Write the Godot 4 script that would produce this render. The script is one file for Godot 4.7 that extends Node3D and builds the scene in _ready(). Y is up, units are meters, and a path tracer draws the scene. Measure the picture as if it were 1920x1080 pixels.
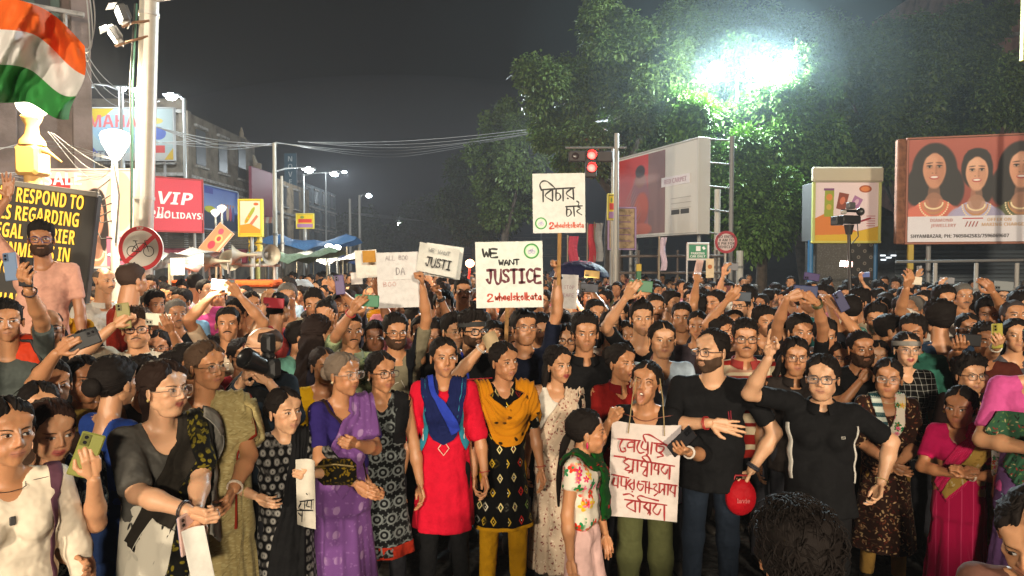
extends Node3D
# A night-time street protest: a dense crowd with placards and phones under street lamps. Metres, y up; the camera looks along -z.

const EYE := Vector3(0,2.,0)
const TILT := -.0346          # the camera looks down two degrees
const FOCAL := 1300.          # of a frame 1920 wide

static func S() -> Soup: return Soup.new()
func mk(r: float, g: float, b: float, rough := .7, metal := 0.) -> StandardMaterial3D: return mat(Color(r, g, b), rough, metal)
const WH := Color(1, 1, 1)
static func V(x: float, y: float, z: float) -> Vector3: return Vector3(x, y, z)
static func U(x: float, y: float) -> Vector2: return Vector2(x, y)
static func C(r: float, g: float, b: float) -> Color: return Color(r, g, b)

var hands := {}
var faces := {}
var fold_noise := FastNoiseLite.new()
var specs: Array = []
var made: Array = []
var prepped: Array = []
var mats := {}
var tex := {}
var taken := {}
var rnd := RandomNumberGenerator.new()
var font := SystemFont.new()
var serif := SystemFont.new()
var bold := SystemFont.new()

func _ready() -> void:
	var cam := Camera3D.new(); cam.name = "view_camera"; cam.position = EYE; cam.rotation.x = TILT
	cam.fov = rad_to_deg(2. * atan(540. / FOCAL)); cam.near = .05; cam.far = 600.; add_child(cam); cam.current = true
	var we := WorldEnvironment.new(); we.name = "environment"
	var en := Environment.new()
	en.background_mode = Environment.BG_SKY
	var sky := ProceduralSkyMaterial.new()
	sky.sky_top_color = Color(.075,.090,.115); sky.sky_horizon_color = Color(.16,.168,.185); sky.sky_curve = .22
	sky.ground_bottom_color = Color(.03,.03,.03); sky.ground_horizon_color = Color(.10,.10,.10)
	en.sky = Sky.new(); en.sky.sky_material = sky
	en.background_energy_multiplier = .13
	en.volumetric_fog_enabled = true; en.volumetric_fog_density = .0
	en.tonemap_mode = Environment.TONE_MAPPER_LINEAR; en.tonemap_exposure = 1.28
	en.sdfgi_enabled = true; en.ssao_enabled = true; en.ssil_enabled = true
	en.fog_enabled = true; en.fog_density = .0013; en.fog_light_color = Color(.95,.97,1.)
	we.environment = en; add_child(we)
	font.font_names = PackedStringArray(["Droid Sans"]); serif.font_names = PackedStringArray(["Droid Serif"])
	bold.font_names = PackedStringArray(["Droid Sans"]); bold.font_weight = 700
	rnd.seed = 7; fold_noise.seed = 4; fold_noise.frequency = .02
	make_textures()
	setting()
	lamps()
	left_side()
	right_side()
	trees()
	crowd()
	things_held()

# ---------------------------------------------------------------- placing and naming
func spot(px: float, py: float, depth: float) -> Vector3:
	var d := Vector3((px - 960.) / FOCAL, (540. - py) / FOCAL, -1.).rotated(Vector3.RIGHT, TILT)
	return EYE + d * (depth / -d.z)
func lin(s: String) -> Color: return Color(s).srgb_to_linear()
func numbered(called: String) -> String:
	var n: int = taken.get(called, 0)
	taken[called] = n + 1
	return called if n == 0 else "%s_%03d" % [called, n]
func thing(called: String, label: String, category: String, at := Vector3.ZERO, turn := .0, group := "") -> Node3D:
	var o := Node3D.new(); o.name = numbered(called); add_child(o)
	o.position = at; o.rotation.y = turn
	o.set_meta("label", label); o.set_meta("category", category)
	if group: o.set_meta("group", group)
	return o
func part(called: String, s: Soup, m: Material, parent: Node3D, label := "") -> MeshInstance3D:
	var o := MeshInstance3D.new(); o.name = called
	var am := ArrayMesh.new(); am.add_surface_from_arrays(Mesh.PRIMITIVE_TRIANGLES, s.arrays())
	o.mesh = am; o.material_override = m
	if label: o.set_meta("label", label)
	parent.add_child(o, true)
	return o
func structure(called: String, s: Soup, m: Material) -> MeshInstance3D:
	var o := part(called, s, m, self); o.set_meta("kind", "structure"); return o
func sbx(at: Vector3, size: Vector3, bev := .01, basis := Basis.IDENTITY) -> Soup:
	var s := S(); s.box(at, size, WH, bev, basis); return s
func stb(pts: Array, r, seg := 10) -> Soup:
	var s := S(); s.tube(pts, r, seg); return s
# lettering: a thin raised text, its middle at `at`
func letters(text: String, high: float, at: Vector3, m: Material, parent: Node3D, f: Font = null, basis := Basis.IDENTITY, squeeze := 1., called := "lettering") -> MeshInstance3D:
	var t := TextMesh.new(); t.text = text; t.font = f if f else bold; t.font_size = 64; t.pixel_size = high / 46.; t.depth = .004
	t.horizontal_alignment = HORIZONTAL_ALIGNMENT_CENTER; t.vertical_alignment = VERTICAL_ALIGNMENT_CENTER
	t.curve_step = 2.
	var o := MeshInstance3D.new(); o.name = called; o.mesh = t; o.material_override = m
	o.transform = Transform3D(basis * Basis.from_scale(Vector3(squeeze, 1,1)), at)
	parent.add_child(o, true)
	return o
# handwriting: "x,y x,y;x,y ..." drawn as flat ribbons just above a card that faces +z. Unit square, y down
func strokes(text: String, org: Vector2, size: Vector2, wide: float, z: float, s: Soup) -> void:
	for line in text.split(";"):
		var p: Array = []
		for q in line.strip_edges().split(" "):
			var xy := q.split(",")
			p.append(org + Vector2(float(xy[0]) * size.x, -float(xy[1]) * size.y))
		var pts: Array = []
		for k in p.size() - 1:
			for n in 4:
				pts.append((p[k] as Vector2).cubic_interpolate(p[k + 1], p[maxi(k - 1,0)], p[mini(k + 2, p.size() - 1)], n / 4.))
		pts.append(p[-1])
		var v := PackedVector3Array(); var ii := PackedInt32Array()
		for k in pts.size():
			var d: Vector2 = (pts[mini(k + 1, pts.size() - 1)] - pts[maxi(k - 1,0)]).normalized()
			var nn := Vector2(-d.y, d.x) * wide * .5 * (.85 + .25 * sin(k * .9))
			var c: Vector2 = pts[k]
			if k == 0: c -= d * wide * .4
			if k == pts.size() - 1: c += d * wide * .4
			v.append(Vector3(c.x + nn.x, c.y + nn.y, z)); v.append(Vector3(c.x - nn.x, c.y - nn.y, z))
		for k in pts.size() - 1: ii.append_array([k * 2, k * 2 + 2, k * 2 + 1, k * 2 + 1, k * 2 + 2, k * 2 + 3])
		s.add(v, ii)

# ---------------------------------------------------------------- materials
func mat(c: Color, rough := .7, metal := .0) -> StandardMaterial3D:
	var key := "%s %.2f %.2f" % [c.to_html(), rough, metal]
	if not mats.has(key):
		var m := StandardMaterial3D.new(); m.albedo_color = c.linear_to_srgb(); m.roughness = rough; m.metallic = metal
		mats[key] = m
	return mats[key]
func glow(c: Color, e: float) -> StandardMaterial3D:
	var key := "glow %s %.2f" % [c.to_html(), e]
	if not mats.has(key):
		var m := StandardMaterial3D.new(); m.albedo_color = Color(.25,.25,.25); m.emission_enabled = true; m.emission = c; m.emission_energy_multiplier = e
		mats[key] = m
	return mats[key]
func rough_wall(c: Color, size := 2., amount := .35) -> StandardMaterial3D:
	var key := "wall %s %.2f" % [c.to_html(), size]
	if not mats.has(key):
		var m := StandardMaterial3D.new(); m.albedo_color = c.linear_to_srgb(); m.roughness = .9
		m.albedo_texture = tex.stain; m.uv1_triplanar = true; m.uv1_world_triplanar = true; m.uv1_scale = Vector3.ONE / size
		m.normal_enabled = true; m.normal_texture = tex.grain_n; m.normal_scale = amount
		mats[key] = m
	return mats[key]
func poster(name: String, rough := .55) -> StandardMaterial3D:
	var key := "poster " + name
	if not mats.has(key):
		var m := StandardMaterial3D.new(); m.albedo_texture = tex[name]; m.roughness = rough; mats[key] = m
	return mats[key]
func cloth(d: Dictionary) -> StandardMaterial3D:
	var key := "cloth %s %s %.2f %.2f" % [d.get("c", WH).to_html(), d.get("pat", ""), d.get("ps", .0), d.get("rough", .85)]
	if not mats.has(key):
		var m := StandardMaterial3D.new(); m.roughness = d.get("rough", .85)
		m.albedo_color = d.get("c", WH).linear_to_srgb()
		m.uv1_triplanar = true; m.uv1_triplanar_sharpness = 4.
		if d.has("pat"):
			m.albedo_texture = tex[d.pat]; m.uv1_scale = Vector3.ONE / d.get("ps", .25)
		else:
			m.albedo_texture = tex.weave; m.uv1_scale = Vector3.ONE / .7
			m.normal_enabled = true; m.normal_texture = tex.crease_n; m.normal_scale = .9
		m.metallic_specular = .22
		m.rim_enabled = true; m.rim = .08; m.rim_tint = .8
		mats[key] = m
	return mats[key]
func hair_mat(c: Color) -> StandardMaterial3D:
	var key := "hair " + c.to_html()
	if not mats.has(key):
		var m := StandardMaterial3D.new(); m.albedo_color = c.linear_to_srgb(); m.roughness = .68; m.metallic_specular = .22
		m.normal_enabled = true; m.normal_texture = tex.strand_n; m.normal_scale = .9; m.uv1_scale = Vector3(3,1,1)
		mats[key] = m
	return mats[key]
func skin_mat() -> StandardMaterial3D:
	if not mats.has("skin"):
		var m := StandardMaterial3D.new(); m.vertex_color_use_as_albedo = true; m.roughness = .46; m.metallic_specular = .5
		m.subsurf_scatter_enabled = true; m.subsurf_scatter_strength = .06
		m.normal_enabled = true; m.normal_texture = tex.grain_n; m.normal_scale = .22; m.uv1_triplanar = true; m.uv1_scale = Vector3.ONE * 9.
		mats.skin = m
	return mats.skin
func lens_mat() -> StandardMaterial3D:
	if not mats.has("lens"):
		var m := StandardMaterial3D.new(); m.transparency = BaseMaterial3D.TRANSPARENCY_ALPHA; m.albedo_color = Color(1,1,1,.03); m.roughness = .05; mats.lens = m
	return mats.lens
func person_mat(k) -> Material:
	if k is String: return skin_mat() if k == "skin" else lens_mat()
	match k[0]:
		"hair": return hair_mat(k[1])
		"cloth": return cloth(k[1])
	return mat(k[1], k[2])

# ---------------------------------------------------------------- computed textures
func noise_tex(size: int, freq: float, oct: int, ramp: Array, normal := .0, sd := 1) -> NoiseTexture2D:
	var n := FastNoiseLite.new(); n.seed = sd; n.frequency = freq; n.fractal_octaves = oct; n.noise_type = FastNoiseLite.TYPE_SIMPLEX_SMOOTH
	var t := NoiseTexture2D.new(); t.width = size; t.height = size; t.seamless = true; t.noise = n
	if normal > .0: t.as_normal_map = true; t.bump_strength = normal
	else:
		var g := Gradient.new(); g.offsets = PackedFloat32Array([.0,.5,1.]); g.colors = PackedColorArray(ramp); t.color_ramp = g
	return t
class Paint:
	var im: Image; var w: int; var h: int
	func _init(ww: int, hh: int, c: Color) -> void:
		w = ww; h = hh; im = Image.create(w, h, false, Image.FORMAT_RGB8); im.fill(c)
	func dot(x: int, y: int, c: Color) -> void: im.set_pixel(posmod(x, w), posmod(y, h), c)
	# an ellipse (wraps round the edges), turned by rot, with a soft edge
	func ell(cx: float, cy: float, rx: float, ry: float, c: Color, rot := .0, wrap := true, soft := 1.) -> void:
		var r := int(maxf(rx, ry)) + 2
		var cs := cos(rot); var sn := sin(rot)
		for y in range(int(cy) - r, int(cy) + r + 1):
			if not wrap and (y < 0 or y >= h): continue
			for x in range(int(cx) - r, int(cx) + r + 1):
				if not wrap and (x < 0 or x >= w): continue
				var dx := x - cx; var dy := y - cy
				var q := sqrt(pow((dx * cs + dy * sn) / rx, 2.) + pow((dy * cs - dx * sn) / ry, 2.))
				var a := clampf((1. - q) * minf(rx, ry) / soft + .5,.0,1.)
				if a > .0:
					var px := posmod(x, w); var py := posmod(y, h)
					im.set_pixel(px, py, im.get_pixel(px, py).lerp(c, a * c.a))
	func rect(x: float, y: float, ww: float, hh: float, c: Color) -> void:
		im.fill_rect(Rect2i(int(x), int(y), maxi(int(ww), 1), maxi(int(hh), 1)), c)
	func poly(pts: Array, c: Color) -> void:
		var pp := PackedVector2Array(pts)
		var lo: Vector2 = pp[0]; var hi: Vector2 = pp[0]
		for p in pp: lo = lo.min(p); hi = hi.max(p)
		for y in range(maxi(int(lo.y), 0), mini(int(hi.y) + 1, h)):
			for x in range(maxi(int(lo.x), 0), mini(int(hi.x) + 1, w)):
				if Geometry2D.is_point_in_polygon(Vector2(x + .5, y + .5), pp): im.set_pixel(x, y, c)
	func grad(y0: int, y1: int, a: Color, b: Color) -> void:
		for y in range(y0, y1): im.fill_rect(Rect2i(0, y, w, 1), a.lerp(b, float(y - y0) / (y1 - y0)))
	func grain(amount: float, sd: int) -> void:
		var r := RandomNumberGenerator.new(); r.seed = sd
		for y in h:
			for x in w:
				var k := 1. + r.randf_range(-amount, amount)
				var c := im.get_pixel(x, y); im.set_pixel(x, y, Color(c.r * k, c.g * k, c.b * k))
	func tex() -> ImageTexture: return ImageTexture.create_from_image(im)


func portrait(p: Paint, x: float, y: float, s: float, skin: Color, hair: Color, cloth_c: Color, big: bool) -> void:
	# a printed portrait: hair behind, shoulders, neck, face, features
	var w := false
	if big:
		p.ell(x, y + 8 * s, 50 * s, 56 * s, hair, .0, w, 5 * s); p.ell(x - 30 * s, y + 40 * s, 34 * s, 44 * s, hair, .2, w, 5 * s); p.ell(x + 32 * s, y + 42 * s, 34 * s, 46 * s, hair, -.2, w, 5 * s)
	else:
		p.ell(x, y - 2 * s, 36 * s, 44 * s, hair, .0, w, 4 * s); p.ell(x + 18 * s, y + 34 * s, 22 * s, 40 * s, hair, .0, w, 4 * s)
	p.ell(x, y + 128 * s, 62 * s, 62 * s, cloth_c, .0, w, 2 * s)
	p.ell(x - 52 * s, y + 140 * s, 30 * s, 60 * s, cloth_c * .94,.25, w, 3 * s); p.ell(x + 52 * s, y + 140 * s, 30 * s, 60 * s, cloth_c * .88,-.25, w, 3 * s)
	p.ell(x, y + 78 * s, 22 * s, 24 * s, skin * .84,.0, w, 3 * s)
	p.ell(x, y + 58 * s, 14 * s, 28 * s, skin * .74,.0, w, 3 * s)
	p.ell(x, y + 6 * s, 26 * s, 34 * s, skin, .0, w, 3 * s)
	p.ell(x, y + 22 * s, 20 * s, 24 * s, skin * .98,.0, w, 4 * s)
	p.ell(x + 13 * s, y + 14 * s, 10 * s, 22 * s, Color(skin.r * .86, skin.g * .82, skin.b * .8,.6), .0, w, 6 * s)
	p.ell(x - 8 * s, y - 12 * s, 15 * s, 12 * s, Color(1,.9,.8,.18), .0, w, 8 * s)
	for sd in [-1.,1.]: p.ell(x + sd * 17 * s, y - 31 * s, 15 * s, 9 * s, hair, sd * .6, w, 4 * s)
	p.ell(x, y - 38 * s, 22 * s, 7 * s, hair, .0, w, 3 * s)
	for sd in [-1.,1.]:
		p.ell(x + sd * 11 * s, y - 7 * s, 7 * s, 1.2 * s, hair.lerp(skin, .35), sd * .10, w, 1.6 * s)
		p.ell(x + sd * 11 * s, y + 1 * s, 7 * s, 4 * s, skin * .78,.0, w, 3 * s)
		p.ell(x + sd * 11 * s, y + 1 * s, 4.4 * s, 1.4 * s, Color(.7,.64,.60), .0, w, 1.2 * s)
		p.ell(x + sd * 11 * s, y + 1 * s, 2.2 * s, 2. * s, Color(.1,.06,.04), .0, w, 1. * s)
		p.ell(x + sd * 11 * s, y - 1.4 * s, 6 * s, 1.2 * s, Color(.08,.05,.04), .0, w, 1. * s)
		p.ell(x + sd * 4 * s, y + 14 * s, 2 * s, 1.3 * s, skin * .6,.0, w, 1.2 * s)
	p.ell(x + 4 * s, y + 7 * s, 2 * s, 9 * s, Color(skin.r * .8, skin.g * .76, skin.b * .74,.7), .0, w, 3 * s)
	p.ell(x, y + 23 * s, 10.5 * s, 4.2 * s, Color(.66,.26,.24), .0, w, 1.4 * s)
	p.ell(x, y + 22.2 * s, 8.5 * s, 2.3 * s, Color(.92,.88,.86), .0, w, 1.2 * s)
	for k in 3:
		for n in 21:
			var a := PI * n / 20.
			p.ell(x + cos(a) * (20 + k * 6) * s, y + 76 * s + sin(a) * (12 + k * 9) * s, 1.9 * s, 1.9 * s, Color(.9,.82,.66) if k != 1 else Color(.72,.5,.3), .0, w, 1. * s)

func make_textures() -> void:
	var r := RandomNumberGenerator.new(); r.seed = 11
	tex.stain = noise_tex(512,.006,5, [Color(.55,.54,.52), Color(.88,.87,.86), Color(1,1,1)], .0,3)
	tex.grain_n = noise_tex(256,.06,4, [], 3.,5)
	tex.crease_n = noise_tex(512,.012,3, [], 9.,8)
	tex.weave = noise_tex(512,.02,5, [Color(.92,.92,.92), Color(.97,.97,.97), Color(1,1,1)], .0,6)
	tex.asphalt = noise_tex(512,.05,5, [Color(.6,.6,.6), Color(.85,.85,.85), Color(1,1,1)], .0,9)
	var p := Paint.new(128,32, Color.BLACK)
	var line := PackedFloat32Array()
	for x in 128: line.append(r.randf())
	for y in 32:
		for x in 128: p.im.set_pixel(x, y, WH * clampf(.5 * line[x] + .5 * line[posmod(x + int(3. * sin(y * .4)), 128)], 0,1))
	p.im.bump_map_to_normal_map(2.); tex.strand_n = p.tex()
	# black with pale rounded lozenges
	p = Paint.new(128,128, Color(.035,.035,.04))
	for j in 4:
		for i in 4:
			var x := i * 32 + (16 if j % 2 else 0); var y := j * 32
			p.ell(x, y, 11,13, Color(.42,.41,.40)); p.ell(x, y, 7,9, Color(.56,.55,.53)); p.ell(x, y, 3,5, Color(.3,.3,.3))
	tex.lozenge = p.tex()
	# grey medallions on black
	p = Paint.new(256,256, Color(.05,.052,.055))
	for j in 4:
		for i in 4:
			var x := i * 64 + (32 if j % 2 else 0) + r.randf_range(-3,3); var y := j * 64 + 10
			for k in 3: p.ell(x, y, 26 - k * 9,24 - k * 8, Color(.40,.42,.42) if k % 2 == 0 else Color(.06,.06,.07))
			for k in 9:
				var a := TAU * k / 9
				p.ell(x + cos(a) * 30, y + sin(a) * 28,4,3, Color(.36,.38,.38), a)
			p.ell(x + 32, y + 6,8,14, Color(.33,.35,.35), .6); p.ell(x + 32, y + 6,4,9, Color(.07,.07,.08), .6)
	tex.medallion = p.tex()
	# black with small woven diamonds
	p = Paint.new(256,256, Color(.02,.02,.022))
	var dc := [Color(.75,.62,.18), Color(.82,.80,.72), Color(.62,.12,.10), Color(.80,.74,.52), Color(.80,.80,.76), Color(.40,.5,.25)]
	for j in 4:
		for i in 4:
			var x := i * 64 + (32 if j % 2 else 0); var y := j * 64 + 32
			var c: Color = dc[(i * 2 + j * 3) % 6]
			p.poly([Vector2(x, y - 22), Vector2(x + 13, y), Vector2(x, y + 22), Vector2(x - 13, y)], c)
			if x + 13 > 256: p.poly([Vector2(x - 256, y - 22), Vector2(x - 243, y), Vector2(x - 256, y + 22), Vector2(x - 269, y)], c)
			p.poly([Vector2(x, y - 13), Vector2(x + 7, y), Vector2(x, y + 13), Vector2(x - 7, y)], Color(.03,.03,.03))
			p.ell(x, y, 2.5,4, dc[(i + j + 1) % 6])
	tex.diamond = p.tex()
	# navy with white leaf sprigs
	p = Paint.new(256,256, Color(.045,.085,.16))
	for n in 22:
		var x := r.randf() * 256; var y := r.randf() * 256; var a := r.randf() * TAU
		for k in 6:
			var t := k * 7.
			for sd in [-1.,1.]: p.ell(x + cos(a) * t + cos(a + sd * 1.2) * 6, y + sin(a) * t + sin(a + sd * 1.2) * 6,6.5,2.6, Color(.62,.68,.66,.85), a + sd * .8)
	tex.sprig = p.tex()
	# white saree with sparse dark motifs
	p = Paint.new(128,128, Color(.80,.78,.72))
	for q in [[32,36], [96,100]]:
		for sd in [-1.,1.]: p.ell(q[0] + sd * 4, q[1], 2.6,9, Color(.06,.06,.06), sd * -.3)
	tex.motif = p.tex()
	# brown ground with pale leaves
	p = Paint.new(256,256, Color(.16,.09,.065))
	for n in 190: p.ell(r.randf() * 256, r.randf() * 256, r.randf_range(5,10), r.randf_range(2,4), [Color(.55,.43,.30), Color(.40,.22,.14), Color(.66,.55,.40), Color(.30,.10,.08)][n % 4], r.randf() * TAU)
	tex.leaves = p.tex()
	# cream ground with maroon sprays
	p = Paint.new(256,256, Color(.74,.66,.58))
	for n in 150: p.ell(r.randf() * 256, r.randf() * 256, r.randf_range(4,9), r.randf_range(2,4), [Color(.42,.20,.19), Color(.55,.36,.32), Color(.82,.76,.68)][n % 3], r.randf() * TAU)
	tex.spray = p.tex()
	# black and white check
	p = Paint.new(64,64, Color(.03,.03,.03))
	for k in 2: p.rect(0, k * 32,64,2, Color(.6,.6,.58)); p.rect(k * 32,0,2,64, Color(.6,.6,.58)); p.rect(k * 32, k * 32,2,2, WH)
	tex.check = p.tex()
	p = Paint.new(16,128, Color(.80,.74,.62))
	p.rect(0,0,16,26, Color(.55,.12,.10)); p.rect(0,40,16,30, Color(.62,.16,.13)); p.rect(0,96,16,10, Color(.50,.11,.10))
	tex.stripes = p.tex()
	p = Paint.new(16,64, Color(.75,.78,.74)); p.rect(0,0,16,16, Color(.12,.26,.28)); p.rect(0,32,16,12, Color(.16,.3,.33)); tex.tealstripes = p.tex()
	# the girl's bright flowers
	p = Paint.new(256,256, Color(.84,.80,.74))
	var fc := [Color(.80,.10,.38), Color(.06,.42,.16), Color(.86,.70,.10), Color(.82,.22,.12), Color(.90,.40,.55), Color(.10,.50,.30)]
	for n in 34:
		var x := r.randf() * 256; var y := r.randf() * 256; var c: Color = fc[n % 6]; var s := r.randf_range(8,14)
		for k in 5: p.ell(x + cos(TAU * k / 5) * s, y + sin(TAU * k / 5) * s, s * .75, s * .5, c, TAU * k / 5)
		p.ell(x, y, s * .4, s * .4, fc[(n + 2) % 6])
	tex.flowers = p.tex()
	# lavender with pale woven buds
	p = Paint.new(128,128, Color(.42,.27,.50))
	for n in 60: p.ell(r.randf() * 128, r.randf() * 128,3,2, Color(.50,.36,.57), r.randf() * 3)
	for q in [[20,30], [84,94], [84,30], [20,94]]: p.ell(q[0], q[1], 7,11, Color(.58,.46,.62), .4)
	tex.lavender = p.tex()
	p = Paint.new(128,128, Color(.62,.56,.38))
	for n in 240: p.ell(r.randf() * 128, r.randf() * 128, r.randf_range(2,6), 1.3, Color(.70,.65,.47), .3)
	for n in 80: p.ell(r.randf() * 128, r.randf() * 128, r.randf_range(2,6), 1.2, Color(.53,.47,.30), -.4)
	tex.cream = p.tex()
	p = Paint.new(128,128, Color(.66,.05,.26))
	for n in 16:
		for k in 16: p.ell(n * 8 + 4 * (k % 2), k * 8,1.6,1.6, Color(.82,.36,.52))
	tex.pinkdots = p.tex()
	p = Paint.new(128,128, Color(.60,.045,.24))
	for n in 6: p.rect(n * 21.3,0,2,128, Color(.70,.20,.36))
	tex.pinkstripe = p.tex()
	p = Paint.new(128,128, Color(.58,.46,.22))
	for n in 60: p.ell(r.randf() * 128, r.randf() * 128, r.randf_range(4,10), 3, [Color(.66,.58,.44), Color(.50,.38,.16)][n % 2], r.randf() * 3)
	tex.goldweave = p.tex()
	p = Paint.new(128,128, Color(.05,.05,.04))
	for n in 26: p.ell(r.randf() * 128, r.randf() * 128, r.randf_range(6,14), r.randf_range(3,8), Color(.40,.36,.10), r.randf() * 3)
	tex.olive = p.tex()
	p = Paint.new(128,128, Color(.55,.60,.46))
	for n in 16:
		var x := r.randf() * 128; var y := r.randf() * 128
		for k in 5: p.ell(x + cos(k * 1.25) * 7, y + sin(k * 1.25) * 7,7,2, Color(.22,.34,.24), k * 1.25)
	tex.palm = p.tex()
	p = Paint.new(128,128, Color(.15,.28,.20))
	for n in 150: p.ell(r.randf() * 128, r.randf() * 128, r.randf_range(2,6), 1.6, [Color(.50,.12,.12), Color(.60,.54,.40), Color(.08,.10,.09), Color(.30,.40,.22)][n % 4], r.randf() * 3)
	tex.shawl = p.tex()
	p = Paint.new(128,128, Color(.70,.45,.05))
	for n in 14: p.ell(r.randf() * 128, r.randf() * 128,2.5,4, Color(.10,.06,.03), r.randf() * 3)
	tex.mustard = p.tex()
	p = Paint.new(128,128, Color(.03,.24,.06))
	for n in 50: p.ell(r.randf() * 128, r.randf() * 128, r.randf_range(3,9), 2.5, [Color(.02,.13,.04), Color(.05,.34,.08), Color(.60,.10,.12)][n % 3], r.randf() * 3)
	tex.greenscarf = p.tex()
	# ---- posters
	p = Paint.new(736,320, Color(.60,.27,.21)); p.grad(0,320, Color(.66,.33,.27), Color(.52,.20,.16))
	portrait(p, 86,84,1.5, Color(.78,.54,.42), Color(.07,.055,.055), Color(.85,.42,.33), true)
	portrait(p, 368,88,1.5, Color(.82,.58,.46), Color(.08,.055,.05), Color(.34,.36,.22), true)
	portrait(p, 620,92,1.45, Color(.66,.44,.34), Color(.12,.10,.10), Color(.45,.30,.42), false)
	portrait(p, 226,98,1.42, Color(.84,.62,.50), Color(.07,.05,.045), Color(.68,.66,.80), false)
	p.rect(0,240,736,80, Color(.84,.83,.86)); p.grain(.03,2); tex.jewel = p.tex()
	# sweets poster
	p = Paint.new(256,240, Color(.86,.79,.80))
	p.poly([Vector2(0,150), Vector2(60,120), Vector2(100,170), Vector2(170,200), Vector2(256,178), Vector2(256,240), Vector2(0,240)], Color(.80,.46,.16))
	p.poly([Vector2(0,216), Vector2(120,212), Vector2(256,180), Vector2(256,240), Vector2(0,240)], Color(.80,.66,.14))
	p.rect(0,0,8,240, Color(.66,.70,.20)); p.ell(200,26,24,15, Color(.62,.28,.12), 0, false); p.ell(200,26,18,10, Color(.80,.48,.24), 0, false)
	p.poly([Vector2(44,30), Vector2(80,30), Vector2(78,140), Vector2(42,140)], Color(.55,.60,.16)); p.ell(61,60,12,14, Color(.80,.5,.2), 0, false); p.ell(60,100,10,12, Color(.75,.62,.25), 0, false); p.rect(40,24,40,9, Color(.45,.25,.45))
	p.poly([Vector2(100,40), Vector2(138,48), Vector2(122,116), Vector2(88,106)], Color(.50,.22,.14)); p.ell(112,74,10,16, Color(.78,.42,.30), .3, false)
	p.poly([Vector2(160,52), Vector2(192,70), Vector2(172,110), Vector2(142,92)], Color(.62,.42,.60)); p.ell(166,80,8,14, Color(.80,.66,.75), .5, false)
	for k in 5: p.rect(206,136 + k * 10,34,3, Color(.72,.40,.42))
	tex.sweets = p.tex()
	# tall yellow ad panel
	p = Paint.new(128,224, Color(.86,.84,.78)); p.poly([Vector2(0,160), Vector2(60,150), Vector2(128,190), Vector2(128,224), Vector2(0,224)], Color(.86,.56,.08))
	p.ell(102,20,16,9, Color(.80,.36,.12), 0, false)
	for k in 6: p.ell(46 + k * 6,120 - k * 10,11,34, [Color(.80,.68,.10), Color(.86,.52,.10), Color(.60,.66,.16)][k % 3], .5, false)
	p.poly([Vector2(60,150), Vector2(104,92), Vector2(116,104), Vector2(76,160)], Color(.82,.44,.34)); p.rect(0,214,128,10, Color(.86,.74,.05)); tex.yellowad = p.tex()
	# pink ad
	p = Paint.new(160,96, Color(.84,.50,.36)); p.ell(50,40,22,18, Color(.80,.16,.26), 0, false); p.ell(96,50,22,20, Color(.86,.66,.40), 0, false); p.ell(96,50,13,11, Color(.62,.20,.20), 0, false); p.ell(130,34,16,14, Color(.84,.24,.36), 0, false); p.rect(4,80,152,10, Color(.86,.74,.60)); tex.pinkad = p.tex()
	# small yellow, red and violet board
	p = Paint.new(64,48, Color(.84,.74,.10)); p.rect(4,16,56,14, Color(.78,.20,.16)); p.rect(0,34,64,14, Color(.62,.46,.66)); p.ell(20,9,8,5, Color(.45,.55,.2), 0, false); tex.smallad = p.tex()
	# blue shop poster with figures
	p = Paint.new(192,224, Color(.25,.34,.56)); p.grad(0,120, Color(.20,.28,.52), Color(.46,.54,.68)); p.rect(0,130,192,94, Color(.14,.18,.26)); p.rect(6,8,44,30, Color(.10,.14,.46)); p.ell(34,120,30,18, Color(.62,.62,.16), 0, false)
	for k in 5: p.ell(96 + k * 17,130,8,40, [Color(.60,.24,.34), Color(.26,.30,.50), Color(.70,.60,.50)][k % 3], 0, false); p.ell(96 + k * 17,84,5,6, Color(.6,.42,.32), 0, false)
	tex.bluead = p.tex()
	# worn yellow, blue and red hoarding
	p = Paint.new(320,208, Color(.56,.62,.62)); p.poly([Vector2(0,0), Vector2(120,0), Vector2(70,50), Vector2(0,130)], Color(.66,.56,.12)); p.ell(130,90,84,64, Color(.50,.60,.66), .2, false); p.poly([Vector2(0,130), Vector2(40,150), Vector2(90,208), Vector2(0,208)], Color(.22,.24,.56)); p.rect(0,180,320,28, Color(.62,.62,.60)); p.ell(270,100,26,26, Color(.16,.26,.56), 0, false); p.rect(238,150,54,30, Color(.66,.16,.14)); p.poly([Vector2(290,208), Vector2(320,160), Vector2(320,208)], Color(.70,.58,.12)); p.ell(262,50,24,12, Color(.68,.60,.2), 0, false)
	tex.hoarding = p.tex()
	# strip poster with a face, and shop front clutter
	p = Paint.new(256,160, Color(.80,.68,.64)); p.rect(20,12,60,30, Color(.62,.12,.14)); p.ell(60,70,40,16, Color(.45,.2,.24), .2, false); portrait(p, 150,70,.9, Color(.70,.48,.38), Color(.12,.08,.08), Color(.82,.80,.78), false); p.ell(220,50,40,50, Color(.84,.60,.46,.7), 0, false); p.rect(180,110,76,50, Color(.70,.40,.50)); tex.strip = p.tex()
	# red photograph of a seated figure, and a pale page
	p = Paint.new(224,320, Color(.46,.10,.09)); p.grad(0,320, Color(.74,.14,.12), Color(.60,.38,.40))
	p.rect(150,0,74,320, Color(.48,.34,.33)); p.ell(112,190,44,110, Color(.50,.30,.34), 0, false, 8); p.ell(116,220,34,70, Color(.66,.26,.16), .1, false, 8); p.ell(112,96,24,34, Color(.52,.34,.30), 0, false, 6); p.ell(112,64,22,26, Color(.20,.10,.10), 0, false, 6); p.ell(140,100,60,18, Color(.66,.54,.54,.6), 0, false, 14)
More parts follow.
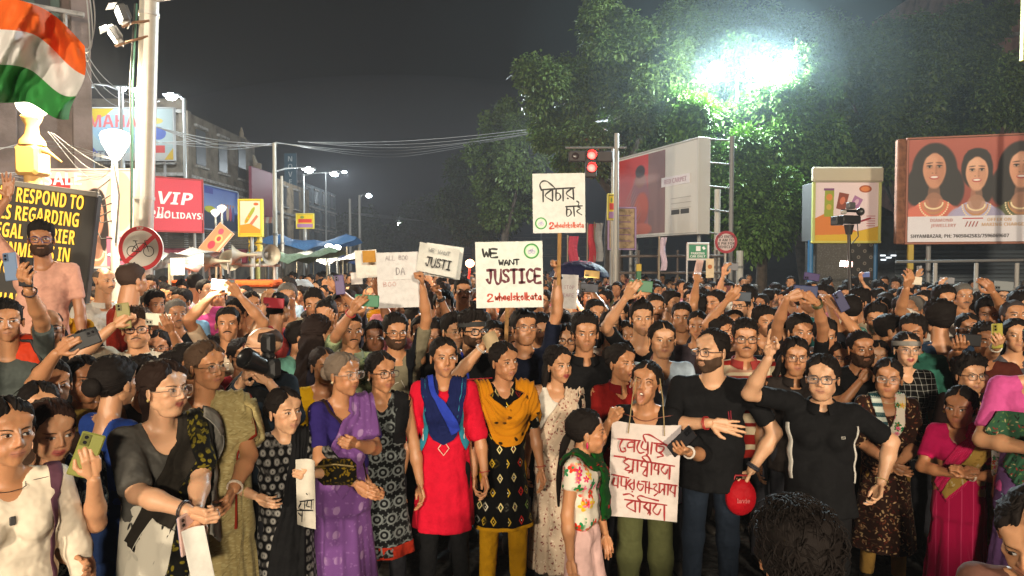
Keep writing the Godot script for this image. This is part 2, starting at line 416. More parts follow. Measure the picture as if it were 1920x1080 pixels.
	for k in 9: p.ell(60 + k * 5,150 + k * 14,3,40, Color(.60,.46,.44,.5), .5, false, 3)
	p.ell(116,300,50,26, Color(.74,.36,.26), 0, false, 8); tex.redphoto = p.tex()
	# mosaic of the pier
	p = Paint.new(128,128, Color(.30,.29,.27))
	for n in 420: p.ell(r.randf() * 128, r.randf() * 128, r.randf_range(1.5,4), r.randf_range(1.5,3), WH * r.randf_range(.16,.5), r.randf() * 3)
	tex.mosaic = p.tex()
	p = Paint.new(64,64, Color(.15,.14,.13))
	for q in [[16,16], [48,48]]: p.ell(q[0], q[1], 9,9, Color(.45,.43,.40)); p.ell(q[0], q[1], 5,5, Color(.25,.2,.18))
	tex.rosette = p.tex()


# ---------------------------------------------------------------- the setting
func setting() -> void:
	var m := StandardMaterial3D.new(); m.albedo_color = Color(.055,.054,.053).linear_to_srgb(); m.roughness = .8
	m.albedo_texture = tex.asphalt; m.uv1_triplanar = true; m.uv1_world_triplanar = true; m.uv1_scale = Vector3.ONE / 1.7
	m.normal_enabled = true; m.normal_texture = tex.grain_n; m.normal_scale = .8
	structure("road", sbx(V(0,-.15,-80), V(400,.3,360), .0), m)
	var pm := rough_wall(Color(.20,.19,.175), 1.2)
	structure("pavement_left", sbx(V(-19.,.06,-50), V(14.,.12,84), .02), pm)
	structure("pavement_right", sbx(V(17.2,.06,-32), V(14.,.12,52), .02), pm)
	for sd in [-1.,1.]:
		var k := S()
		for n in 24: k.box(V(-11.9 if sd < 0 else 10.1,.065,-10.5 - n * 2.), V(.18,.13,1.96), WH, .02)
		structure("kerb_left" if sd < 0 else "kerb_right", k, rough_wall(Color(.34,.33,.31), .8)).set_meta("kind", "stuff")
	var lm := S()
	for n in 16: lm.box(V(-.8,.003,-4. - n * 6.), V(.14,.006,3.), WH)
	structure("lane_marking", lm, rough_wall(Color(.62,.60,.55), .5)).set_meta("kind", "stuff")

# a lamp: the light itself just at its glowing mesh
func omni(at: Vector3, e: float, c: Color, size := .12, called := "lamp_light") -> void:
	var l := OmniLight3D.new(); l.name = numbered(called); l.position = at; l.light_energy = e; l.light_color = c; l.light_size = size
	l.omni_range = 60.; l.omni_attenuation = 2.; l.shadow_enabled = true; add_child(l)
func spotlight(at: Vector3, to: Vector3, e: float, c: Color, angle: float, size := .2) -> void:
	var l := SpotLight3D.new(); l.name = numbered("flood_light"); l.position = at; l.light_energy = e; l.light_color = c; l.light_size = size
	l.spot_range = 80.; l.spot_attenuation = 2.; l.spot_angle = angle; l.spot_angle_attenuation = .6; l.shadow_enabled = true; add_child(l)
	l.look_at_from_position(at, to, Vector3.UP if absf((to - at).normalized().y) < .98 else Vector3.RIGHT)

# a box-shaped floodlight: housing with fins, visor and a glowing glass, turned towards a point
func floodlight(at: Vector3, to: Vector3, size: float, label: String, e: float, c: Color, group := "") -> Node3D:
	var o := thing("floodlight", label, "floodlight", at, .0, group)
	o.look_at_from_position(at, to, Vector3.UP)
	var steel := mk(.10,.10,.105,.5,.3)
	var s := S(); s.box(V(0,0, size * .22), V(size, size * .78, size * .34), WH, size * .06)
	for k in 6: s.box(V(-size * .38 + k * size * .15,0, size * .43), V(size * .03, size * .6, size * .10), WH)
	part("housing", s, steel, o)
	s = S()
	s.box(V(0, size * .44,-size * .12), V(size * 1.1, size * .03, size * .40), WH, .004)
	part("visor", s, steel, o)
	part("lamp_glass", sbx(V(0,0,.035 * size), V(size * .86, size * .64, size * .05), .008), glow(c, e), o)
	s = S(); s.tube([V(-size * .56,0, size * .25), V(-size * .56,-size * .55, size * .3), V(size * .56,-size * .55, size * .3), V(size * .56,0, size * .25)], size * .03,6)
	part("bracket", s, steel, o)
	return o

# street lamp: tapered pole, curved arm, LED head
func street_lamp(base: Vector3, high: float, arm: Vector3, label: String, e: float, bulb: float, group := "street lamps along the road", r := .07) -> Node3D:
	var o := thing("street_lamp", label, "street lamp", base, .0, group)
	var steel := mk(.42,.43,.42,.45,.4)
	part("pole", stb([Vector3.ZERO, V(0, high * .5,0), V(0, high, 0)], [r * 1.25, r, r * .7], 12), steel, o)
	part("base_plate", sbx(V(0,.02,0), V(r * 5,.04, r * 5), .008), steel, o)
	var top := V(0, high - .1,0)
	var tip := top + arm
	part("arm", stb([top, top + arm * .4 + V(0,.10,0), top + arm * .8 + V(0,.08,0), tip], [r * .55, r * .45, r * .4, r * .35], 8), steel, o)
	var d := arm.normalized()
	var bs := Basis.looking_at(V(d.x, .0, d.z).normalized(), Vector3.UP)
	part("lamp_head", sbx(tip + V(0,.0,0) + d * .18, V(.30,.09,.62), .03, bs), mk(.35,.36,.36,.5,.2), o)
	var g := S(); g.ball(tip + d * .2 + V(0,-.06,0), V(bulb * 1.25, bulb * .8, bulb * 1.25), WH, 12,8)
	part("lamp_bulb", g, glow(Color(.93,.98,1.), 60.), o)
	omni(base + tip + d * .2 + V(0,-.06,0), e, Color(.92,.97,1.), bulb)
	return o

const KEY := 220.
func lamps() -> void:
	# the floods that light the front rows stand behind the photographer, on masts like the one in view
	var o: Node3D
	for sd in [-1.,1.]:
		o = thing("floodlight_mast", ("left" if sd < 0 else "right") + " steel floodlight mast standing far behind the photographer", "mast", V(sd * 6.5,0,20.))
		part("pole", stb([Vector3.ZERO, V(0,7.2,0)], [.13,.08], 12), mk(.4,.4,.4,.45,.4), o)
		part("crossarm", sbx(V(0,6.9,0), V(1.6,.09,.09), .01), mk(.4,.4,.4,.45,.4), o)
		for k in 2:
			var at := V(sd * 6.5 - .45 + k * .9,7.,19.7)
			var to := V(sd * -1. + (k - .5) * 6.,1.4,-6.)
			floodlight(at, to, .5, "%s flood of the %s mast behind the photographer" % [["left", "right"][k], "left" if sd < 0 else "right"], 6., Color(1.,.95,.86), "floods behind the photographer")
			spotlight(at + (to - at).normalized() * .12, to, KEY, Color(1.,.93,.82), 46.,.4)
	# the big galvanised pole with two floods
	var p0 := spot(262,430,7.6); p0.y = .0; p0.x -= .06
	var p1 := spot(283,-40,7.6); p1.y = 9.; p1.x += .16
	o = thing("tall_pole", "thick pale steel pole rising past the top left of the picture", "pole", p0)
	var up := (p1 - p0)
	var steel := StandardMaterial3D.new(); steel.albedo_color = Color(.78,.76,.72); steel.roughness = .42; steel.metallic = .25; steel.albedo_texture = tex.weave; steel.uv1_triplanar = true
	var s := S(); var pts: Array = []
	for k in 13: pts.append(up * (k / 12.))
	s.tube(pts, .098,20); part("shaft", s, steel, o)
	for k in 3: part("collar", stb([up * (.30 + .22 * k), up * (.304 + .22 * k)], .106,20), mk(.5,.48,.45,.5,.4), o)
	part("base_plate", sbx(V(0,.02,0), V(.45,.04,.45), .01), mk(.4,.4,.4,.5,.4), o)
	part("top_bracket", stb([up * .535 + V(.09,.02,.02), up * .535 + V(.30,.04,.05), up * .535 + V(.42,.10,.05), up * .535 + V(.30,.14,.05), up * .535 + V(.08,.13,.02)], .014,6), mk(.5,.48,.45,.5,.4), o)
	for k in 2: part("cable", stb([up * .5 + V(-.10 - k * .02,.3,.04), up * .44 + V(-.13 - k * .03,0,.05), up * .36 + V(-.115 - k * .015,0,.05), up * .22 + V(-.105,0,.05)], .009,6), mat([Color(.05,.16,.12), Color(.05,.05,.05)][k], .6), o)
	var c := Color(1.,.97,.90)
	var f1 := spot(221,28,7.4); var f2 := spot(208,68,7.4)
	floodlight(f1, f1 + V(-1.,-.45,.75), .22, "upper floodlight strapped to the tall pale pole", 14., c, "floods on the tall pole")
	floodlight(f2, f2 + V(-1.,-.75,.55), .20, "lower floodlight strapped to the tall pale pole", 14., c, "floods on the tall pole")
	spotlight(f1 + V(-.13,-.05,.09), f1 + V(-2.2,-3.4,-.2), 20., Color(1.,.93,.80), 74.,.1)
	spotlight(f2 + V(-.12,-.09,.06), f2 + V(-1.5,-4.,-1.2), 20., Color(1.,.93,.80), 74.,.1)
	o = thing("floodlight_bracket", "rusty strap bracket that carries the two floods on the tall pole", "bracket", f1)
	s = S(); s.tube([V(.03,-.12,-.02), V(.14,-.06,-.05), V(.27,-.02,-.12)], .014,6); s.tube([f2 - f1 + V(.03,-.1,-.02), f2 - f1 + V(.16,-.04,-.05), f2 - f1 + V(.33,.04,-.12)], .014,6)
	part("strap", s, mk(.22,.12,.07,.8), o)
	# bowl lamp on a slim post
	var b := spot(216,480,8.8); b.y = .0
	o = thing("bowl_lamp", "glowing white bowl lamp on a slim post beside the tall pole", "street lamp", b)
	var ty := spot(222,262,8.8).y
	part("post", stb([Vector3.ZERO, V(.0, ty * .6,0), V(.02, ty - .24,0)], [.06,.05,.035], 12), mk(.62,.60,.55,.5,.1), o)
	s = S(); s.lathe([U(.02, ty - .26), U(.05, ty - .24), U(.09, ty - .17), U(.155, ty - .05), U(.175, ty + .04), U(.15, ty + .09), U(.08, ty + .12), U(.005, ty + .13)], 20, WH, Transform3D(Basis.IDENTITY, V(.03,0,0)))
	part("lamp_globe", s, glow(Color(1.,.97,.90), 8.), o)
	omni(b + V(.03, ty, 0), 13., Color(1.,.93,.80), .15)
	s = S()
	for k in 3: s.tube([V(-.02, ty - .5 - k * .2,.04), V(-.16 - .05 * k, ty - .62 - k * .2,.06), V(-.13, ty - .85 - k * .2,.07), V(.0, ty - .80 - k * .22,.05)], .010,5)
	s.tube([V(.03, ty - .3,.05), V(.10, ty - .7,.06), V(.04, ty - 1.3,.06)], .012,5)
	part("loose_cable", s, mk(.04,.038,.035,.7), o)
	# ornate cream lamp column
	b = spot(66,500,7.9); b.y = .0; ty = spot(76,205,7.9).y
	o = thing("ornate_lamp_column", "cream ornate lamp column with a lit globe behind the message board", "street lamp", b)
	var cream := mk(.50,.27,.07,.6)
	s = S(); s.lathe([U(.20,0), U(.20,.4), U(.13,.5), U(.10,.9), U(.085, ty - 1.1), U(.09, ty - .75)], 16); part("column", s, cream, o)
	part("box_capital", sbx(V(0, ty - .58,0), V(.26,.34,.26), .03), cream, o)
	s = S(); s.lathe([U(.14, ty - .41), U(.13, ty - .36), U(.075, ty - .28), U(.065, ty - .18), U(.10, ty - .12), U(.11, ty - .08), U(.01, ty - .07)], 16); part("neck", s, cream, o)
	s = S(); s.tube([V(.10, ty - .45,.02), V(.22, ty - .5,.03), V(.36, ty - .60,.05)], [.035,.022,.01], 8); part("side_bracket", s, cream, o)
	s = S(); s.ball(V(.02, ty + .06,0), V(.17,.15,.17), WH, 18,12); part("lamp_globe", s, glow(Color(1.,.96,.86), 5.), o)
	omni(b + V(.02, ty + .06,0), 7., Color(1.,.90,.72), .14)
	# street lamps down the road
	for q in [[232,22.,156,163,.13,16., "LED lamp head nearest the flag, on a pole behind the bowl lamp"], [350,27.,322,184,.17,20., "bright LED street lamp just right of the tall pole"],
			[515,30.,580,318,.16,22., "curved arm street lamp over the left side of the road"], [571,42.,628,326,.18,16., "second street lamp along the road, beyond the small yellow board"],
			[676,62.,692,367,.20,22., "far street lamp above the white paper placards"], [790,80.,748,420,.24,26., "farthest street lamp low over the road end"], [612,56.,646,322,.14,10., "tiny third lamp in the row over the road"],
			[1150,24.,1050,241,.12,80., "curved arm lamp among the leaves above the red signal"], [1015,70.,984,343,.18,14., "small far lamp under the trees left of the upper placard"]]:
		var base := spot(q[0], 495, q[1]); base.y = .0
		var tip := spot(q[2], q[3], q[1])
		street_lamp(base, tip.y, V(tip.x - base.x - .2 * signf(tip.x - base.x), .12,.05), q[6], q[5], q[4])
	for q in [[228,166,26.], [256,168,26.]]:
		var at := spot(q[0], q[1], q[2])
		o = thing("street_lamp", "left" if q[0] == 228 else "right", "street lamp", V(at.x, 0, at.z), .0, "street lamps along the road")
		o.set_meta("label", ("left" if q[0] == 228 else "right") + " of the twin high lamps behind the bowl lamp")
		part("pole", stb([Vector3.ZERO, V(0, at.y - .1,0)], [.09,.06], 10), mk(.42,.43,.42,.45,.4), o)
		part("lamp_head", sbx(V(0, at.y + .05,0), V(.55,.08,.3), .03), mk(.35,.36,.36,.5,.2), o)
		s = S(); s.ball(V(0, at.y - .03,.02), V(.16,.08,.12), WH, 10,7); part("lamp_bulb", s, glow(Color(.93,.98,1.), 60.), o)
		omni(at + V(0,-.03,.02), 10., Color(.92,.97,1.), .12)
	# floods in the tree
	b = spot(1378,495,17.); b.y = .12
	o = thing("floodlight_mast", "tall mast among the leaves that carries the two dazzling floods", "mast", b)
	ty = spot(1400,150,17.).y
	part("pole", stb([Vector3.ZERO, V(0, ty, 0)], [.08,.035], 12), mk(.05,.05,.05,.7), o)
	part("crossarm", sbx(V(.2, ty - .12,-.1), V(1.6,.04,.04), .006), mk(.05,.05,.05,.7), o)
	for q in [[1342,132, "left dazzling lamp among the leaves"], [1428,122, "right dazzling lamp among the leaves"], [1458,142, "outer dazzling lamp overlapping its neighbour in the leaves"]]:
		var at := spot(q[0], q[1], 16.6)
		o = thing("high_bay_lamp", q[2], "floodlight", at, .0, "lamps in the tree")
		s = S(); s.lathe([U(.03,-.20), U(.10,-.18), U(.13,-.08), U(.20,.0), U(.225,.04), U(.20,.03), U(.001,.0)], 20, WH, Transform3D(Basis(Vector3.RIGHT, 1.85), Vector3.ZERO)); part("housing", s, mk(.10,.10,.105,.5,.3), o)
		s = S(); s.ball(V(0,-.03,.09), V(.19,.19,.06), WH, 18,10); part("lamp_glass", s, glow(Color(.92,.99,1.), 120.), o)
		spotlight(at + V(0,.05,-.05), at + V((q[0] - 1400.) * .04,.8,-3.), 150., Color(.90,.98,1.), 84.,.16)
		omni(at + V(0,-.02,.10), 60., Color(.90,.98,1.), .16)
	# damp night air that catches the light: round the tree lamps and low over the road
	for q in [[V(2.6,2.2,2.), .0045], [V(4.6,3.8,3.4), .0025], [V(7.4,6.,5.4), .0013], [V(11.,8.6,8.), .0007], [V(16.,12.,11.), .0004]]:
		mist("lamp_haze", "pale haze glowing around the dazzling lamps in the tree", spot(1398,140,16.4), q[0], q[1], Color(.84,.97,1.))
	mist("road_haze", "thin grey haze hanging over the far end of the road", V(-8.,3.,-75.), V(70.,30.,90.), .0028, Color(.95,.96,1.))

func mist(called: String, label: String, at: Vector3, size: Vector3, dense: float, c: Color) -> void:
	var f := FogVolume.new(); f.name = numbered(called); f.shape = RenderingServer.FOG_VOLUME_SHAPE_ELLIPSOID; f.size = size; f.position = at
	var m := FogMaterial.new(); m.density = dense; m.albedo = c; f.material = m
	f.set_meta("kind", "stuff"); f.set_meta("label", label); f.set_meta("category", "haze")
	add_child(f)


# a framed flat board: panel with a printed face towards +z, a rim of four bars and a back truss. Corners from pixels at two depths
func board(called: String, label: String, category: String, bl: Vector3, br: Vector3, high: float, face: Material, rim: Color, deep := .12, legs := true, uv := Rect2(0,0,1,1)) -> Node3D:
	var o := thing(called, label, category, V(bl.x, 0, bl.z))
	var ex := V(br.x - bl.x, 0, br.z - bl.z); var w := ex.length()
	o.rotation.y = atan2(-ex.z, ex.x)
	var y0 := bl.y
	part("panel", sbx(V(w / 2, y0 + high / 2,-deep / 2), V(w, high, deep), .0), mat(rim * .5,.7,.2), o)
	var s := S()
	var v := PackedVector3Array([V(.01, y0 + .01,.004), V(w - .01, y0 + .01,.004), V(w - .01, y0 + high - .01,.004), V(.01, y0 + high - .01,.004)])
	s.add(v, PackedInt32Array([0,2,1,0,3,2]), WH, Transform3D.IDENTITY, null, PackedVector2Array([U(uv.position.x, uv.end.y), uv.end, U(uv.end.x, uv.position.y), uv.position]))
	part("printed_face", s, face, o)
	var rm := mat(rim, .6,.2); var t := .035
	part("rim", sbx(V(w / 2, y0 - t / 2,-deep / 2 + .012), V(w + t * 2, t, deep + .03), .006), rm, o); part("rim", sbx(V(w / 2, y0 + high + t / 2,-deep / 2 + .012), V(w + t * 2, t, deep + .03), .006), rm, o)
	part("rim", sbx(V(-t / 2, y0 + high / 2,-deep / 2 + .012), V(t, high, deep + .03), .006), rm, o); part("rim", sbx(V(w + t / 2, y0 + high / 2,-deep / 2 + .012), V(t, high, deep + .03), .006), rm, o)
	if legs:
		for x in [w * .12, w * .88]: part("post", stb([V(x, 0,-deep - .05), V(x, y0 + high * .8,-deep - .05)], .045,8), mk(.3,.3,.3,.6,.3), o)
	o.set_meta("w", w)
	return o

func facade(called: String, label: String, x0: float, x1: float, z0: float, high: float, deep: float, c: Color, cols: int, floors: int, base := 3.2, trim := Color(.3,.28,.25), toward_x := .0) -> Node3D:
	# a street front facing +z (or along x), windows set into real openings between piers and sills
	var o := thing(called, label, "building", V(x0,0, z0), toward_x)
	var w := x1 - x0
	var wm := rough_wall(c, 3.); var tm := rough_wall(trim, 1.)
	part("wall", sbx(V(w / 2, high / 2,-deep / 2 - .25), V(w, high, deep), .0), wm, o)
	var fh := (high - base) / floors; var cw := w / cols
	var glass := mk(.02,.022,.025,.45)
	for f in floors + 1:
		var y := base + f * fh
		part("cornice", sbx(V(w / 2, y - .06,-.06), V(w + .16,.16,.42), .02), tm, o)
	for k in cols + 1: part("pier", sbx(V(k * cw, (high) / 2,-.12), V(.42, high - .02,.30), .02), wm, o)
	for f in floors:
		for k in cols:
			var cx := (k + .5) * cw; var y := base + f * fh
			var win := part("window", sbx(V(cx, y + fh * .5,-.235), V(cw * .46, fh * .62,.05), .0), glass, o)
			for q in [-1.,1.]: part("shutter", sbx(V(cx + q * cw * .17, y + fh * .5,-.19), V(cw * .13, fh * .60,.04), .008), mk(.06,.09,.07,.7), win)
			part("frame", sbx(V(cx, y + fh * .83,-.19), V(cw * .52,.09,.12), .01), tm, win)
			part("sill", sbx(V(cx, y + fh * .16,-.15), V(cw * .56,.08,.22), .01), tm, win)
	for f in floors:      # the flank towards the road
		for k in int(deep / 2.4):
			var y := base + f * fh
			part("window", sbx(V(w + .005, y + fh * .5,-1.6 - k * 2.4), V(.06, fh * .58,.95), .0), glass, o)
			part("lintel", sbx(V(w + .05, y + fh * .84,-1.6 - k * 2.4), V(.16,.12,1.25), .01), tm, o)
			part("sill", sbx(V(w + .06, y + fh * .17,-1.6 - k * 2.4), V(.2,.09,1.2), .01), tm, o)
		part("string_course", sbx(V(w + .02, base + f * fh - .05,-deep / 2 - .3), V(.14,.14, deep), .01), tm, o)
	part("parapet", sbx(V(w / 2, high + .25,-.14), V(w + .1,.5,.25), .02), wm, o)
	return o

func left_side() -> void:
	# buildings
	var o := facade("corner_building", "grey building behind the worn yellow hoarding at the far left", spot(-260,0,30).x, spot(340,0,30).x, -30.,8.6,8., Color(.16,.13,.095), 7,2)
	o = facade("old_building", "dark old building with a gabled front behind the red holiday board", spot(326,0,40).x, spot(420,0,40).x, -40.,8.,10., Color(.13,.105,.075), 2,2,3.4)
	var s := S()
	o = facade("gabled_house", "tan house with a pointed gable and small finial on the left side", spot(418,0,38).x, spot(482,0,38).x, -38.,7.,9., Color(.30,.23,.15), 2,2,3.2)
	var gw := spot(478,0,38).x - spot(418,0,38).x
	s.slab(PackedVector2Array([U(0,7.4), U(gw, 7.4), U(gw * .80,8.3), U(gw * .58,8.95), U(gw * .42,8.95), U(gw * .20,8.3)]), -.3,.02); part("gable", s, rough_wall(Color(.34,.28,.20), 3.), o)
	part("finial", stb([V(gw / 2,8.9,-.1), V(gw / 2,9.1,-.1), V(gw / 2,9.45,-.1)], [.12,.14,.03], 8), rough_wall(Color(.34,.28,.20), 3.), o)
	o = facade("far_building", "dim tall block at the end of the left row of shops", spot(486,0,52).x - 1, spot(560,0,52).x, -52.,8.2,10., Color(.10,.12,.13), 3,3)
	o = facade("corner_tower", "pinkish balcony house over the flag at the top left", spot(150,0,17.5).x - 6.2 * cos(.62), spot(150,0,17.5).x - 6.2 * cos(.62) + 6.2,-17.5 + 6.2 * sin(.62), 14.,5., Color(.24,.18,.17), 4,3,6.9, Color(.36,.32,.30), .62)
	s = S()
	for k in 16: s.tube([V(.3 + k * .37,7.25,.55), V(.3 + k * .37,8.,.55)], .05,6)
	part("balustrade", s, rough_wall(Color(.5,.46,.44), 1.), o).set_meta("kind", "stuff")
	part("balcony_slab", sbx(V(3.1,7.15,.25), V(6.4,.16,.9), .02), rough_wall(Color(.46,.42,.40), 1.), o)
	part("handrail", sbx(V(3.1,8.05,.55), V(6.3,.10,.16), .02), rough_wall(Color(.5,.46,.44), 1.), o)
	# hoardings and shop boards
	var bl := spot(148,300,24); var br := spot(326,318,24)
	o = board("hoarding", "worn hoarding in yellow, pale blue and red high on the left", "billboard", bl, br, spot(148,203,24).y - bl.y, poster("hoarding"), Color(.4,.4,.4))
	var ww: float = o.get_meta("w")
	letters("MAHA", .42, V(ww * .36, bl.y + 1.32,.012), mk(.45,.10,.10,.7), o)
	letters("UTSAV", .30, V(ww * .30, bl.y + .16,.012), mk(.12,.12,.14,.7), o)
	bl = spot(82,500,11.5); br = spot(252,500,11.5)
	o = board("shop_poster", "pink and white strip poster with a face over the shops at left", "poster", bl, br, spot(82,320,11.5).y - bl.y, poster("strip"), Color(.5,.45,.45))
	letters("SALE", .20, V(.36, spot(82,336,11.5).y, .012), mk(.8,.7,.7,.7), o)
	bl = spot(276,432,20.); br = spot(380,431,21.)
	o = board("billboard", "red holiday billboard with white lettering beside the tall pole", "billboard", bl, br, spot(276,331,20.).y - bl.y, mk(.60,.035,.06,.5), Color(.4,.05,.05))
	ww = o.get_meta("w")
	var hh := spot(276,331,20.).y - bl.y
	var white := mk(.86,.84,.82,.6)
	var lean := Basis(V(1,0,0), V(.22,1,0), V(0,0,1))
	var vip := letters("VIP", .36, V(ww * .50, bl.y + hh * .62,.012), white, o, bold, lean, 1.25, "large_lettering")
	letters("hello", .30, V(ww * .16, bl.y + hh * .33,.012), white, o, serif, lean, .8)
	letters("HOLIDAYS!", .18, V(ww * .60, bl.y + hh * .30,.012), white, o, bold, Basis.IDENTITY, 1.)
	bl = spot(382,428,21.5); br = spot(446,424,24.)
	o = board("shop_poster", "blue poster with bright figures right of the red billboard", "poster", bl, br, spot(382,346,21.5).y - bl.y, poster("bluead"), Color(.2,.25,.35))
	bl = spot(300,492,22.); br = spot(462,486,24.)
	o = board("shop_sign", "dark red shop fascia low behind the loudspeakers", "shop sign", bl, br, .42, mk(.28,.02,.05,.6), Color(.2,.02,.04))
	for k in 2: letters("VIP", .2, V(.5 + k * 1.7, bl.y + .21,.012), mk(.75,.7,.7,.6), o, bold, lean)
	o = thing("shop_awning", "dark slatted awning between the red billboard and its fascia", "awning", spot(300,452,22.))
	for k in 9: part("slat", sbx(V(1.3,.28 - k * .06,-.12 + k * .035), V(3.4,.045,.03), .004), mk(.07,.065,.06,.7), o)
	bl = spot(472,400,36); br = spot(512,408,39)
	o = board("shop_sign", "deep red shop board high on the left row, beyond the gabled house", "shop sign", bl, br, 2.4, mk(.22,.025,.04,.6), Color(.2,.03,.05))
	o = thing("striped_awning", "brown striped awning under the deep red shop board", "awning", spot(472,408,36))
	for k in 8: part("stripe", sbx(V(.08 + k * .15,-.14,.05), V(.14,.36,.05), .01, Basis(Vector3.RIGHT, -.5)), mat([Color(.30,.12,.08), Color(.36,.30,.24)][k % 2], .8), o)
	bl = spot(534,382,50); br = spot(556,384,50)
	o = board("vertical_sign", "narrow blue vertical sign with pale lettering on the far left row", "shop sign", bl, br, 3.6, mk(.05,.14,.2,.6), Color(.08,.12,.15))
	for k in 6: letters("NOVELTY"[k], .36, V(.42, bl.y + 3.2 - k * .55,.012), mk(.6,.68,.7,.6), o)
	# ad panels on posts
	bl = spot(450,441,15.); br = spot(489,441,15.)
	o = board("ad_panel", "tall yellow and white ad panel on a post left of the road", "ad panel", bl, br, spot(450,376,15.).y - bl.y, poster("yellowad"), Color(.75,.6,.05), .10, false)
	part("post", stb([V(.22,0,-.1), V(.22, bl.y + .5,-.1)], .04,8), mk(.42,.42,.4,.5,.3), o)
	bl = spot(557,427,24.); br = spot(587,427,24.)
	o = board("ad_panel", "small yellow, red and violet board on a lamp post over the road", "ad panel", bl, br, spot(557,402,24.).y - bl.y, poster("smallad"), Color(.7,.6,.1), .08, false)
	part("post", stb([V(.26,0,-.1), V(.26, bl.y + .5,-.1)], .05,8), mk(.42,.42,.4,.5,.3), o)
	o = thing("tilted_banner", "pink banner with round emblems, tilted over the loudspeakers", "banner", spot(406,452,13.5))
	var tb := Basis(Vector3.BACK, .86)
	s = S(); s.box(Vector3.ZERO, V(.66,.36,.02), WH, .0, tb); part("board", s, mk(.6,.4,.3,.7), o)
	s = S(); s.add(PackedVector3Array([V(-.32,-.17,.014), V(.32,-.17,.014), V(.32,.17,.014), V(-.32,.17,.014)]), PackedInt32Array([0,2,1,0,3,2]), WH, Transform3D(tb, Vector3.ZERO), null, PackedVector2Array([U(0,1), U(1,1), U(1,0), U(0,0)])); part("printed_face", s, poster("pinkad"), o)
	s = S(); s.tube([V(0,0,-.02), V(-.1,-spot(406,452,13.5).y + .02,-.05)], .02,6); part("stick", s, mk(.4,.3,.2,.8), o)
	# signal head on a pole
	var at := spot(483,470,15.5)
	o = thing("traffic_light", "yellow traffic light housing below the tall yellow ad panel", "traffic light", V(at.x, 0, at.z))
	part("pole", stb([V(0,0,0), V(0, at.y + .3,0)], .05,8), mk(.4,.36,.1,.6), o)
	for k in 3:
		part("signal_box", sbx(V(0, at.y - .15 + k * .2,.12), V(.26,.185,.18), .02), mk(.62,.42,.03,.6), o)
		s = S(); s.tube([V(0, at.y - .15 + k * .2,.20), V(0, at.y - .15 + k * .2,.30)], .075,12); part("hood", s, mk(.05,.05,.04,.7), o)
	# poles left of the road
	for q in [[517,268,16.5,.055, "plain grey pole left of the road, tallest of the bare ones"], [530,330,22.,.06, "shorter grey pole just right of the tallest bare one"], [657,373,50.,.12, "left leg pole of the far pair by the far lamp"], [675,366,50.,.12, "right leg pole of the far pair by the far lamp"]]:
		var p := spot(q[0], 500, q[2]); p.y = .0
		var ty := spot(q[0], q[1], q[2]).y
		o = thing("utility_pole", q[4], "pole", p, .0, "bare poles left of the road")
		part("shaft", stb([Vector3.ZERO, V(0, ty, 0)], [q[3], q[3] * .75], 10), mk(.42,.40,.36,.6,.2), o)
		part("strap", stb([V(0, ty * .55,0), V(0, ty * .55 + .06,0)], q[3] * 1.15,10), mk(.2,.2,.2,.6,.3), o)
	# no-cycling disc on the tall pole
	at = spot(265,466,7.4)
	o = thing("no_cycling_sign", "round white no cycling sign with red ring on the tall pole", "road sign", at)
	s = S(); s.lathe([U(.001,.012), U(.232,.012), U(.235,.008), U(.235,-.012), U(.001,-.012)], 40, WH, Transform3D(Basis(Vector3.RIGHT, PI / 2), Vector3.ZERO)); part("disc", s, mk(.80,.76,.70,.5), o)
	var red := mk(.62,.04,.05,.5)
	s = S(); ring(s, Vector2.ZERO, .236,.192,.0165,48); part("red_ring", s, red, o)
	s = S(); s.box(V(0,0,.0165), V(.40,.042,.005), WH, .0, Basis(Vector3.BACK, .72)); part("red_bar", s, red, o)
	s = S()
	for sd in [-1.,1.]:
		ring(s, U(sd * .088,-.030), .058,.050,.0215,28)
	strokes("-.088,.030 -.04,-.045 .055,-.05 .088,.030;-.04,-.045 .0,.035 .055,-.05;-.088,.03 .0,.035;-.04,-.045 -.052,-.08;-.075,-.082 -.03,-.080;.055,-.05 .05,-.085 .08,-.085", Vector2.ZERO, Vector2.ONE, .009,.0215, s)
	part("bicycle_symbol", s, mk(.02,.02,.02,.6), o)
	letters("K2P", .030, V(0,.213,.020), mk(.75,.7,.65,.6), o)
	part("clamp", stb([V(0,0,-.01), V(.0,0,-.12)], .03,8), mk(.3,.3,.3,.5,.4), o)
	# the amber message board
	var c0 := spot(184,364,6.3); var yaw := .30
	o = thing("message_board", "black LED message board with amber lettering at the left edge", "display board", V(c0.x, c0.y, c0.z))
	o.basis = Basis.from_euler(V(.0, yaw, -.12))
	var W := 2.2; var H := 1.75
	part("cabinet", sbx(V(-W / 2,-H / 2,-.08), V(W, H, .15), .012), mk(.028,.025,.022,.7), o)
	s = S(); s.box(V(-W / 2,-.006,.0), V(W, .05,.05), WH, .006); part("top_rim", s, mk(.20,.18,.15,.6), o)
	for k in 12: part("module_seam", sbx(V(-.02 - k * .17,-H / 2,-.004), V(.004, H - .06,.004), .0), mk(.03,.028,.026,.7), o)
	var amber := glow(Color(1.,.74,.20), 1.5)
	var lines := ["CAN'T RESPOND TO", "CALLS REGARDING", "ILLEGAL COURIER", "CONSIGNMENTS IN", "YOUR NAME.", "THANK YOU."]
	for k in 6:
		var t: MeshInstance3D = letters(lines[k], .125, V(0,0,0), amber, o, bold, Basis.IDENTITY, .50, "lit_lettering")
		(t.mesh as TextMesh).horizontal_alignment = HORIZONTAL_ALIGNMENT_RIGHT
		t.position = V(-.10 - .020 * k, -.10 - k * .160 - (.13 if k == 5 else .0), .008)
	for k in 2: part("leg", sbx(V(-.4 - k * 1.3,-H / 2 - .9,-.12), V(.07,2.6,.07), .008), mk(.2,.2,.2,.6,.3), o)
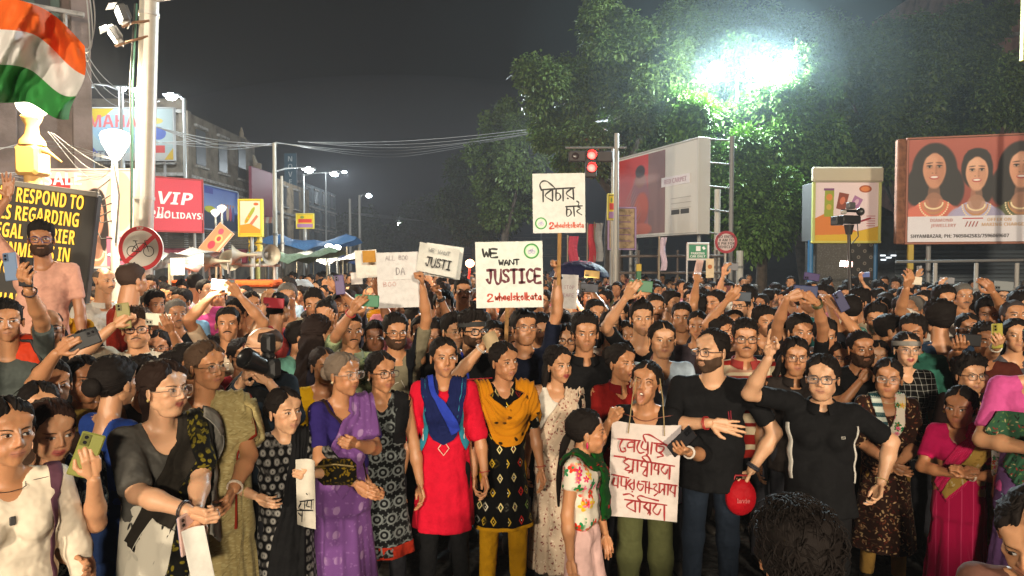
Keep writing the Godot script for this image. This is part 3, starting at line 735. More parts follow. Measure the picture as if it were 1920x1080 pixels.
	# platform of the man with the raised arm
	o = thing("concrete_block", "low concrete block the bearded man in pink stands on", "block", spot(80,500,5.) * V(1,0,1))
	part("block", sbx(V(0,.29,0), V(.9,.58,.6), .03), rough_wall(Color(.35,.34,.32), .8), o)
	# flag
	flag()
	# loudspeaker horns on a van roof
	at = spot(440,512,11.5)
	o = thing("loudspeaker_van", "small van under the horns, its roof hung with orange cloth", "van", V(at.x, 0, at.z - .8))
	part("van_body", sbx(V(0,.95,0), V(1.5,1.5,2.6), .12), mk(.40,.38,.35,.5), o)
	part("windscreen", sbx(V(0,1.25,1.302), V(1.2,.5,.02), .0), mk(.02,.02,.025,.1), o)
	for q in [[-.62,.85], [.62,.85], [-.62,-.85], [.62,-.85]]:
		s = S(); s.tube([V(q[0] - .09,.28, q[1]), V(q[0] + .09,.28, q[1])], .28,18); part("wheel", s, mk(.02,.02,.02,.8), o)
	part("roof_bar", sbx(V(0,1.98,.9), V(1.6,.05,.05), .01), mk(.3,.3,.3,.5,.4), o)
	for x in [-.7,.7]: part("roof_post", sbx(V(x, 1.84,.9), V(.04,.3,.04), .005), mk(.3,.3,.3,.5,.4), o)
	s = S(); s.box(V(0,1.69,1.), V(1.7,.10,.9), WH, .03); part("orange_cloth", s, cloth({"c": Color(.72,.13,.03)}), o)
	var hl := ["leftmost horn loudspeaker on the van roof", "second horn loudspeaker from the left, facing left", "middle horn loudspeaker facing the crowd", "fourth horn loudspeaker from the left on the van roof", "rightmost horn loudspeaker on the van roof"]
	for k in 5:
		var p := spot([372,402,430,452,500][k], [481,490,488,478,478][k], 11.2 - .2 * (k % 2))
		o = thing("horn_loudspeaker", hl[k], "loudspeaker", p, [-1.1,-1.3,.5,-1.2,.9][k], "horns on the van roof")
		s = S(); s.lathe([U(.018,-.26), U(.025,-.10), U(.05,.0), U(.11,.09), U(.165,.13), U(.172,.135), U(.16,.125), U(.10,.075), U(.045,.0), U(.02,-.05), U(.001,-.05)], 22, WH, Transform3D(Basis(Vector3.RIGHT, PI / 2), Vector3.ZERO)); part("horn", s, mk(.24,.22,.18,.55,.1), o)
		part("driver", stb([V(0,0,-.40), V(0,0,-.24)], .055,12), mk(.15,.15,.15,.5), o)
		part("stand", stb([V(0,-.02,-.2), V(0,-.2,-.2)], .015,6), mk(.2,.2,.2,.5,.3), o)
	at = spot(389,493,11.)
	o = thing("work_lamp", "small lit lamp between the horns on the van roof", "lamp", at)
	s = S(); s.ball(Vector3.ZERO, V(.06,.055,.05), WH, 12,8); part("lamp_bulb", s, glow(Color(1,.97,.9), 14.), o)
	part("holder", stb([V(0,0,-.05), V(0,-.3,-.1)], .015,6), mk(.2,.2,.2,.5), o)
	omni(at, 2., Color(1,.95,.85), .05)
	# stalls with tarpaulins and bulbs
	var sc := [["white canopy stall left of the vans, under the no cycling sign", 320,492,10.5, Color(.30,.31,.32), .8,.3], ["green and white stall canopy under the small yellow board", 560,484,19., Color(.22,.30,.20), 2.,.6], ["blue tarpaulin stall near the twin bulbs", 588,462,23., Color(.06,.16,.34), 2.6,.9], ["pale tarpaulin stall right under the twin bulbs", 628,488,21., Color(.34,.33,.30), 1.8,.5], ["dark blue tarpaulin stall among the heads at the road end", 690,492,24., Color(.04,.07,.16), 2.4,.6]]
	for q in sc:
		var p := spot(q[1], q[2], q[3])
		o = thing("market_stall", q[0], "stall", V(p.x, 0, p.z), .0, "stalls along the left kerb")
		s = S(); var v := PackedVector3Array(); var ii := PackedInt32Array()
		for j in 7:
			for i in 9:
				var u := i / 8. - .5; var t := j / 6. - .5
				v.append(V(u * q[5] * 1.1, p.y + .30 * q[6] * (1. - absf(t) * 2.) - .10 * cos(u * 7.) - .06 * sin(i * 2.1 + j), t * 1.8))
		for j in 6:
			for i in 8: ii.append_array([j * 9 + i, j * 9 + i + 1, j * 9 + i + 9, j * 9 + i + 1, j * 9 + i + 10, j * 9 + i + 9])
		var n := v.size(); var v2 := v.duplicate()
		for k in n: v2.append(v[k] - V(0,.012,0))
		var i2 := ii.duplicate()
		for k in range(0, ii.size(), 3): i2.append_array([ii[k] + n, ii[k + 2] + n, ii[k + 1] + n])
		s.add(v2, i2); part("tarpaulin", s, cloth({"c": q[4], "rough": .6}), o)
		for x in [-.5,.5]:
			for z in [-.85,.85]: part("pole", stb([V(x * q[5], 0, z), V(x * q[5], p.y - .02, z)], .02,6), mk(.35,.28,.18,.8), o)
		part("counter", sbx(V(0,.45,.2), V(q[5] * .9,.9,.8), .02), rough_wall(Color(.25,.18,.12), 1.), o)
	for q in [[617,464, "left of the twin bulbs hanging over the stalls"], [632,466, "right of the twin bulbs hanging over the stalls"], [404,400, "tulip lamp below the blue poster, left one"], [416,392, "tulip lamp below the blue poster, right one"]]:
		var p := spot(q[0], q[1], 20. if q[0] > 500 else 17.)
		o = thing("bulb_lamp", q[2], "lamp", V(p.x, 0, p.z), .0, "small lamps over the stalls")
		part("post", stb([Vector3.ZERO, V(0, p.y - .08,0)], .025,8), mk(.4,.4,.38,.5,.2), o)
		s = S(); s.lathe([U(.02, p.y - .09), U(.09, p.y - .02), U(.115, p.y + .05), U(.05, p.y + .10), U(.002, p.y + .11)], 14); part("lamp_globe", s, glow(Color(1,.98,.93), 12. if q[0] > 500 else 1.2), o)
		omni(p, 4. if q[0] > 500 else .6, Color(1,.96,.88), .08)
	# wires
	var wires := [[[300,240,14.], [420,265,22.], [520,270,17.], "pale bundle of wires from the tall pole to the bare pole", .018], [[296,268,14.], [400,264,22.], [520,274,17.], "second bundle of wires just under the pale bundle", .014], [[520,268,17.], [760,284,40.], [1050,240,24.], "long wires sagging across the road to the right trees", .020], [[560,266,20.], [820,262,30.], [1250,210,20.], "upper long wire across the road to the right trees", .016], [[0,280,10.], [90,262,13.], [215,300,9.], "thin drooping wire behind the cream lamp column", .007], [[100,250,9.], [170,300,10.], [215,320,9.], "thin wire from the cream column to the bowl lamp", .006], [[0,325,10.], [110,320,12.], [210,330,9.], "lowest thin wire behind the message board", .006], [[160,95,12.], [230,178,16.], [300,190,26.], "steep pair of wires right of the flag", .010], [[175,0,6.], [178,60,6.2], [160,100,6.4], "green cord hanging near the floods", .008], [[660,400,48.], [720,404,60.], [800,415,80.], "faint far wires beside the far pole pair", .03]]
	for q in wires:
		var a := spot(q[0][0], q[0][1], q[0][2]); var b := spot(q[1][0], q[1][1], q[1][2]); var c := spot(q[2][0], q[2][1], q[2][2])
		o = thing("overhead_wire", q[3], "wire", a)
		for n in 3:
			var pts: Array = []
			for k in 17:
				var t := k / 16.
				var l0 := a.lerp(c, t); var mid := b - a.lerp(c, .5)
				pts.append(l0 + mid * 4. * t * (1 - t) * (.85 + .15 * n) + V(0,-.12 * n * sin(PI * t), .05 * n) - a)
			part("wire", stb(pts, q[4] * .7,5), mk(.30,.30,.29,.5), o)
	# far blocks that close the road
	for q in [[-30,98,26,7., "long dim block closing the far end of the road, left part"], [0,104,22,6., "long dim block closing the far end of the road, right part"]]:
		facade("far_building", q[4], q[0], q[0] + q[2], -q[1], q[3], 8., Color(.05,.055,.06), 6,2)

func ring(s: Soup, c: Vector2, r1: float, r0: float, z: float, seg: int) -> void:
	var v := PackedVector3Array(); var ii := PackedInt32Array()
	for k in seg:
		var a := TAU * k / seg
		v.append(V(c.x + cos(a) * r1, c.y + sin(a) * r1, z)); v.append(V(c.x + cos(a) * r0, c.y + sin(a) * r0, z))
	for k in seg:
		var a := k * 2; var b := ((k + 1) % seg) * 2
		ii.append_array([a, a + 1, b, b, a + 1, b + 1])
	s.add(v, ii)

func flag() -> void:
	# saffron, white and green cloth streaming to the right from a pole just outside the picture
	var p := spot(-60,120,3.6)
	var o := thing("flag", "large saffron, white and green flag streaming at the top left", "flag", V(p.x, 0, p.z))
	part("flag_pole", stb([V(0,0,0), V(.0,3.75,0)], .016,8), mk(.35,.25,.15,.7), o)
	var edges: Array = []   # top and bottom lines of the three bands
	var ys := [[-14,92,170,236], [2,105,135,190], [32,128,150,205], [70,128,166,236]]
	for b in 3:
		var s := S(); var v := PackedVector3Array(); var uvs := PackedVector2Array(); var ii := PackedInt32Array()
		var n := 34; var m := 10
		for k in n + 1:
			var t := float(k) / n
			for q in m + 1:
				var u := (b + float(q) / m) / 3.
				var px := lerpf(-60.,158. - 22. * u + 8. * sin(u * 5.), t)
				var top := lerpf(-30.,78., t) + 18. * sin(t * PI) * -1.
				var bot := lerpf(178.,192., t) + 44. * smoothstep(.55,.95, t) + 16. * sin(t * 6.) * (1. - t)
				var wave := 12. * sin(t * 7. + u * 4.) * t
				var py := lerpf(top, bot, u) + wave
				var dz := .16 * sin(t * 9. + u * 3.5) * (.25 + t) + .06 * sin(t * 21. - u * 9.) * t + .02 * sin(t * 44. + u * 17.)
				v.append(spot(px, py, 3.6 + dz) - V(p.x, 0, p.z)); uvs.append(U(t, u))
		var w := m + 1
		for k in n:
			for q in m:
				var a := k * w + q
				ii.append_array([a, a + w, a + 1, a + 1, a + w, a + w + 1])
		var c := v.size(); var full := v.duplicate()
		for k in c: full.append(v[k] + V(0,0,-.003))
		var i2 := ii.duplicate()
		for k in range(0, ii.size(), 3): i2.append_array([ii[k] + c, ii[k + 2] + c, ii[k + 1] + c])
		uvs.append_array(uvs.duplicate())
		s.add(full, i2, WH, Transform3D.IDENTITY, null, uvs)
		var m2 := StandardMaterial3D.new(); m2.albedo_color = [Color(.85,.15,.015), Color(.72,.70,.68), Color(.03,.26,.05)][b].linear_to_srgb(); m2.roughness = .75
		m2.backlight_enabled = true; m2.backlight = [Color(.7,.35,.2), Color(.6,.6,.6), Color(.3,.6,.3)][b]
		m2.albedo_texture = tex.weave; m2.uv1_triplanar = true
		part(["saffron_band", "white_band", "green_band"][b], s, m2, o)

func right_side() -> void:
	var s: Soup
	# traffic signal on a mast arm
	var b := spot(1155,500,15.); b.y = .0
	var o := thing("traffic_light", "red traffic signal on a mast arm above the upper placard", "traffic light", b)
	var ty := spot(1155,250,15.).y
	var dark := mk(.035,.03,.03,.6)
	part("mast", stb([Vector3.ZERO, V(0, ty, 0)], [.07,.05], 10), mk(.36,.35,.33,.5,.3), o)
	var a := spot(1060,277,15.) - b; var a2 := spot(1175,277,15.) - b
	part("arm", stb([a2, a], .022,8), mk(.25,.24,.23,.5,.3), o)
	var c1 := spot(1108,293,14.8) - b
	part("backing_board", sbx(c1 + V(.0,0,-.03), V(.94,.23,.10), .02), dark, o)
	part("signal_box", sbx(c1 + V(0,-.17,.0), V(.24,.56,.16), .02), dark, o)
	for k in 2:
		var at := c1 + V(.0,-.005 - k * .262,.09)
		s = S(); s.ball(at, V(.088,.088,.03), WH, 18,10); part("red_lamp", s, glow(Color(1.,.17,.15), 12.), o)
		s = S(); s.tube([at + V(0,.01,-.01), at + V(0,.012,.12)], .10,16, WH, false); part("hood", s, dark, o)
		omni(b + at + V(0,0,.07), 2.4, Color(1.,.12,.10), .06)
	s = S(); s.ball(c1 + V(-.33,0,.04), V(.075,.075,.02), WH, 14,8); part("dead_lamp", s, mk(.03,.02,.02,.2), o)
	# tree-side banners low behind the crowd
	for q in [[1066,443,1084,508,16., Color(.45,.06,.10), "torn red banner hanging behind the upper placard's stick"], [1103,420,1116,492,17., Color(.50,.05,.07), "narrow red cloth banner left of the dark trunk"], [1116,418,1130,490,17., Color(.36,.37,.38), "narrow grey cloth banner left of the dark trunk"], [1238,445,1249,507,14.5, Color(.55,.45,.55), "thin printed strip banner hanging from the angled billboard"]]:
		var p := spot((q[0] + q[2]) / 2., q[3], q[4]); var h := spot(0, q[1], q[4]).y - p.y; var w: float = (q[2] - q[0]) / FOCAL * q[4]
		o = thing("strip_banner", q[6], "banner", p)
		s = S(); var v := PackedVector3Array(); var ii := PackedInt32Array()
		for j in 9:
			for i in 5: v.append(V((i / 4. - .5) * w + .02 * sin(j * .9), h * j / 8.,.025 * sin(i * 1.7 + j * .7)))
		for j in 8:
			for i in 4: ii.append_array([j * 5 + i, j * 5 + i + 5, j * 5 + i + 1, j * 5 + i + 1, j * 5 + i + 5, j * 5 + i + 6])
		var n := v.size(); var full := v.duplicate()
		for k in n: full.append(v[k] - V(0,0,.006))
		var i2 := ii.duplicate()
		for k in range(0, ii.size(), 3): i2.append_array([ii[k] + n, ii[k + 2] + n, ii[k + 1] + n])
		s.add(full, i2); part("cloth", s, cloth({"c": q[5]}), o)
		part("pole", stb([V(-w / 2 - .02,-p.y, -.02), V(-w / 2 - .02, h + .03,-.02)], .018,6), mk(.3,.25,.18,.8), o)
	# pole ad boards by the trunk
	var bl := spot(1141,410,15.5); var br := spot(1157,410,15.5)
	o = board("ad_panel", "small yellow, red and violet board fixed by the red photo billboard", "ad panel", bl, br, .52, poster("smallad"), Color(.6,.5,.1), .06, false)
	part("post", stb([V(.1,0,-.08), V(.1, bl.y + 1.6,-.08)], .035,8), mk(.4,.38,.35,.5,.3), o)
	bl = spot(1142,466,16.5); br = spot(1190,466,16.5)
	o = board("notice_board", "weathered tan notice board under the red photo billboard", "notice board", bl, br, .95, rough_wall(Color(.42,.30,.18), .7), Color(.3,.2,.35), .05)
	for k in 5: part("notice_line", sbx(V(.3, bl.y + .18 + k * .15,.006), V(.42,.03,.004), .0), mk(.20,.11,.16,.8), o)
	# the angled billboard: photograph at the left, pale page at the right
	bl = spot(1157,446,18.6); br = spot(1308,441,15.4)
	var hh := spot(1300,265,15.4).y - br.y
	o = board("billboard", "angled billboard with a red photograph and a pale page", "billboard", bl, br, hh, mk(.62,.60,.57,.6), Color(.55,.54,.52), .30)
	var ww: float = o.get_meta("w")
	s = S(); s.add(PackedVector3Array([V(.03, bl.y + .05,.010), V(ww * .64, bl.y + .05,.010), V(ww * .64, bl.y + hh - .05,.010), V(.03, bl.y + hh - .05,.010)]), PackedInt32Array([0,2,1,0,3,2]), WH, Transform3D.IDENTITY, null, PackedVector2Array([U(0,1), U(1,1), U(1,0), U(0,0)])); part("printed_photograph", s, poster("redphoto"), o)
	part("paper_strip", sbx(V(ww * .76, bl.y + hh * .60,.014), V(ww * .32,.22,.012), .0), mk(.70,.66,.70,.6), o)
	letters("RED CARPET", .11, V(ww * .76, bl.y + hh * .60,.026), mk(.50,.36,.45,.7), o)
	for k in 3: part("text_line", sbx(V(ww * .82, bl.y + hh * .40 - k * .12,.008), V(ww * .22,.012,.004), .0), mk(.35,.33,.32,.8), o)
	for k in 2: part("badge", sbx(V(ww * .76 + k * ww * .105, bl.y + hh * .245,.008), V(ww * .09,.11,.006), .0), mk(.05,.05,.05,.7), o)
	for k in 5: part("back_strut", stb([V(ww + .02, bl.y + hh * k / 4.,-.30), V(ww + .55, bl.y + hh * k / 4. - .1,-.5)], .02,6), mk(.2,.2,.2,.6,.3), o)
	part("back_post", stb([V(ww + .5,0,-.5), V(ww + .5, bl.y + hh, -.5)], .05,8), mk(.2,.2,.2,.6,.3), o)
	# scaffold rails below it
	o = thing("railing", "rusty railings with a yellow and green post below the angled billboard", "railing", spot(1170,500,15.) * V(1,0,1))
	for k in 3: part("rail", stb([V(-.2,1.45 + k * .36,0), V(2.2,1.45 + k * .36,.1)], .03,8), mk(.09,.07,.06,.7), o)
	for k in 6: part("post", stb([V(-.1 + k * .42,0,.0), V(-.1 + k * .42,2.3,.0)], .025,8), mk(.10,.08,.07,.7), o)
	part("painted_post", sbx(V(.30,1.,.1), V(.10,2.,.10), .01), mk(.04,.16,.07,.6), o)
	for k in 3: part("yellow_band", sbx(V(.30,1.2 + k * .36,.1), V(.106,.16,.106), .01), mk(.55,.38,.04,.6), o)
	# green direction sign
	bl = spot(1291,485,13.8); br = spot(1326,483,13.8)
	o = board("direction_sign", "green sign with white symbols between the billboard and the round sign", "road sign", bl, br, spot(0,458,13.8).y - bl.y, mk(.015,.20,.09,.5), Color(.6,.6,.58), .02, false)
	part("arrow", sbx(V(.30, bl.y + .21,.008), V(.05,.06,.004), .0, Basis(Vector3.BACK, .7)), mk(.7,.72,.7,.6), o)
	part("symbol", sbx(V(.19, bl.y + .20,.008), V(.09,.10,.004), .0), mk(.7,.72,.7,.6), o)
	letters("PARKING", .045, V(.18, bl.y + .105,.010), mk(.7,.72,.7,.6), o)
	letters("CAR ONLY", .045, V(.18, bl.y + .045,.010), mk(.7,.72,.7,.6), o)
	part("post", stb([V(-.02,0,-.03), V(-.02, bl.y + .3,-.03)], .02,8), mk(.5,.5,.5,.5,.3), o)
	# round restriction sign
	var at := spot(1361,454,13.5)
	o = thing("restriction_sign", "round red-ringed sign with lines of black text, beside the lit leaves", "road sign", at)
	s = S(); s.lathe([U(.001,.01), U(.215,.01), U(.215,-.01), U(.001,-.01)], 36, WH, Transform3D(Basis(Vector3.RIGHT, PI / 2), Vector3.ZERO)); part("disc", s, mk(.55,.45,.44,.6), o)
	s = S(); ring(s, Vector2.ZERO, .217,.165,.0145,40); part("red_ring", s, mk(.30,.015,.03,.6), o)
	var tx := ["NO ENTRY", "8 AM TO", "8 PM FOR", "VEHICLES"]
	for k in 4: letters(tx[k], .052, V(.005,.105 - k * .066,.014), mk(.03,.03,.03,.7), o)
	part("post", stb([V(0,-.1,-.03), V(.02,-at.y, -.03)], .025,8), mk(.35,.33,.3,.5,.3), o)
	# bare poles by the shrub
	for q in [[1344,355,15.5,.075, "pale pole rising through the leaves left of the round sign"], [1387,470,16.,.09, "short pale post under the lit leaves"]]:
		var p := spot(q[0], 500, q[2]); p.y = .0
		o = thing("utility_pole", q[4], "pole", p)
		part("shaft", stb([Vector3.ZERO, V(0, spot(0, q[1], q[2]).y, 0)], [q[3], q[3] * .85], 10), mk(.48,.46,.42,.7), o)
		part("strap", stb([V(0,1.9,0), V(0,1.96,0)], q[3] * 1.1,10), mk(.2,.2,.2,.6,.3), o)
	# gate pier with the sweets poster
	var zf := -14.6
	bl = spot(1524,452,14.6); br = spot(1648,451,14.6)
	o = thing("advert_pier", "stone pier carrying a sweets poster under a beige header box", "kiosk", V(bl.x, 0, zf))
	ww = br.x - bl.x
	hh = spot(1540,342,14.6).y - bl.y
	part("pier_stone", sbx(V(ww * .33, bl.y / 2,-.35), V(ww * .50, bl.y, .6), .01), wrap_mat("mosaic", .55), o)
	part("pier_mosaic", sbx(V(ww * .76, bl.y / 2,-.32), V(ww * .35, bl.y, .6), .01), wrap_mat("rosette", .26), o)
	for x in [.02, ww + .0]: part("blue_post", stb([V(x, 0,-.15), V(x, bl.y + .02,-.15)], .055,10), mk(.03,.16,.36,.5), o)
	part("backing", sbx(V(ww / 2, bl.y + hh / 2,-.30), V(ww, hh, .55), .01), mk(.10,.10,.10,.7), o)
	s = S(); s.add(PackedVector3Array([V(.0, bl.y, .0), V(ww, bl.y, .0), V(ww, bl.y + hh, .0), V(.0, bl.y + hh, .0)]), PackedInt32Array([0,2,1,0,3,2]), WH, Transform3D.IDENTITY, null, PackedVector2Array([U(0,1), U(1,1), U(1,0), U(0,0)])); part("printed_face", s, poster("sweets"), o)
	part("header_box", sbx(V(ww / 2, bl.y + hh + .16,.02), V(ww * 1.06,.31,.14), .03), mk(.46,.41,.30,.6), o)
	for x in [.0, ww]: part("side_rail", sbx(V(x, bl.y + hh / 2,.0), V(.05, hh, .08), .01), mk(.45,.48,.15,.6), o)
	part("bottom_rail", sbx(V(ww / 2, bl.y - .02,.0), V(ww + .06,.05,.09), .01), mk(.55,.5,.10,.6), o)
	# jewellery billboard
	bl = spot(1700,455,13.4); br = spot(2140,452,12.4)
	hh = spot(1700,262,13.4).y - bl.y
	o = board("billboard", "jewellery billboard with three smiling women at the right edge", "billboard", bl, br, hh, poster("jewel"), Color(.30,.12,.08), .22)
	ww = o.get_meta("w")
	letters("SHYAMBAZAR, PH: 7605042583/7596069607", .066, V(ww * .235, bl.y + .12,.012), mk(.06,.055,.06,.7), o, bold, Basis.IDENTITY, .88)
	letters("DIAMOND", .058, V(ww * .155, bl.y + .42,.012), mk(.55,.30,.30,.7), o)
	letters("JEWELLERY", .058, V(ww * .165, bl.y + .32,.012), mk(.55,.30,.30,.7), o)
	letters("OFFER ON", .06, V(ww * .41, bl.y + .42,.012), mk(.60,.40,.25,.7), o)
	letters("MAKING CHARGES", .06, V(ww * .43, bl.y + .33,.012), mk(.60,.40,.25,.7), o)
	for k in 2: letters("//", .10, V(ww * (.275 + .03 * k), bl.y + .34,.012), mk(.35,.1,.1,.7), o)
	part("red_rule", sbx(V(ww * .295, bl.y + .45,.008), V(.34,.02,.004), .0), mk(.5,.08,.08,.7), o)
	part("wooden_edge", sbx(V(-.10, bl.y + hh / 2,-.1), V(.17, hh + .05,.2), .02), rough_wall(Color(.26,.11,.06), .6), o)
	part("yellow_post", sbx(V(.08, bl.y / 2,-.05), V(.10, bl.y, .10), .01), mk(.40,.28,.03,.6), o)
	part("post_foot", sbx(V(.08,.6,-.045), V(.106,1.2,.106), .01), mk(.03,.14,.12,.6), o)
	o = thing("pipe_railing", "pipe railing on thin posts under the jewellery billboard", "railing", spot(1690,490,12.2) * V(1,0,1))
	var py := spot(0,491,12.2).y
	part("rail", stb([V(-.1, py, 0), V(1.4, py + .02,0), V(4., py + .06,0)], .025,8), mk(.20,.20,.20,.6,.4), o)
	part("rail", stb([V(.3, py - .5,0), V(4., py - .45,0)], .02,8), mk(.3,.3,.3,.5,.4), o)
	for k in 5: part("post", stb([V(.62 + k * .72,0,-.03), V(.62 + k * .72, py - .02,-.03)], .035,8), mk(.34,.33,.31,.7), o)
	# shuttered shed behind, with small lit slots
	o = thing("shuttered_shed", "dark shuttered shed between the pier and the jewellery billboard", "shed", spot(1640,500,17.5) * V(1,0,1))
	part("wall", sbx(V(4.,1.6,-1.), V(9.,3.2,2.), .02), rough_wall(Color(.06,.07,.085), 1.5), o)
	for k in 14: part("shutter_slat", sbx(V(2.2,1. + k * .1,.02), V(3.4,.085,.03), .01), mk(.10,.12,.14,.6,.2), o)
	for q in [[1657,479], [1677,479], [1658,487], [1668,483]]:
		var p := spot(q[0], q[1], 17.4) - spot(1640,500,17.5) * V(1,0,1)
		part("lit_slot", sbx(V(p.x, p.y, .06), V(.13,.035,.02), .004), glow(Color(.95,.98,1.), 1.6), o)
	facade("brick_house", "dim brick house rising behind the trees at the top right", spot(1800,0,34).x, spot(1800,0,34).x + 12.,-34.,16.5,8., Color(.30,.17,.14), 4,4)
	at = spot(1917,20,12.)
	o = thing("vertical_sign", "thin yellow edge of a tall sign in the top right corner", "sign", V(at.x, 0, at.z))
	part("board", sbx(V(.25, at.y, 0), V(.5,1.7,.1), .01), mk(.40,.36,.05,.6), o)
	part("post", stb([V(.3,0,-.08), V(.3, at.y + .6,-.08)], .05,8), mk(.3,.3,.3,.6,.3), o)
	# tea-stall clutter behind the crowd at the right kerb
	o = thing("kerb_wall", "low wall at the right kerb behind the crowd", "wall", spot(1200,500,18.5) * V(1,0,1))
	part("wall", sbx(V(3.2,.7,0), V(12.,1.4,.3), .02), rough_wall(Color(.10,.09,.08), 1.2), o)

func wrap_mat(name: String, size: float) -> StandardMaterial3D:
	var key := "wrap " + name
	if not mats.has(key):
		var m := StandardMaterial3D.new(); m.albedo_texture = tex[name]; m.roughness = .8; m.uv1_triplanar = true; m.uv1_scale = Vector3.ONE / size; m.normal_enabled = true; m.normal_texture = tex.grain_n; m.normal_scale = .5
		mats[key] = m
	return mats[key]

# ---------------------------------------------------------------- trees
func leaf_clump(kind: int) -> ArrayMesh:
	var s := S()
	var r := RandomNumberGenerator.new(); r.seed = 50 + kind
	for n in [15,16,10][kind]:
		var d := V(r.randf_range(-1,1), r.randf_range(-.8,.9), r.randf_range(-1,1)).normalized()
		var l: float = r.randf_range(.075,.14) * [1.,.9,1.3][kind]; var w := l * .30
		var o := d * r.randf_range(.02,.22)
		var up := V(r.randf_range(-.5,.5), 1, r.randf_range(-.5,.5)).normalized()
		var sd := d.cross(up).normalized() * w
		var nn := sd.cross(d).normalized() * w * .35
		var tip := o + d * l - V(0, l * .25,0)
		var mid := o + d * l * .5
		var c := Color(1,1,1).lerp(Color(1.25,1.1,.6), r.randf() * .6) * r.randf_range(.75,1.2)
		var v := PackedVector3Array([o, mid + sd + nn, tip, mid - sd + nn, mid - nn * .4])
		s.add(v, PackedInt32Array([0,4,1,1,4,2,0,3,4,3,2,4]), c)
	s.normals()
	var am := ArrayMesh.new(); am.add_surface_from_arrays(Mesh.PRIMITIVE_TRIANGLES, s.arrays()); return am

func tree(called: String, label: String, base: Vector3, lobes: Array, clumps: int, trunk_r: float, c: Color, kind: int, lean := Vector3.ZERO, scale := 1.) -> void:
	# lobes: centre (relative to the base) and radii of the masses of foliage; twigs lead to each
	var o := thing(called, label, "tree", base)
	var bark := rough_wall(Color(.10,.075,.055), .7,1.2)
	var low := 1e9
	var mid := Vector3.ZERO
	for l in lobes: low = minf(low, l[0].y - l[1].y * .5); mid += l[0] / lobes.size()
	var fork := V(mid.x * .25, maxf(low * .85,1.2), mid.z * .25) + lean
	part("trunk", stb([Vector3.ZERO, fork * .3 + V(.05,0,0), fork * .7 + V(-.04,0,.03), fork], [trunk_r * 1.35, trunk_r, trunk_r * .9, trunk_r * .8], 12), bark, o)
	for l in lobes:
		var e: Vector3 = l[0]
		var k := fork.lerp(e, .5) + V(0,-.2,.1)
		part("limb", stb([fork - V(0,.15,0), k, e + V(0, l[1].y * .3,0)], [trunk_r * .55, trunk_r * .32, trunk_r * .08], 8), bark, o)
	var mm := MultiMesh.new(); mm.transform_format = MultiMesh.TRANSFORM_3D; mm.use_colors = true; mm.mesh = leaf_clump(kind)
	mm.instance_count = clumps
	var tot := .0
	for l in lobes: tot += pow(l[1].x * l[1].y * l[1].z, .6667)
	var n := 0
	var r := RandomNumberGenerator.new(); r.seed = int(base.x * 100.) + 9
	for li in lobes.size():
		var l: Array = lobes[li]
		var m: int = clumps - n if li == lobes.size() - 1 else int(clumps * pow(l[1].x * l[1].y * l[1].z, .6667) / tot)
		var puffs: Array = []
		for q in 16:
			var d := V(r.randfn(), r.randfn(), r.randfn()).normalized()
			puffs.append([d * r.randf_range(.45,1.), r.randf_range(.22,.46)])
		for q in m:
			var pf: Array = puffs[r.randi() % 16]
			var d := V(r.randfn(), r.randfn(), r.randfn()).normalized() * pow(r.randf(), .45)
			var p: Vector3 = l[0] + (pf[0] + d * pf[1]) * l[1]
			var b := Basis.from_euler(V(r.randf_range(-.6,.6), r.randf() * TAU, r.randf_range(-.6,.6))).scaled(Vector3.ONE * r.randf_range(.75,1.35) * scale)
			mm.set_instance_transform(n, Transform3D(b, p))
			mm.set_instance_color(n, c * r.randf_range(.7,1.25))
			n += 1
	var mi := MultiMeshInstance3D.new(); mi.name = "crown"; mi.multimesh = mm
	var lm := StandardMaterial3D.new(); lm.vertex_color_use_as_albedo = true; lm.roughness = .45; lm.metallic_specular = .4; lm.backlight_enabled = true; lm.backlight = Color(.5,.6,.25)
	if not mats.has("leaf"): mats.leaf = lm
	mi.material_override = mats.leaf
	mi.set_meta("kind", "stuff")
	o.add_child(mi, true)

func lobe(px: float, py: float, d: float, r: Vector3, base: Vector3) -> Array: return [spot(px, py, d) - base, r]

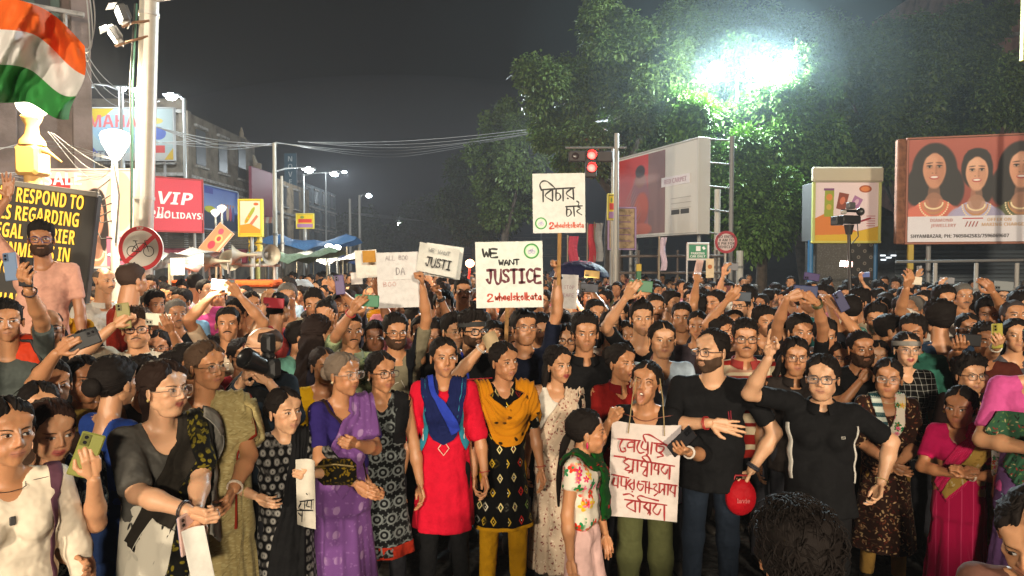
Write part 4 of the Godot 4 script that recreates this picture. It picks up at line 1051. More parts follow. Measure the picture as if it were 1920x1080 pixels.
func trees() -> void:
	var g := Color(.085,.130,.036)
	var b := spot(1146,500,21.) * V(1,0,1)
	tree("broadleaf_tree", "broad tree with a thick dark trunk behind the red signal", b, [lobe(1060,170,21, V(1.3,1.3,1.4), b), lobe(1160,110,21, V(1.5,1.6,1.6), b), lobe(1230,160,20, V(1.5,1.6,1.4), b), lobe(1090,280,20, V(1.2,.8,1.2), b), lobe(1230,260,21, V(1.3,1.,1.3), b), lobe(1300,70,22, V(1.5,1.2,1.5), b)], 10500,.30, g, 0)
	b = spot(1432,500,17.5) * V(1,0,1)
	tree("leafy_tree", "bright leafy tree lit by the floods, its leaves hanging to the crowd", b, [lobe(1330,210,17.2, V(.9,.8,.9), b), lobe(1420,250,17., V(1.3,1.1,1.1), b), lobe(1480,160,18.2, V(1.,1.,1.), b), lobe(1370,330,16.8, V(.8,.9,.8), b), lobe(1450,390,16.6, V(.9,.8,.9), b), lobe(1420,130,18.6, V(1.2,.8,.7), b), lobe(1510,270,17.4, V(.8,1.,.9), b), lobe(1400,440,16.8, V(.6,.5,.6), b)], 9800,.16, Color(.085,.165,.035), 1)
	b = spot(1700,500,23.) * V(1,0,1)
	tree("broadleaf_tree", "wide dark tree spreading over the jewellery billboard", b, [lobe(1590,200,20, V(1.3,1.3,1.3), b), lobe(1680,180,21, V(1.5,1.6,1.5), b), lobe(1780,150,22, V(1.7,1.7,1.6), b), lobe(1890,190,21, V(1.6,1.8,1.5), b), lobe(1640,280,20, V(1.3,1.,1.2), b), lobe(1700,80,23, V(1.5,1.1,1.4), b), lobe(1800,60,25, V(1.5,1.,1.4), b), lobe(1560,330,19, V(.8,.9,.9), b), lobe(1790,290,20.5, V(1.8,1.,1.2), b)], 13000,.34, g, 0)
	b = spot(1520,500,25.) * V(1,0,1)
	tree("broadleaf_tree", "tall tree whose dim top shows above the dazzling floods", b, [lobe(1390,60,25, V(1.7,1.3,1.5), b), lobe(1500,90,26, V(1.8,1.5,1.5), b), lobe(1300,130,26, V(1.6,1.7,1.5), b), lobe(1600,90,27, V(1.5,1.3,1.4), b), lobe(1450,200,25, V(2.,1.6,1.3), b), lobe(1330,300,24, V(1.6,1.6,1.3), b)], 8500,.28, g * .9,0)
	b = spot(945,500,33.) * V(1,0,1)
	tree("broadleaf_tree", "mid distance tree left of the red signal, above the large placard", b, [lobe(945,240,33, V(1.,1.1,1.), b), lobe(930,310,33, V(1.3,1.3,1.2), b), lobe(985,290,31, V(1.3,1.5,1.2), b), lobe(960,390,33, V(1.4,1.2,1.2), b)], 3000,.22, g * .9,2, Vector3.ZERO, 1.3)
	b = spot(890,500,50.) * V(1,0,1)
	tree("broadleaf_tree", "dark silhouetted tree at the right end of the road", b, [lobe(890,320,50, V(1.7,1.8,1.6), b), lobe(880,400,50, V(2.,1.8,1.8), b), lobe(930,400,48, V(2.2,2.,1.8), b)], 2400,.3, g * .6,2, Vector3.ZERO, 2.)
	b = spot(790,500,80.) * V(1,0,1)
	tree("broadleaf_tree", "farthest dim tree over the end of the road", b, [lobe(790,420,80, V(2.8,2.4,2.), b), lobe(840,430,78, V(2.6,2.6,2.), b), lobe(740,450,80, V(2.6,2.,2.), b)], 1900,.35, g * .6,2, Vector3.ZERO, 2.8)
	b = spot(640,500,72.) * V(1,0,1)
	tree("broadleaf_tree", "far dim tree behind the far pole pair on the left", b, [lobe(680,440,72, V(2.4,2.,1.8), b), lobe(610,430,74, V(2.4,2.4,1.8), b)], 1400,.3, g * .6,2, Vector3.ZERO, 2.6)


# ---------------------------------------------------------------- the crowd
const SAREE := [Vector3(-.09,.56,.10), Vector3(-.02,.66,.13), Vector3(.045,.76,.11), Vector3(.078,.85,.0), Vector3(.07,.72,-.11), Vector3(.06,.46,-.14)]
const SAREE_W := [.17,.16,.13,.10,.14,.20]
const SLING := [Vector3(.085,.84,-.03), Vector3(.07,.83,.04), Vector3(.0,.70,.12), Vector3(-.10,.55,.09)]
const BLACK := Color(.008,.008,.009)
const NIGHT := Color(.010,.008,.008)

func B(name: String, c, extra := {}) -> Dictionary:
	var d := {name=name}
	if c is String: d.pat = c
	else: d.c = c
	d.merge(extra, true); return d

func P(px: float, top: float, depth: float, label: String, yaw: float, look: float, d: Dictionary) -> void:
	var at := spot(px, top, depth)
	d.h = at.y - .012
	d.at = V(at.x, 0, at.z) if not d.has("y0") else V(at.x, d.y0, at.z)
	if d.has("y0"): d.h -= d.y0
	d.yaw = yaw; d.look = look; d.label = label
	d.seed = specs.size() * 13 + 5
	if not d.has("lod"): d.lod = 0 if depth < 4.75 else 1
	for s in ["R", "L"]:
		if d.has(s + "p"):      # a hand put at a pixel and a depth
			var q: Array = d[s + "p"]
			var t: Vector3 = (spot(q[0], q[1], q[2]) - d.at).rotated(Vector3.UP, -deg_to_rad(yaw))
			var palm: Vector3 = (q[4] if q.size() > 4 else V(0,0,-1)).rotated(Vector3.UP, -deg_to_rad(yaw))
			var sg := -1. if s == "R" else 1.
			var a: Array = [t, q[3], palm, q[5] if q.size() > 5 else V(.8 * sg, -.5,-.1)]
			if q.size() > 6: a.append((q[6] as Vector3).rotated(Vector3.UP, -deg_to_rad(yaw)))
			d[s] = a
	specs.append(d)

func saree(pat: String, ps: float, extra := {}) -> Dictionary:
	var d := {name="saree_end", pat=pat, ps=ps, path=SAREE, w=SAREE_W, n=34, m=14, pa=.007, pl=5.}
	d.merge(extra, true); return d
func strap(c: Color, w := .022, path: Array = SLING) -> Dictionary: return {name="bag_strap", c=c, path=path, w=w, n=26, m=3, pa=.0, off=.006, th=.004}
func packstraps(c: Color) -> Array:
	var o: Array = []
	for s in [-1.,1.]: o.append({name="backpack_strap", c=c, path=[V(s * .062,.70,-.10), V(s * .062,.845,-.03), V(s * .062,.80,.08), V(s * .072,.68,.11), V(s * .095,.60,.05)], w=.036, n=24, m=3, pa=.0, off=.012, th=.008})
	return o

func face_kind(name: String, d: Dictionary) -> void:
	for q in [["", 64,60], ["_b", 40,36]]:
		var f := Face.new()
		for k in d: f.set(k, d[k])
		f.NA = q[1]; f.NP = q[2]
		faces[name + q[0]] = f
		prepped.append(["face", name, f])
func prep(n: int) -> void:
	var k: Array = prepped[n]
	if k[0] == "hand": k[2] = hand_mesh(k[1], k[3])
	else: k[2].build()
func prep_some(k: int) -> void:
	for n in range(k, prepped.size(), 4): prep(n)
func do_some(k: int) -> void:
	for n in range(k, specs.size(), 4): made[n] = person_data(specs[n])
func share(job: Callable) -> void:      # the work dealt out to four threads
	var ts: Array = []
	for k in 4:
		var t := Thread.new(); t.start(job.bind(k)); ts.append(t)
	for t in ts: t.wait_to_finish()

func crowd() -> void:
	for p in ["relax", "fist", "grip", "phone", "flat", "point"]:
		for q in [["0", .0042], ["1", .0062], ["2", .009]]: prepped.append(["hand", p, null, q[1], q[0]])
	face_kind("m1", {}); face_kind("m2", {fat=.8, jaw=1.1, nose=1.1}); face_kind("m3", {jaw=.9, nose=1.15, len=1.05, brow=1.2}); face_kind("m4", {old=1., nose=1.15})
	face_kind("f1", {jaw=.84, brow=.4, nose=.86, lip=1.15}); face_kind("f2", {jaw=.95, brow=.4, nose=.95, lip=1.1, fat=.8}); face_kind("f3", {jaw=.84, brow=.6, nose=1.02, old=1.2, lip=.8}); face_kind("f4", {jaw=.76, brow=.3, nose=.82, lip=1.3})
	face_kind("m5", {open=.9, len=1.04, jaw=.95, nose=1.05}); face_kind("f5", {jaw=.82, brow=.4, nose=.9, lip=1.1, open=.8, len=1.04})
	face_kind("fo", {jaw=.85, brow=.4, nose=.92, lip=1.1, open=1.75, len=1.13, fat=.3}); face_kind("c1", {jaw=.72, brow=.2, nose=.74, lip=1.1, child=1., fat=.35})
	share(prep_some)
	for k in prepped:
		if k[0] == "hand": hands[k[1] + k[4]] = k[2]
	front_row()
	middle_rows()
	fill_types()
	made.resize(specs.size())
	share(do_some)
	for k in specs.size():
		if specs[k].has("proto"): continue
		var r := person_node(k)
		r.position = specs[k].at; r.rotation.y = deg_to_rad(specs[k].yaw)
		specs[k].node = r
	fill_crowd()

func person_node(k: int) -> Node3D:
	var d: Dictionary = specs[k]
	var o := thing("person", d.get("label", "x"), "person", Vector3.ZERO, .0, d.get("group", ""))
	for p in made[k].parts:
		if (p[1] as Soup).empty(): continue
		part(p[0], p[1], person_mat(p[2]), o)
	return o

func front_row() -> void:
	var tan1 := lin("8a5a3c")
	P(8,740,2.32, "young woman in cream kurta with violet strap at the bottom left corner", 45,12, {skin=1, face="f4", hair="tied", top=B("kurta", lin("e3d5c0"), {sl=1.5, hem=.32, neck="v"}), drapes=[strap(lin("5a3a48"), .024, [V(.085,.84,-.03), V(.09,.80,.06), V(.10,.66,.09), V(.11,.50,.06)])], beads=[["chain", .07, Color(.03,.02,.02), .0015], ["pendant", .13, Color(.05,.05,.05)]]})
	P(92,745,2.60, "woman in navy sprigged kurta holding an olive phone at the left", 40,14, {skin=0, face="f1", pitch=8, hair="tied", hairc=Color(.03,.014,.010), top=B("kurta", "sprig", {ps=.42, sl=.8, hem=.25, neck="round"}), drapes=[B("dupatta", "sprig", {ps=.3, path=[V(.09,.56,-.10), V(.08,.845,-.02), V(.05,.74,.11), V(.03,.55,.13), V(.02,.36,.13)], w=.085})], Rp=[138,1050,2.46, "relax", V(-1,0,0), V(.1,-1,-.6)], Lp=[176,900,2.42, "phone", V(-.6,.2,-.7), V(.1,-1,-.5), V(-.1,1,.1)], lip=lin("9a4040")})
	P(205,668,3.10, "woman in blue blouse seen from behind, hair in a bun, at the left", 150,10, {skin=0, face="f1", hair="bun", vol=1.3, top=B("blouse", lin("26418a"), {hem=.64, sl=.75, neck="wide"}), low={t="skirt", c=lin("22345c"), name="saree_skirt"}})
	P(303,674,2.95, "woman in grey blouse and black, olive and white saree, wearing thin glasses", 48,22, {skin=3, face="f2", w=1.22, wide=1.05, hair="tied", hairc=Color(.022,.012,.009), vol=1.35, taily=.76, glasses=Color(.35,.26,.2), gw=.0013, lip=lin("8a3f3a"), top=B("blouse", lin("55534f"), {hem=.60, sl=.92, neck="wide", ease=.016, sw=1.12}), low=B("saree_skirt", "motif", {t="skirt", ps=.22, r=1.15}), drapes=[B("saree_border", lin("2b2722"), {path=[V(-.11,.52,.09), V(-.04,.64,.14), V(.03,.75,.13), V(.075,.85,.0), V(.07,.70,-.13)], w=[.12,.11,.09,.07,.12], off=.012, pa=.005, m=12}), B("saree_end", "olive", {ps=.16, path=[V(-.05,.30,.15), V(.0,.50,.16), V(.03,.66,.16), V(.055,.78,.12), V(.088,.852,.0), V(.09,.70,-.11)], w=[.06,.055,.05,.05,.05,.08], off=.022, pa=.004}), B("saree_fold", "motif", {ps=.22, path=[V(-.12,.36,.12), V(-.10,.48,.13), V(-.03,.58,.15)], w=[.16,.15,.10], off=.012}), B("saree_back", lin("8c8880"), {path=[V(.10,.85,.02), V(.155,.76,.02), V(.17,.62,.04), V(.13,.50,.08)], w=[.06,.12,.16,.12], off=.03, pa=.008})], Rp=[352,958,2.62, "grip", V(.3,.2,-1), V(-1,-.6,-.4)], Lp=[366,968,2.66, "relax", V(-.3,.2,-1), V(1,-.6,-.4)], beads=[["bangle", "R", Color(.04,.03,.03), 2], ["stud", Color(.4,.3,.1)]]})
	P(383,637,3.30, "older woman in cream saree with red border and glasses", 42,18, {skin=1, face="f3", hair="bun", buny=-.03, hairc=Color(.06,.035,.022), w=1.12, glasses=Color(.3,.2,.1), gw=.0014, top=B("blouse", lin("ddd2bf"), {hem=.62, sl=.7, neck="wide"}), low=B("saree_skirt", "cream", {t="skirt", ps=.3, r=1.05}), drapes=[saree("cream", .3, {path=[V(-.10,.54,.10), V(-.03,.64,.14), V(.05,.76,.12), V(.088,.852,.0), V(.09,.70,-.12), V(.08,.42,-.15)], w=[.2,.2,.17,.13,.16,.2]}), B("red_border", lin("8a2a1c"), {path=[V(.05,.46,.15), V(.075,.62,.15), V(.12,.76,.09), V(.135,.84,.0)], w=.012, n=26, m=2, off=.02, pa=.0}), B("saree_fall", "cream", {ps=.3, path=[V(.13,.82,.03), V(.15,.66,.06), V(.13,.44,.12), V(.10,.24,.15)], w=[.08,.13,.14,.16], off=.024, pa=.01})], Lp=[438,918,3.05, "relax", V(-1,0,-.2), V(1,-.3,-.6)], beads=[["bangle", "L", Color(.6,.5,.4), 2,.004], ["stud", Color(.6,.45,.15)], ["chain", .12, Color(.25,.06,.04), .0025]]})
	P(532,724,3.50, "short woman in black kurta with pale lozenges and black dupatta", 22,30, {skin=3, face="f1", hair="bun", w=1.06, vol=.9, top=B("kurta", "lozenge", {ps=.17, sl=1.35, hem=.10, flare=1.25, neck="round", sw=1.1}), drapes=[B("dupatta", BLACK, {path=[V(.04,.68,-.12), V(.055,.845,.0), V(.045,.74,.12), V(.03,.55,.14), V(.0,.36,.14), V(-.03,.16,.14)], w=[.10,.06,.07,.11,.16,.2], off=.014, n=40, m=14, pa=.008})], Rp=[478,930,3.3, "relax", V(.5,0,-.8)], Lp=[585,888,3.28, "grip", V(-.6,.3,-.8), V(1,-.6,-.5)]})
	P(640,657,3.70, "elderly grey-haired woman in lavender saree and navy blouse", 40,18, {skin=1, face="f3", hair="bun", hairc=Color(.16,.12,.09), vol=.9, glasses=Color(.5,.42,.36), gw=.0013, top=B("blouse", lin("2c2260"), {hem=.62, sl=.78, neck="wide"}), low=B("saree_skirt", "lavender", {t="skirt", ps=.26}), drapes=[saree("lavender", .26), strap(Color(.03,.015,.012), .012, [V(-.07,.845,-.02), V(-.05,.80,.08), V(.03,.66,.15), V(.09,.52,.12)])], Rp=[665,905,3.4, "relax", V(.2,0,-1), V(-1,-.7,-.5)], Lp=[668,832,3.45, "grip", V(-.5,0,-.8), V(1,-.8,-.5)], beads=[["bangle", "R", Color(.1,.05,.03), 1], ["stud", Color(.6,.5,.3)]]})
	P(713,656,3.92, "woman in glasses with black shrug over a grey medallion dress", 18,24, {skin=1, face="f1", hair="tied", vol=.95, glasses=Color(.05,.03,.03), gw=.0020, top=B("kurta", "medallion", {ps=.34, sl=.0, hem=.24, flare=1.15, neck="v"}), drapes=[B("shrug", BLACK, {path=[V(-.08,.66,.115), V(-.085,.76,.10), V(-.095,.84,.0), V(-.07,.72,-.12)], w=[.11,.10,.09,.14], m=10, pa=.003}), B("shrug", BLACK, {path=[V(.08,.66,.115), V(.085,.76,.10), V(.095,.84,.0), V(.07,.72,-.12)], w=[.11,.10,.09,.14], m=10, pa=.003}), B("red_hem", lin("9c2a18"), {path=[V(-.15,.262,.05), V(-.08,.262,.15), V(.0,.262,.17), V(.08,.262,.15), V(.15,.262,.05)], w=.045, n=30, m=3, pa=.0, off=.004})], sleeves=BLACK, Rp=[690,905,3.7, "grip", V(.5,0,-.8)], beads=[["stud", Color(.6,.5,.4)]]})
	P(832,629,4.05, "woman in bright red kurta and navy scarf with teal backpack straps", 4,14, {skin=1, face="f3", hair="tied", vol=.9, top=B("kurta", lin("c8142f"), {sl=1.15, hem=.285, flare=1.10, neck="round", ease=.014}), low={t="pants", c=BLACK}, drapes=[B("scarf", lin("18204e"), {path=[V(-.05,.70,-.10), V(-.055,.845,.0), V(-.04,.74,.12), V(.0,.665,.14), V(.04,.74,.12), V(.055,.845,.0), V(.05,.70,-.10)], w=[.06,.06,.075,.10,.075,.06,.06], n=40, m=12, pa=.006, off=.012}), B("sling", lin("2a3ea8"), {path=[V(-.05,.84,.0), V(-.03,.80,.10), V(.02,.72,.15), V(.05,.66,.15)], w=[.02,.022,.04,.05], off=.03, pa=.002})] + packstraps(lin("2b7a90")), logos=[[lin("e0b0a0"), [[U(-.035,.665), U(.0,.62), U(.035,.665)], [U(-.02,.60), U(.0,.625), U(.02,.60), U(.0,.575), U(-.02,.60)], [U(-.075,.67), U(-.075,.60)], [U(.075,.67), U(.075,.60)]], .0035, "embroidery"]], R=[V(-.27,.66,.08), "relax", V(1,0,.2), V(-.5,0,-1)], beads=[["bangle", "L", Color(.45,.06,.05), 1]]})
	P(943,639,4.20, "woman in black kurta with woven diamonds and mustard dupatta", 14,24, {skin=1, face="f1", hair="tied", top=B("kurta", "diamond", {ps=.34, sl=.9, hem=.27, flare=1.2, neck="v"}), low={t="pants", c=lin("b8860e"), lw=1.15, shoe=Color(.06,.03,.02)}, drapes=[B("dupatta", "mustard", {ps=.4, path=[V(-.09,.60,-.10), V(-.098,.84,-.01), V(-.075,.75,.11), V(.0,.675,.15), V(.085,.73,.11), V(.115,.825,.0), V(.10,.60,-.12)], w=[.10,.08,.10,.15,.16,.13,.16], n=44, m=16, pa=.009, off=.013, pl=6.}), B("gold_hem", lin("b8860e"), {path=[V(-.14,.278,.04), V(-.07,.278,.13), V(.0,.278,.15), V(.07,.278,.13), V(.14,.278,.04)], w=.014, n=30, m=2, pa=.0, off=.004})], R=[V(-.20,.64,.06), "relax", V(1,0,.2), V(-.5,0,-1)], beads=[["bangle", "L", Color(.45,.06,.05), 1]]})
	P(1046,647,4.45, "slim young woman in white tank top and pale printed saree", 8,22, {skin=0, face="f4", hair="long", taily=.72, roll=4, lip=lin("8e2f36"), top=B("tank_top", lin("d9d3c8"), {hem=.60, sl=.0, neck="wide"}), low=B("saree_skirt", "spray", {t="skirt", ps=.3}), drapes=[saree("spray", .3, {w=[.16,.13,.09,.08,.13,.2]}), strap(BLACK, .024, [V(.085,.845,-.02), V(.065,.80,.08), V(-.02,.66,.13), V(-.10,.55,.08)]), B("saree_fall", "spray", {ps=.3, path=[V(.10,.845,.01), V(.125,.77,.03), V(.12,.66,.0)], w=[.06,.08,.1], off=.02})]})
	P(1162,642,4.25, "woman in maroon collared top with grey bag strap behind the girl", 12,22, {skin=1, face="f1", hair="bun", buny=.05, vol=1.1, top=B("shirt", lin("7a1512"), {sl=1.5, hem=.45, neck="v", collar=lin("6a0f14")}), drapes=[strap(lin("4b4a44"), .05, [V(.085,.845,-.03), V(.08,.82,.06), V(.03,.72,.13), V(-.08,.64,.10)])], R="belly", L="belly"})
	P(1094,764,3.32, "girl in flowered top and pink shorts with green scarf, seen from the side", 62,22, {sex="c", skin=1, face="c1", hair="tied", taily=.62, top=B("top", "flowers", {ps=.30, sl=.45, hem=.58, neck="round", ease=.012}), low={t="pants", c=lin("d8b2ac"), lw=1.9, name="shorts"}, drapes=[B("scarf", "greenscarf", {ps=.3, path=[V(-.06,.80,-.05), V(-.045,.86,.03), V(.0,.82,.10), V(.05,.84,.06), V(.05,.86,-.02), V(.0,.85,-.07)], w=[.05,.06,.08,.07,.06,.06], pa=.007, off=.014}), B("scarf_end", "greenscarf", {ps=.3, path=[V(.02,.82,.11), V(.03,.72,.14), V(.05,.60,.16)], w=[.06,.08,.10], pa=.009, off=.025})], R=[V(-.15,.62,.0), "relax", V(1,0,.2), V(-.4,0,-1)], beads=[["drop", lin("c02050")]]})
	P(1212,674,3.72, "shouting woman in black with a paper placard hung from her neck", -14,-10, {skin=1, face="fo", pitch=-10, roll=-6, hair="tied", taily=.78, closed=true, top=B("top", BLACK, {sl=1.35, hem=.48, neck="wide"}), low={t="pants", c=lin("4f5233"), lw=1.2, shoe=lin("b09070")}, Rp=[1143,790,3.55, "fist", V(.6,0,-.6), V(-.6,-1,0)], Lp=[1290,848,3.45, "phone", V(-.4,.7,-.4), V(.8,-.9,-.2)], beads=[["chain", .08, Color(.18,.05,.03), .0025], ["bangle", "L", Color(.55,.5,.45), 1,.006], ["stud", Color(.5,.45,.4)]]})
	P(1336,614,3.85, "bearded man with glasses in black T-shirt, hand on stomach, holding a red pouch", -18,-38, {sex="m", skin=3, face="m1", hair="reced", vol=.7, beard=.45, glasses=Color(.02,.02,.03), gw=.0018, w=1.12, top=B("shirt", BLACK, {sl=.78, hem=.46, neck="round", ease=.012}), low={t="pants", c=lin("1c2430"), shoe=lin("2a2a2e")}, Rp=[1330,793,3.55, "flat", V(.3,-.2,-1), V(-1,-.5,-.2), V(1,-.25,.1)], Lp=[1408,882,3.75, "grip", V(-1,0,0)], beads=[["bangle", "R", Color(.40,.03,.03), 2], ["watch", "L", Color(.05,.05,.06)]], logos=[[lin("8a2030"), [[U(.055,.735), U(.058,.705)], [U(.062,.738), U(.064,.708)]], .003]]})
	P(1542,662,3.60, "woman with glasses in black polo, right arm raised with open hand", -16,-16, {skin=3, face="f2", hair="bun", vol=1.1, w=1.2, glasses=Color(.12,.10,.10), gw=.0026, top=B("polo_shirt", BLACK, {sl=.8, hem=.46, neck="shirt", collar=BLACK, ease=.016}), low={t="pants", c=BLACK}, Rp=[1441,672,3.5, "point", V(.2,.1,1), V(-.9,-.3,.2), V(.1,1,0)], Lp=[1652,905,3.5, "relax", V(-1,0,.2), V(1,0,-.6)], drapes=[B("side_stripe", lin("c8c4bc"), {path=[V(-.125,.77,.035), V(-.125,.68,.05), V(-.12,.58,.06)], w=[.02,.035,.02], n=20, m=3, pa=.0, off=.004}), B("side_stripe", lin("c8c4bc"), {path=[V(.125,.77,.045), V(.125,.68,.06), V(.12,.58,.06)], w=[.008,.012,.008], n=20, m=2, pa=.0, off=.004})], logos=[[lin("b8b4ac"), [[U(.050,.742), U(.062,.742), U(.062,.736), U(.050,.736), U(.050,.742)]], .002, "chest_badge"]], beads=[["bangle", "L", Color(.5,.4,.15), 1,.002]]})
	P(1664,670,4.25, "woman in brown leaf-print kurta with patterned scarf, hands clasped", -16,-12, {skin=1, face="f2", hair="tied", glasses=Color(.3,.28,.26), gw=.0014, w=1.08, roll=-3, top=B("kurta", "leaves", {ps=.30, sl=1.1, hem=.17, flare=1.2, neck="wide"}), low={t="pants", c=lin("8a6a34")}, drapes=[B("scarf", "tealstripes", {ps=.1, path=[V(-.05,.72,-.1), V(-.05,.845,.0), V(-.035,.75,.11), V(-.015,.685,.135)], w=.042, off=.012, pa=.003}), B("scarf", "flowers", {ps=.2, path=[V(.05,.72,-.1), V(.05,.845,.0), V(.035,.75,.11), V(.01,.685,.135)], w=.042, off=.014, pa=.003})], R="belly", L="belly", beads=[["chain", .05, Color(.5,.4,.2), .0018]]})
	P(1802,722,3.85, "small woman in pink and gold saree with her hands pressed together", -26,-22, {skin=2, face="f3", hair="bun", buny=-.03, midriff=true, top=B("blouse", lin("b01650"), {hem=.665, sl=.72, neck="wide"}), low=B("saree_skirt", "pinkstripe", {t="skirt", ps=.34, pl=11., pa=.013}), drapes=[saree("pinkdots", .12, {w=[.12,.12,.11,.09,.12,.16]}), B("gold_border", "goldweave", {ps=.2, path=[V(-.07,.55,.12), V(-.01,.63,.15), V(.055,.72,.14), V(.105,.81,.05), V(.115,.845,-.02), V(.11,.7,-.10)], w=[.03,.045,.07,.08,.09,.12], off=.022, pa=.005, n=36}), B("saree_fall", "goldweave", {ps=.3, path=[V(.12,.83,-.03), V(.15,.65,-.06), V(.16,.4,-.06), V(.16,.14,-.04)], w=[.08,.10,.12,.14], off=.02, pa=.012})], R="clasp", L="clasp", beads=[["bangle", "L", Color(.6,.5,.4), 2,.003], ["stud", Color(.6,.4,.1)]]})
	P(1955,598,3.40, "woman in pink blouse and dark shawl cut off by the right edge", -30,-10, {skin=0, face="f2", w=1.06, hair="bun", top=B("blouse", lin("c2508c"), {hem=.5, sl=.8, neck="wide"}), low={t="skirt", c=lin("6a4a7a"), name="saree_skirt"}, drapes=[saree("shawl", .22, {w=[.10,.10,.09,.08,.10,.1]}), B("shawl", "shawl", {ps=.22, path=[V(-.10,.70,.06), V(-.04,.69,.13), V(.05,.68,.13)], w=[.09,.12,.12], off=.03, pa=.01})], R="clasp", L="clasp", beads=[["bangle", "R", Color(.35,.05,.04), 2]]})
	P(1930,760,3.55, "small person in bright patchwork clothes at the right edge", -20,0, {sex="c", skin=1, face="c1", hair="bob", top=B("top", "flowers", {ps=.16, sl=.6, hem=.45, c=Color(.8,.9,1.)}), low={t="skirt", c=lin("b08a18"), hem=.2}, R="belly", beads=[["bangle", "R", Color(.4,.05,.04), 1]]})
	P(1942,912,1.80, "woman looking down in the bottom right corner, hair pulled back", -40,-12, {skin=0, face="f1", pitch=26, hair="bun", top=B("top", lin("6b4a40"), {sl=.7, hem=.45})})
	P(1500,944,1.42, "dark-haired head seen from behind at the bottom of the picture", 172,8, {sex="m", skin=1, face="m1", hair="mop", vol=.8, hs=.90, locks=1500, lockl=1.2, lockr=.5, top=B("shirt", lin("1a1a20"), {sl=.7, hem=.45, neck="round"})})

func middle_rows() -> void:
	var blk := {t="pants", c=BLACK}
	P(1396,597,4.55, "moustached man with glasses in red and cream striped polo", -6,-6, {sex="m", skin=1, face="m2", hair="short", vol=1.1, mous=Color(.05,.04,.035), glasses=Color(.03,.03,.03), gw=.0022, top=B("polo_shirt", "stripes", {ps=.30, sl=.8, hem=.46, neck="shirt", collar=lin("9a3a36")})})
	P(1240,600,4.45, "stout woman in pale blue V-neck top, lips pressed together", 4,-4, {skin=0, face="f2", w=1.3, wide=1.08, hair="bun", top=B("kurta", lin("aebfd0"), {sl=.9, hem=.3, neck="v", ease=.016})})
	P(1096,587,4.50, "young man in black polo with a small white chest patch", 6,-4, {sex="m", skin=1, face="m1", hair="mop", stubble=.5, top=B("polo_shirt", BLACK, {sl=.8, hem=.46, neck="shirt", collar=BLACK}), logos=[[lin("d8d8d8"), [[U(.055,.735), U(.065,.735), U(.065,.725), U(.055,.725), U(.055,.735)]], .003, "chest_badge"]]})
	P(982,580,4.85, "stocky man in navy T-shirt holding up the tall placard stick", 4,16, {sex="m", skin=1, face="m2", w=1.28, wide=1.06, pitch=-6, hair="mop", vol=.8, glasses=Color(.12,.1,.1), gw=.0013, stubble=.5, top=B("shirt", lin("14192a"), {sl=.7, hem=.46}), Lp=[1046,505,4.80, "fist", V(-.9,0,.5), V(.9,-.3,.3)], R="hold", beads=[["bangle", "L", Color(.04,.02,.02), 2,.004]]})
	P(884,583,4.60, "bearded man with round glasses and headband in black T-shirt with red print", 18,14, {sex="m", skin=0, face="m1", hair="quiff", vol=1.2, beard=.6, band=lin("3c3c3c"), glasses=Color(.02,.02,.02), gw=.0034, top=B("shirt", BLACK, {sl=.72, hem=.46}), drapes=[B("lanyard", lin("2a3ea0"), {path=[V(-.04,.845,.0), V(-.03,.76,.11), V(-.005,.62,.13)], w=.010, n=24, m=2, pa=.0, off=.006})], Rp=[905,650,4.25, "grip", V(.2,.3,-.9), V(-.7,-1,.2)], logos=[[lin("b01c28"), [[U(-.04,.745), U(.07,.745)], [U(-.035,.745), U(-.035,.705)], [U(-.015,.74), U(-.02,.72), U(.0,.71), U(.005,.74)], [U(.025,.74), U(.02,.715), U(.04,.705), U(.055,.72), U(.045,.735)]], .005, "red_lettering"]], beads=[["bangle", "R", Color(.55,.5,.45), 2,.003]]})
	P(742,588,4.85, "bearded man in khaki T-shirt lifting paper sheets overhead", 10,10, {sex="m", skin=1, face="m1", hair="curly", vol=.8, beard=1., glasses=Color(.05,.04,.04), gw=.0014, top=B("shirt", lin("77705c"), {sl=.75, hem=.46}), Lp=[792,535,4.7, "fist", V(-.8,0,.5), V(.9,-.3,.2)], R="down", drapes=packstraps(lin("15171c")), logos=[[lin("b8b0a0"), [[U(-.03,.74), U(-.04,.70), U(-.02,.66), U(.02,.65), U(.04,.69), U(.02,.73)], [U(-.02,.71), U(.01,.72)], [U(-.01,.685), U(.02,.68)]], .0035]]})
	P(816,600,5.25, "man hidden under the curled placard, gripping it with a banded wrist", 4,0, {sex="m", skin=2, face="m1", hair="curly", top=B("shirt", BLACK, {sl=.7, hem=.46}), Lp=[818,530,5.05, "fist", V(-.6,0,.7), V(.9,-.3,.2)], beads=[["watch", "L", Color(.02,.02,.02)]]})
	P(657,585,4.80, "moustached man in palm-print shirt raising a green phone", 14,14, {sex="m", skin=1, face="m3", hair="short", mous=NIGHT, top=B("shirt", "palm", {ps=.22, sl=.8, hem=.45, neck="shirt", collar=lin("8a957a")}), Rp=[662,580,4.4, "phone", V(.2,0,-1), V(-.7,-.8,.3)], beads=[["bangle", "R", Color(.4,.04,.04), 1,.004]]})
	P(705,600,5.2, "dark man peering between the green phone and the big paper", 0,8, {sex="m", skin=4, face="m1", hair="short", top=B("shirt", lin("5a2020"), {sl=.7, hem=.46}), Lp=[702,525,5., "grip", V(.4,0,-.8), V(.8,-.3,.3)]})
	P(498,608,4.05, "bald bearded photographer in dark denim aiming a camera", -30,-44, {sex="m", skin=3, face="m1", hair="bald", hairc=Color(.05,.03,.022), beard=1.1, glasses=Color(.10,.02,.02), gw=.0022, top=B("shirt", lin("1d2630"), {sl=1.7, hem=.45, neck="shirt", collar=lin("1d2630")}), drapes=packstraps(BLACK), Rp=[455,712,3.7, "phone", V(.8,0,-.4), V(-.8,-1,0)], Lp=[505,718,3.65, "grip", V(-.6,.5,-.3), V(.7,-1,0)]})
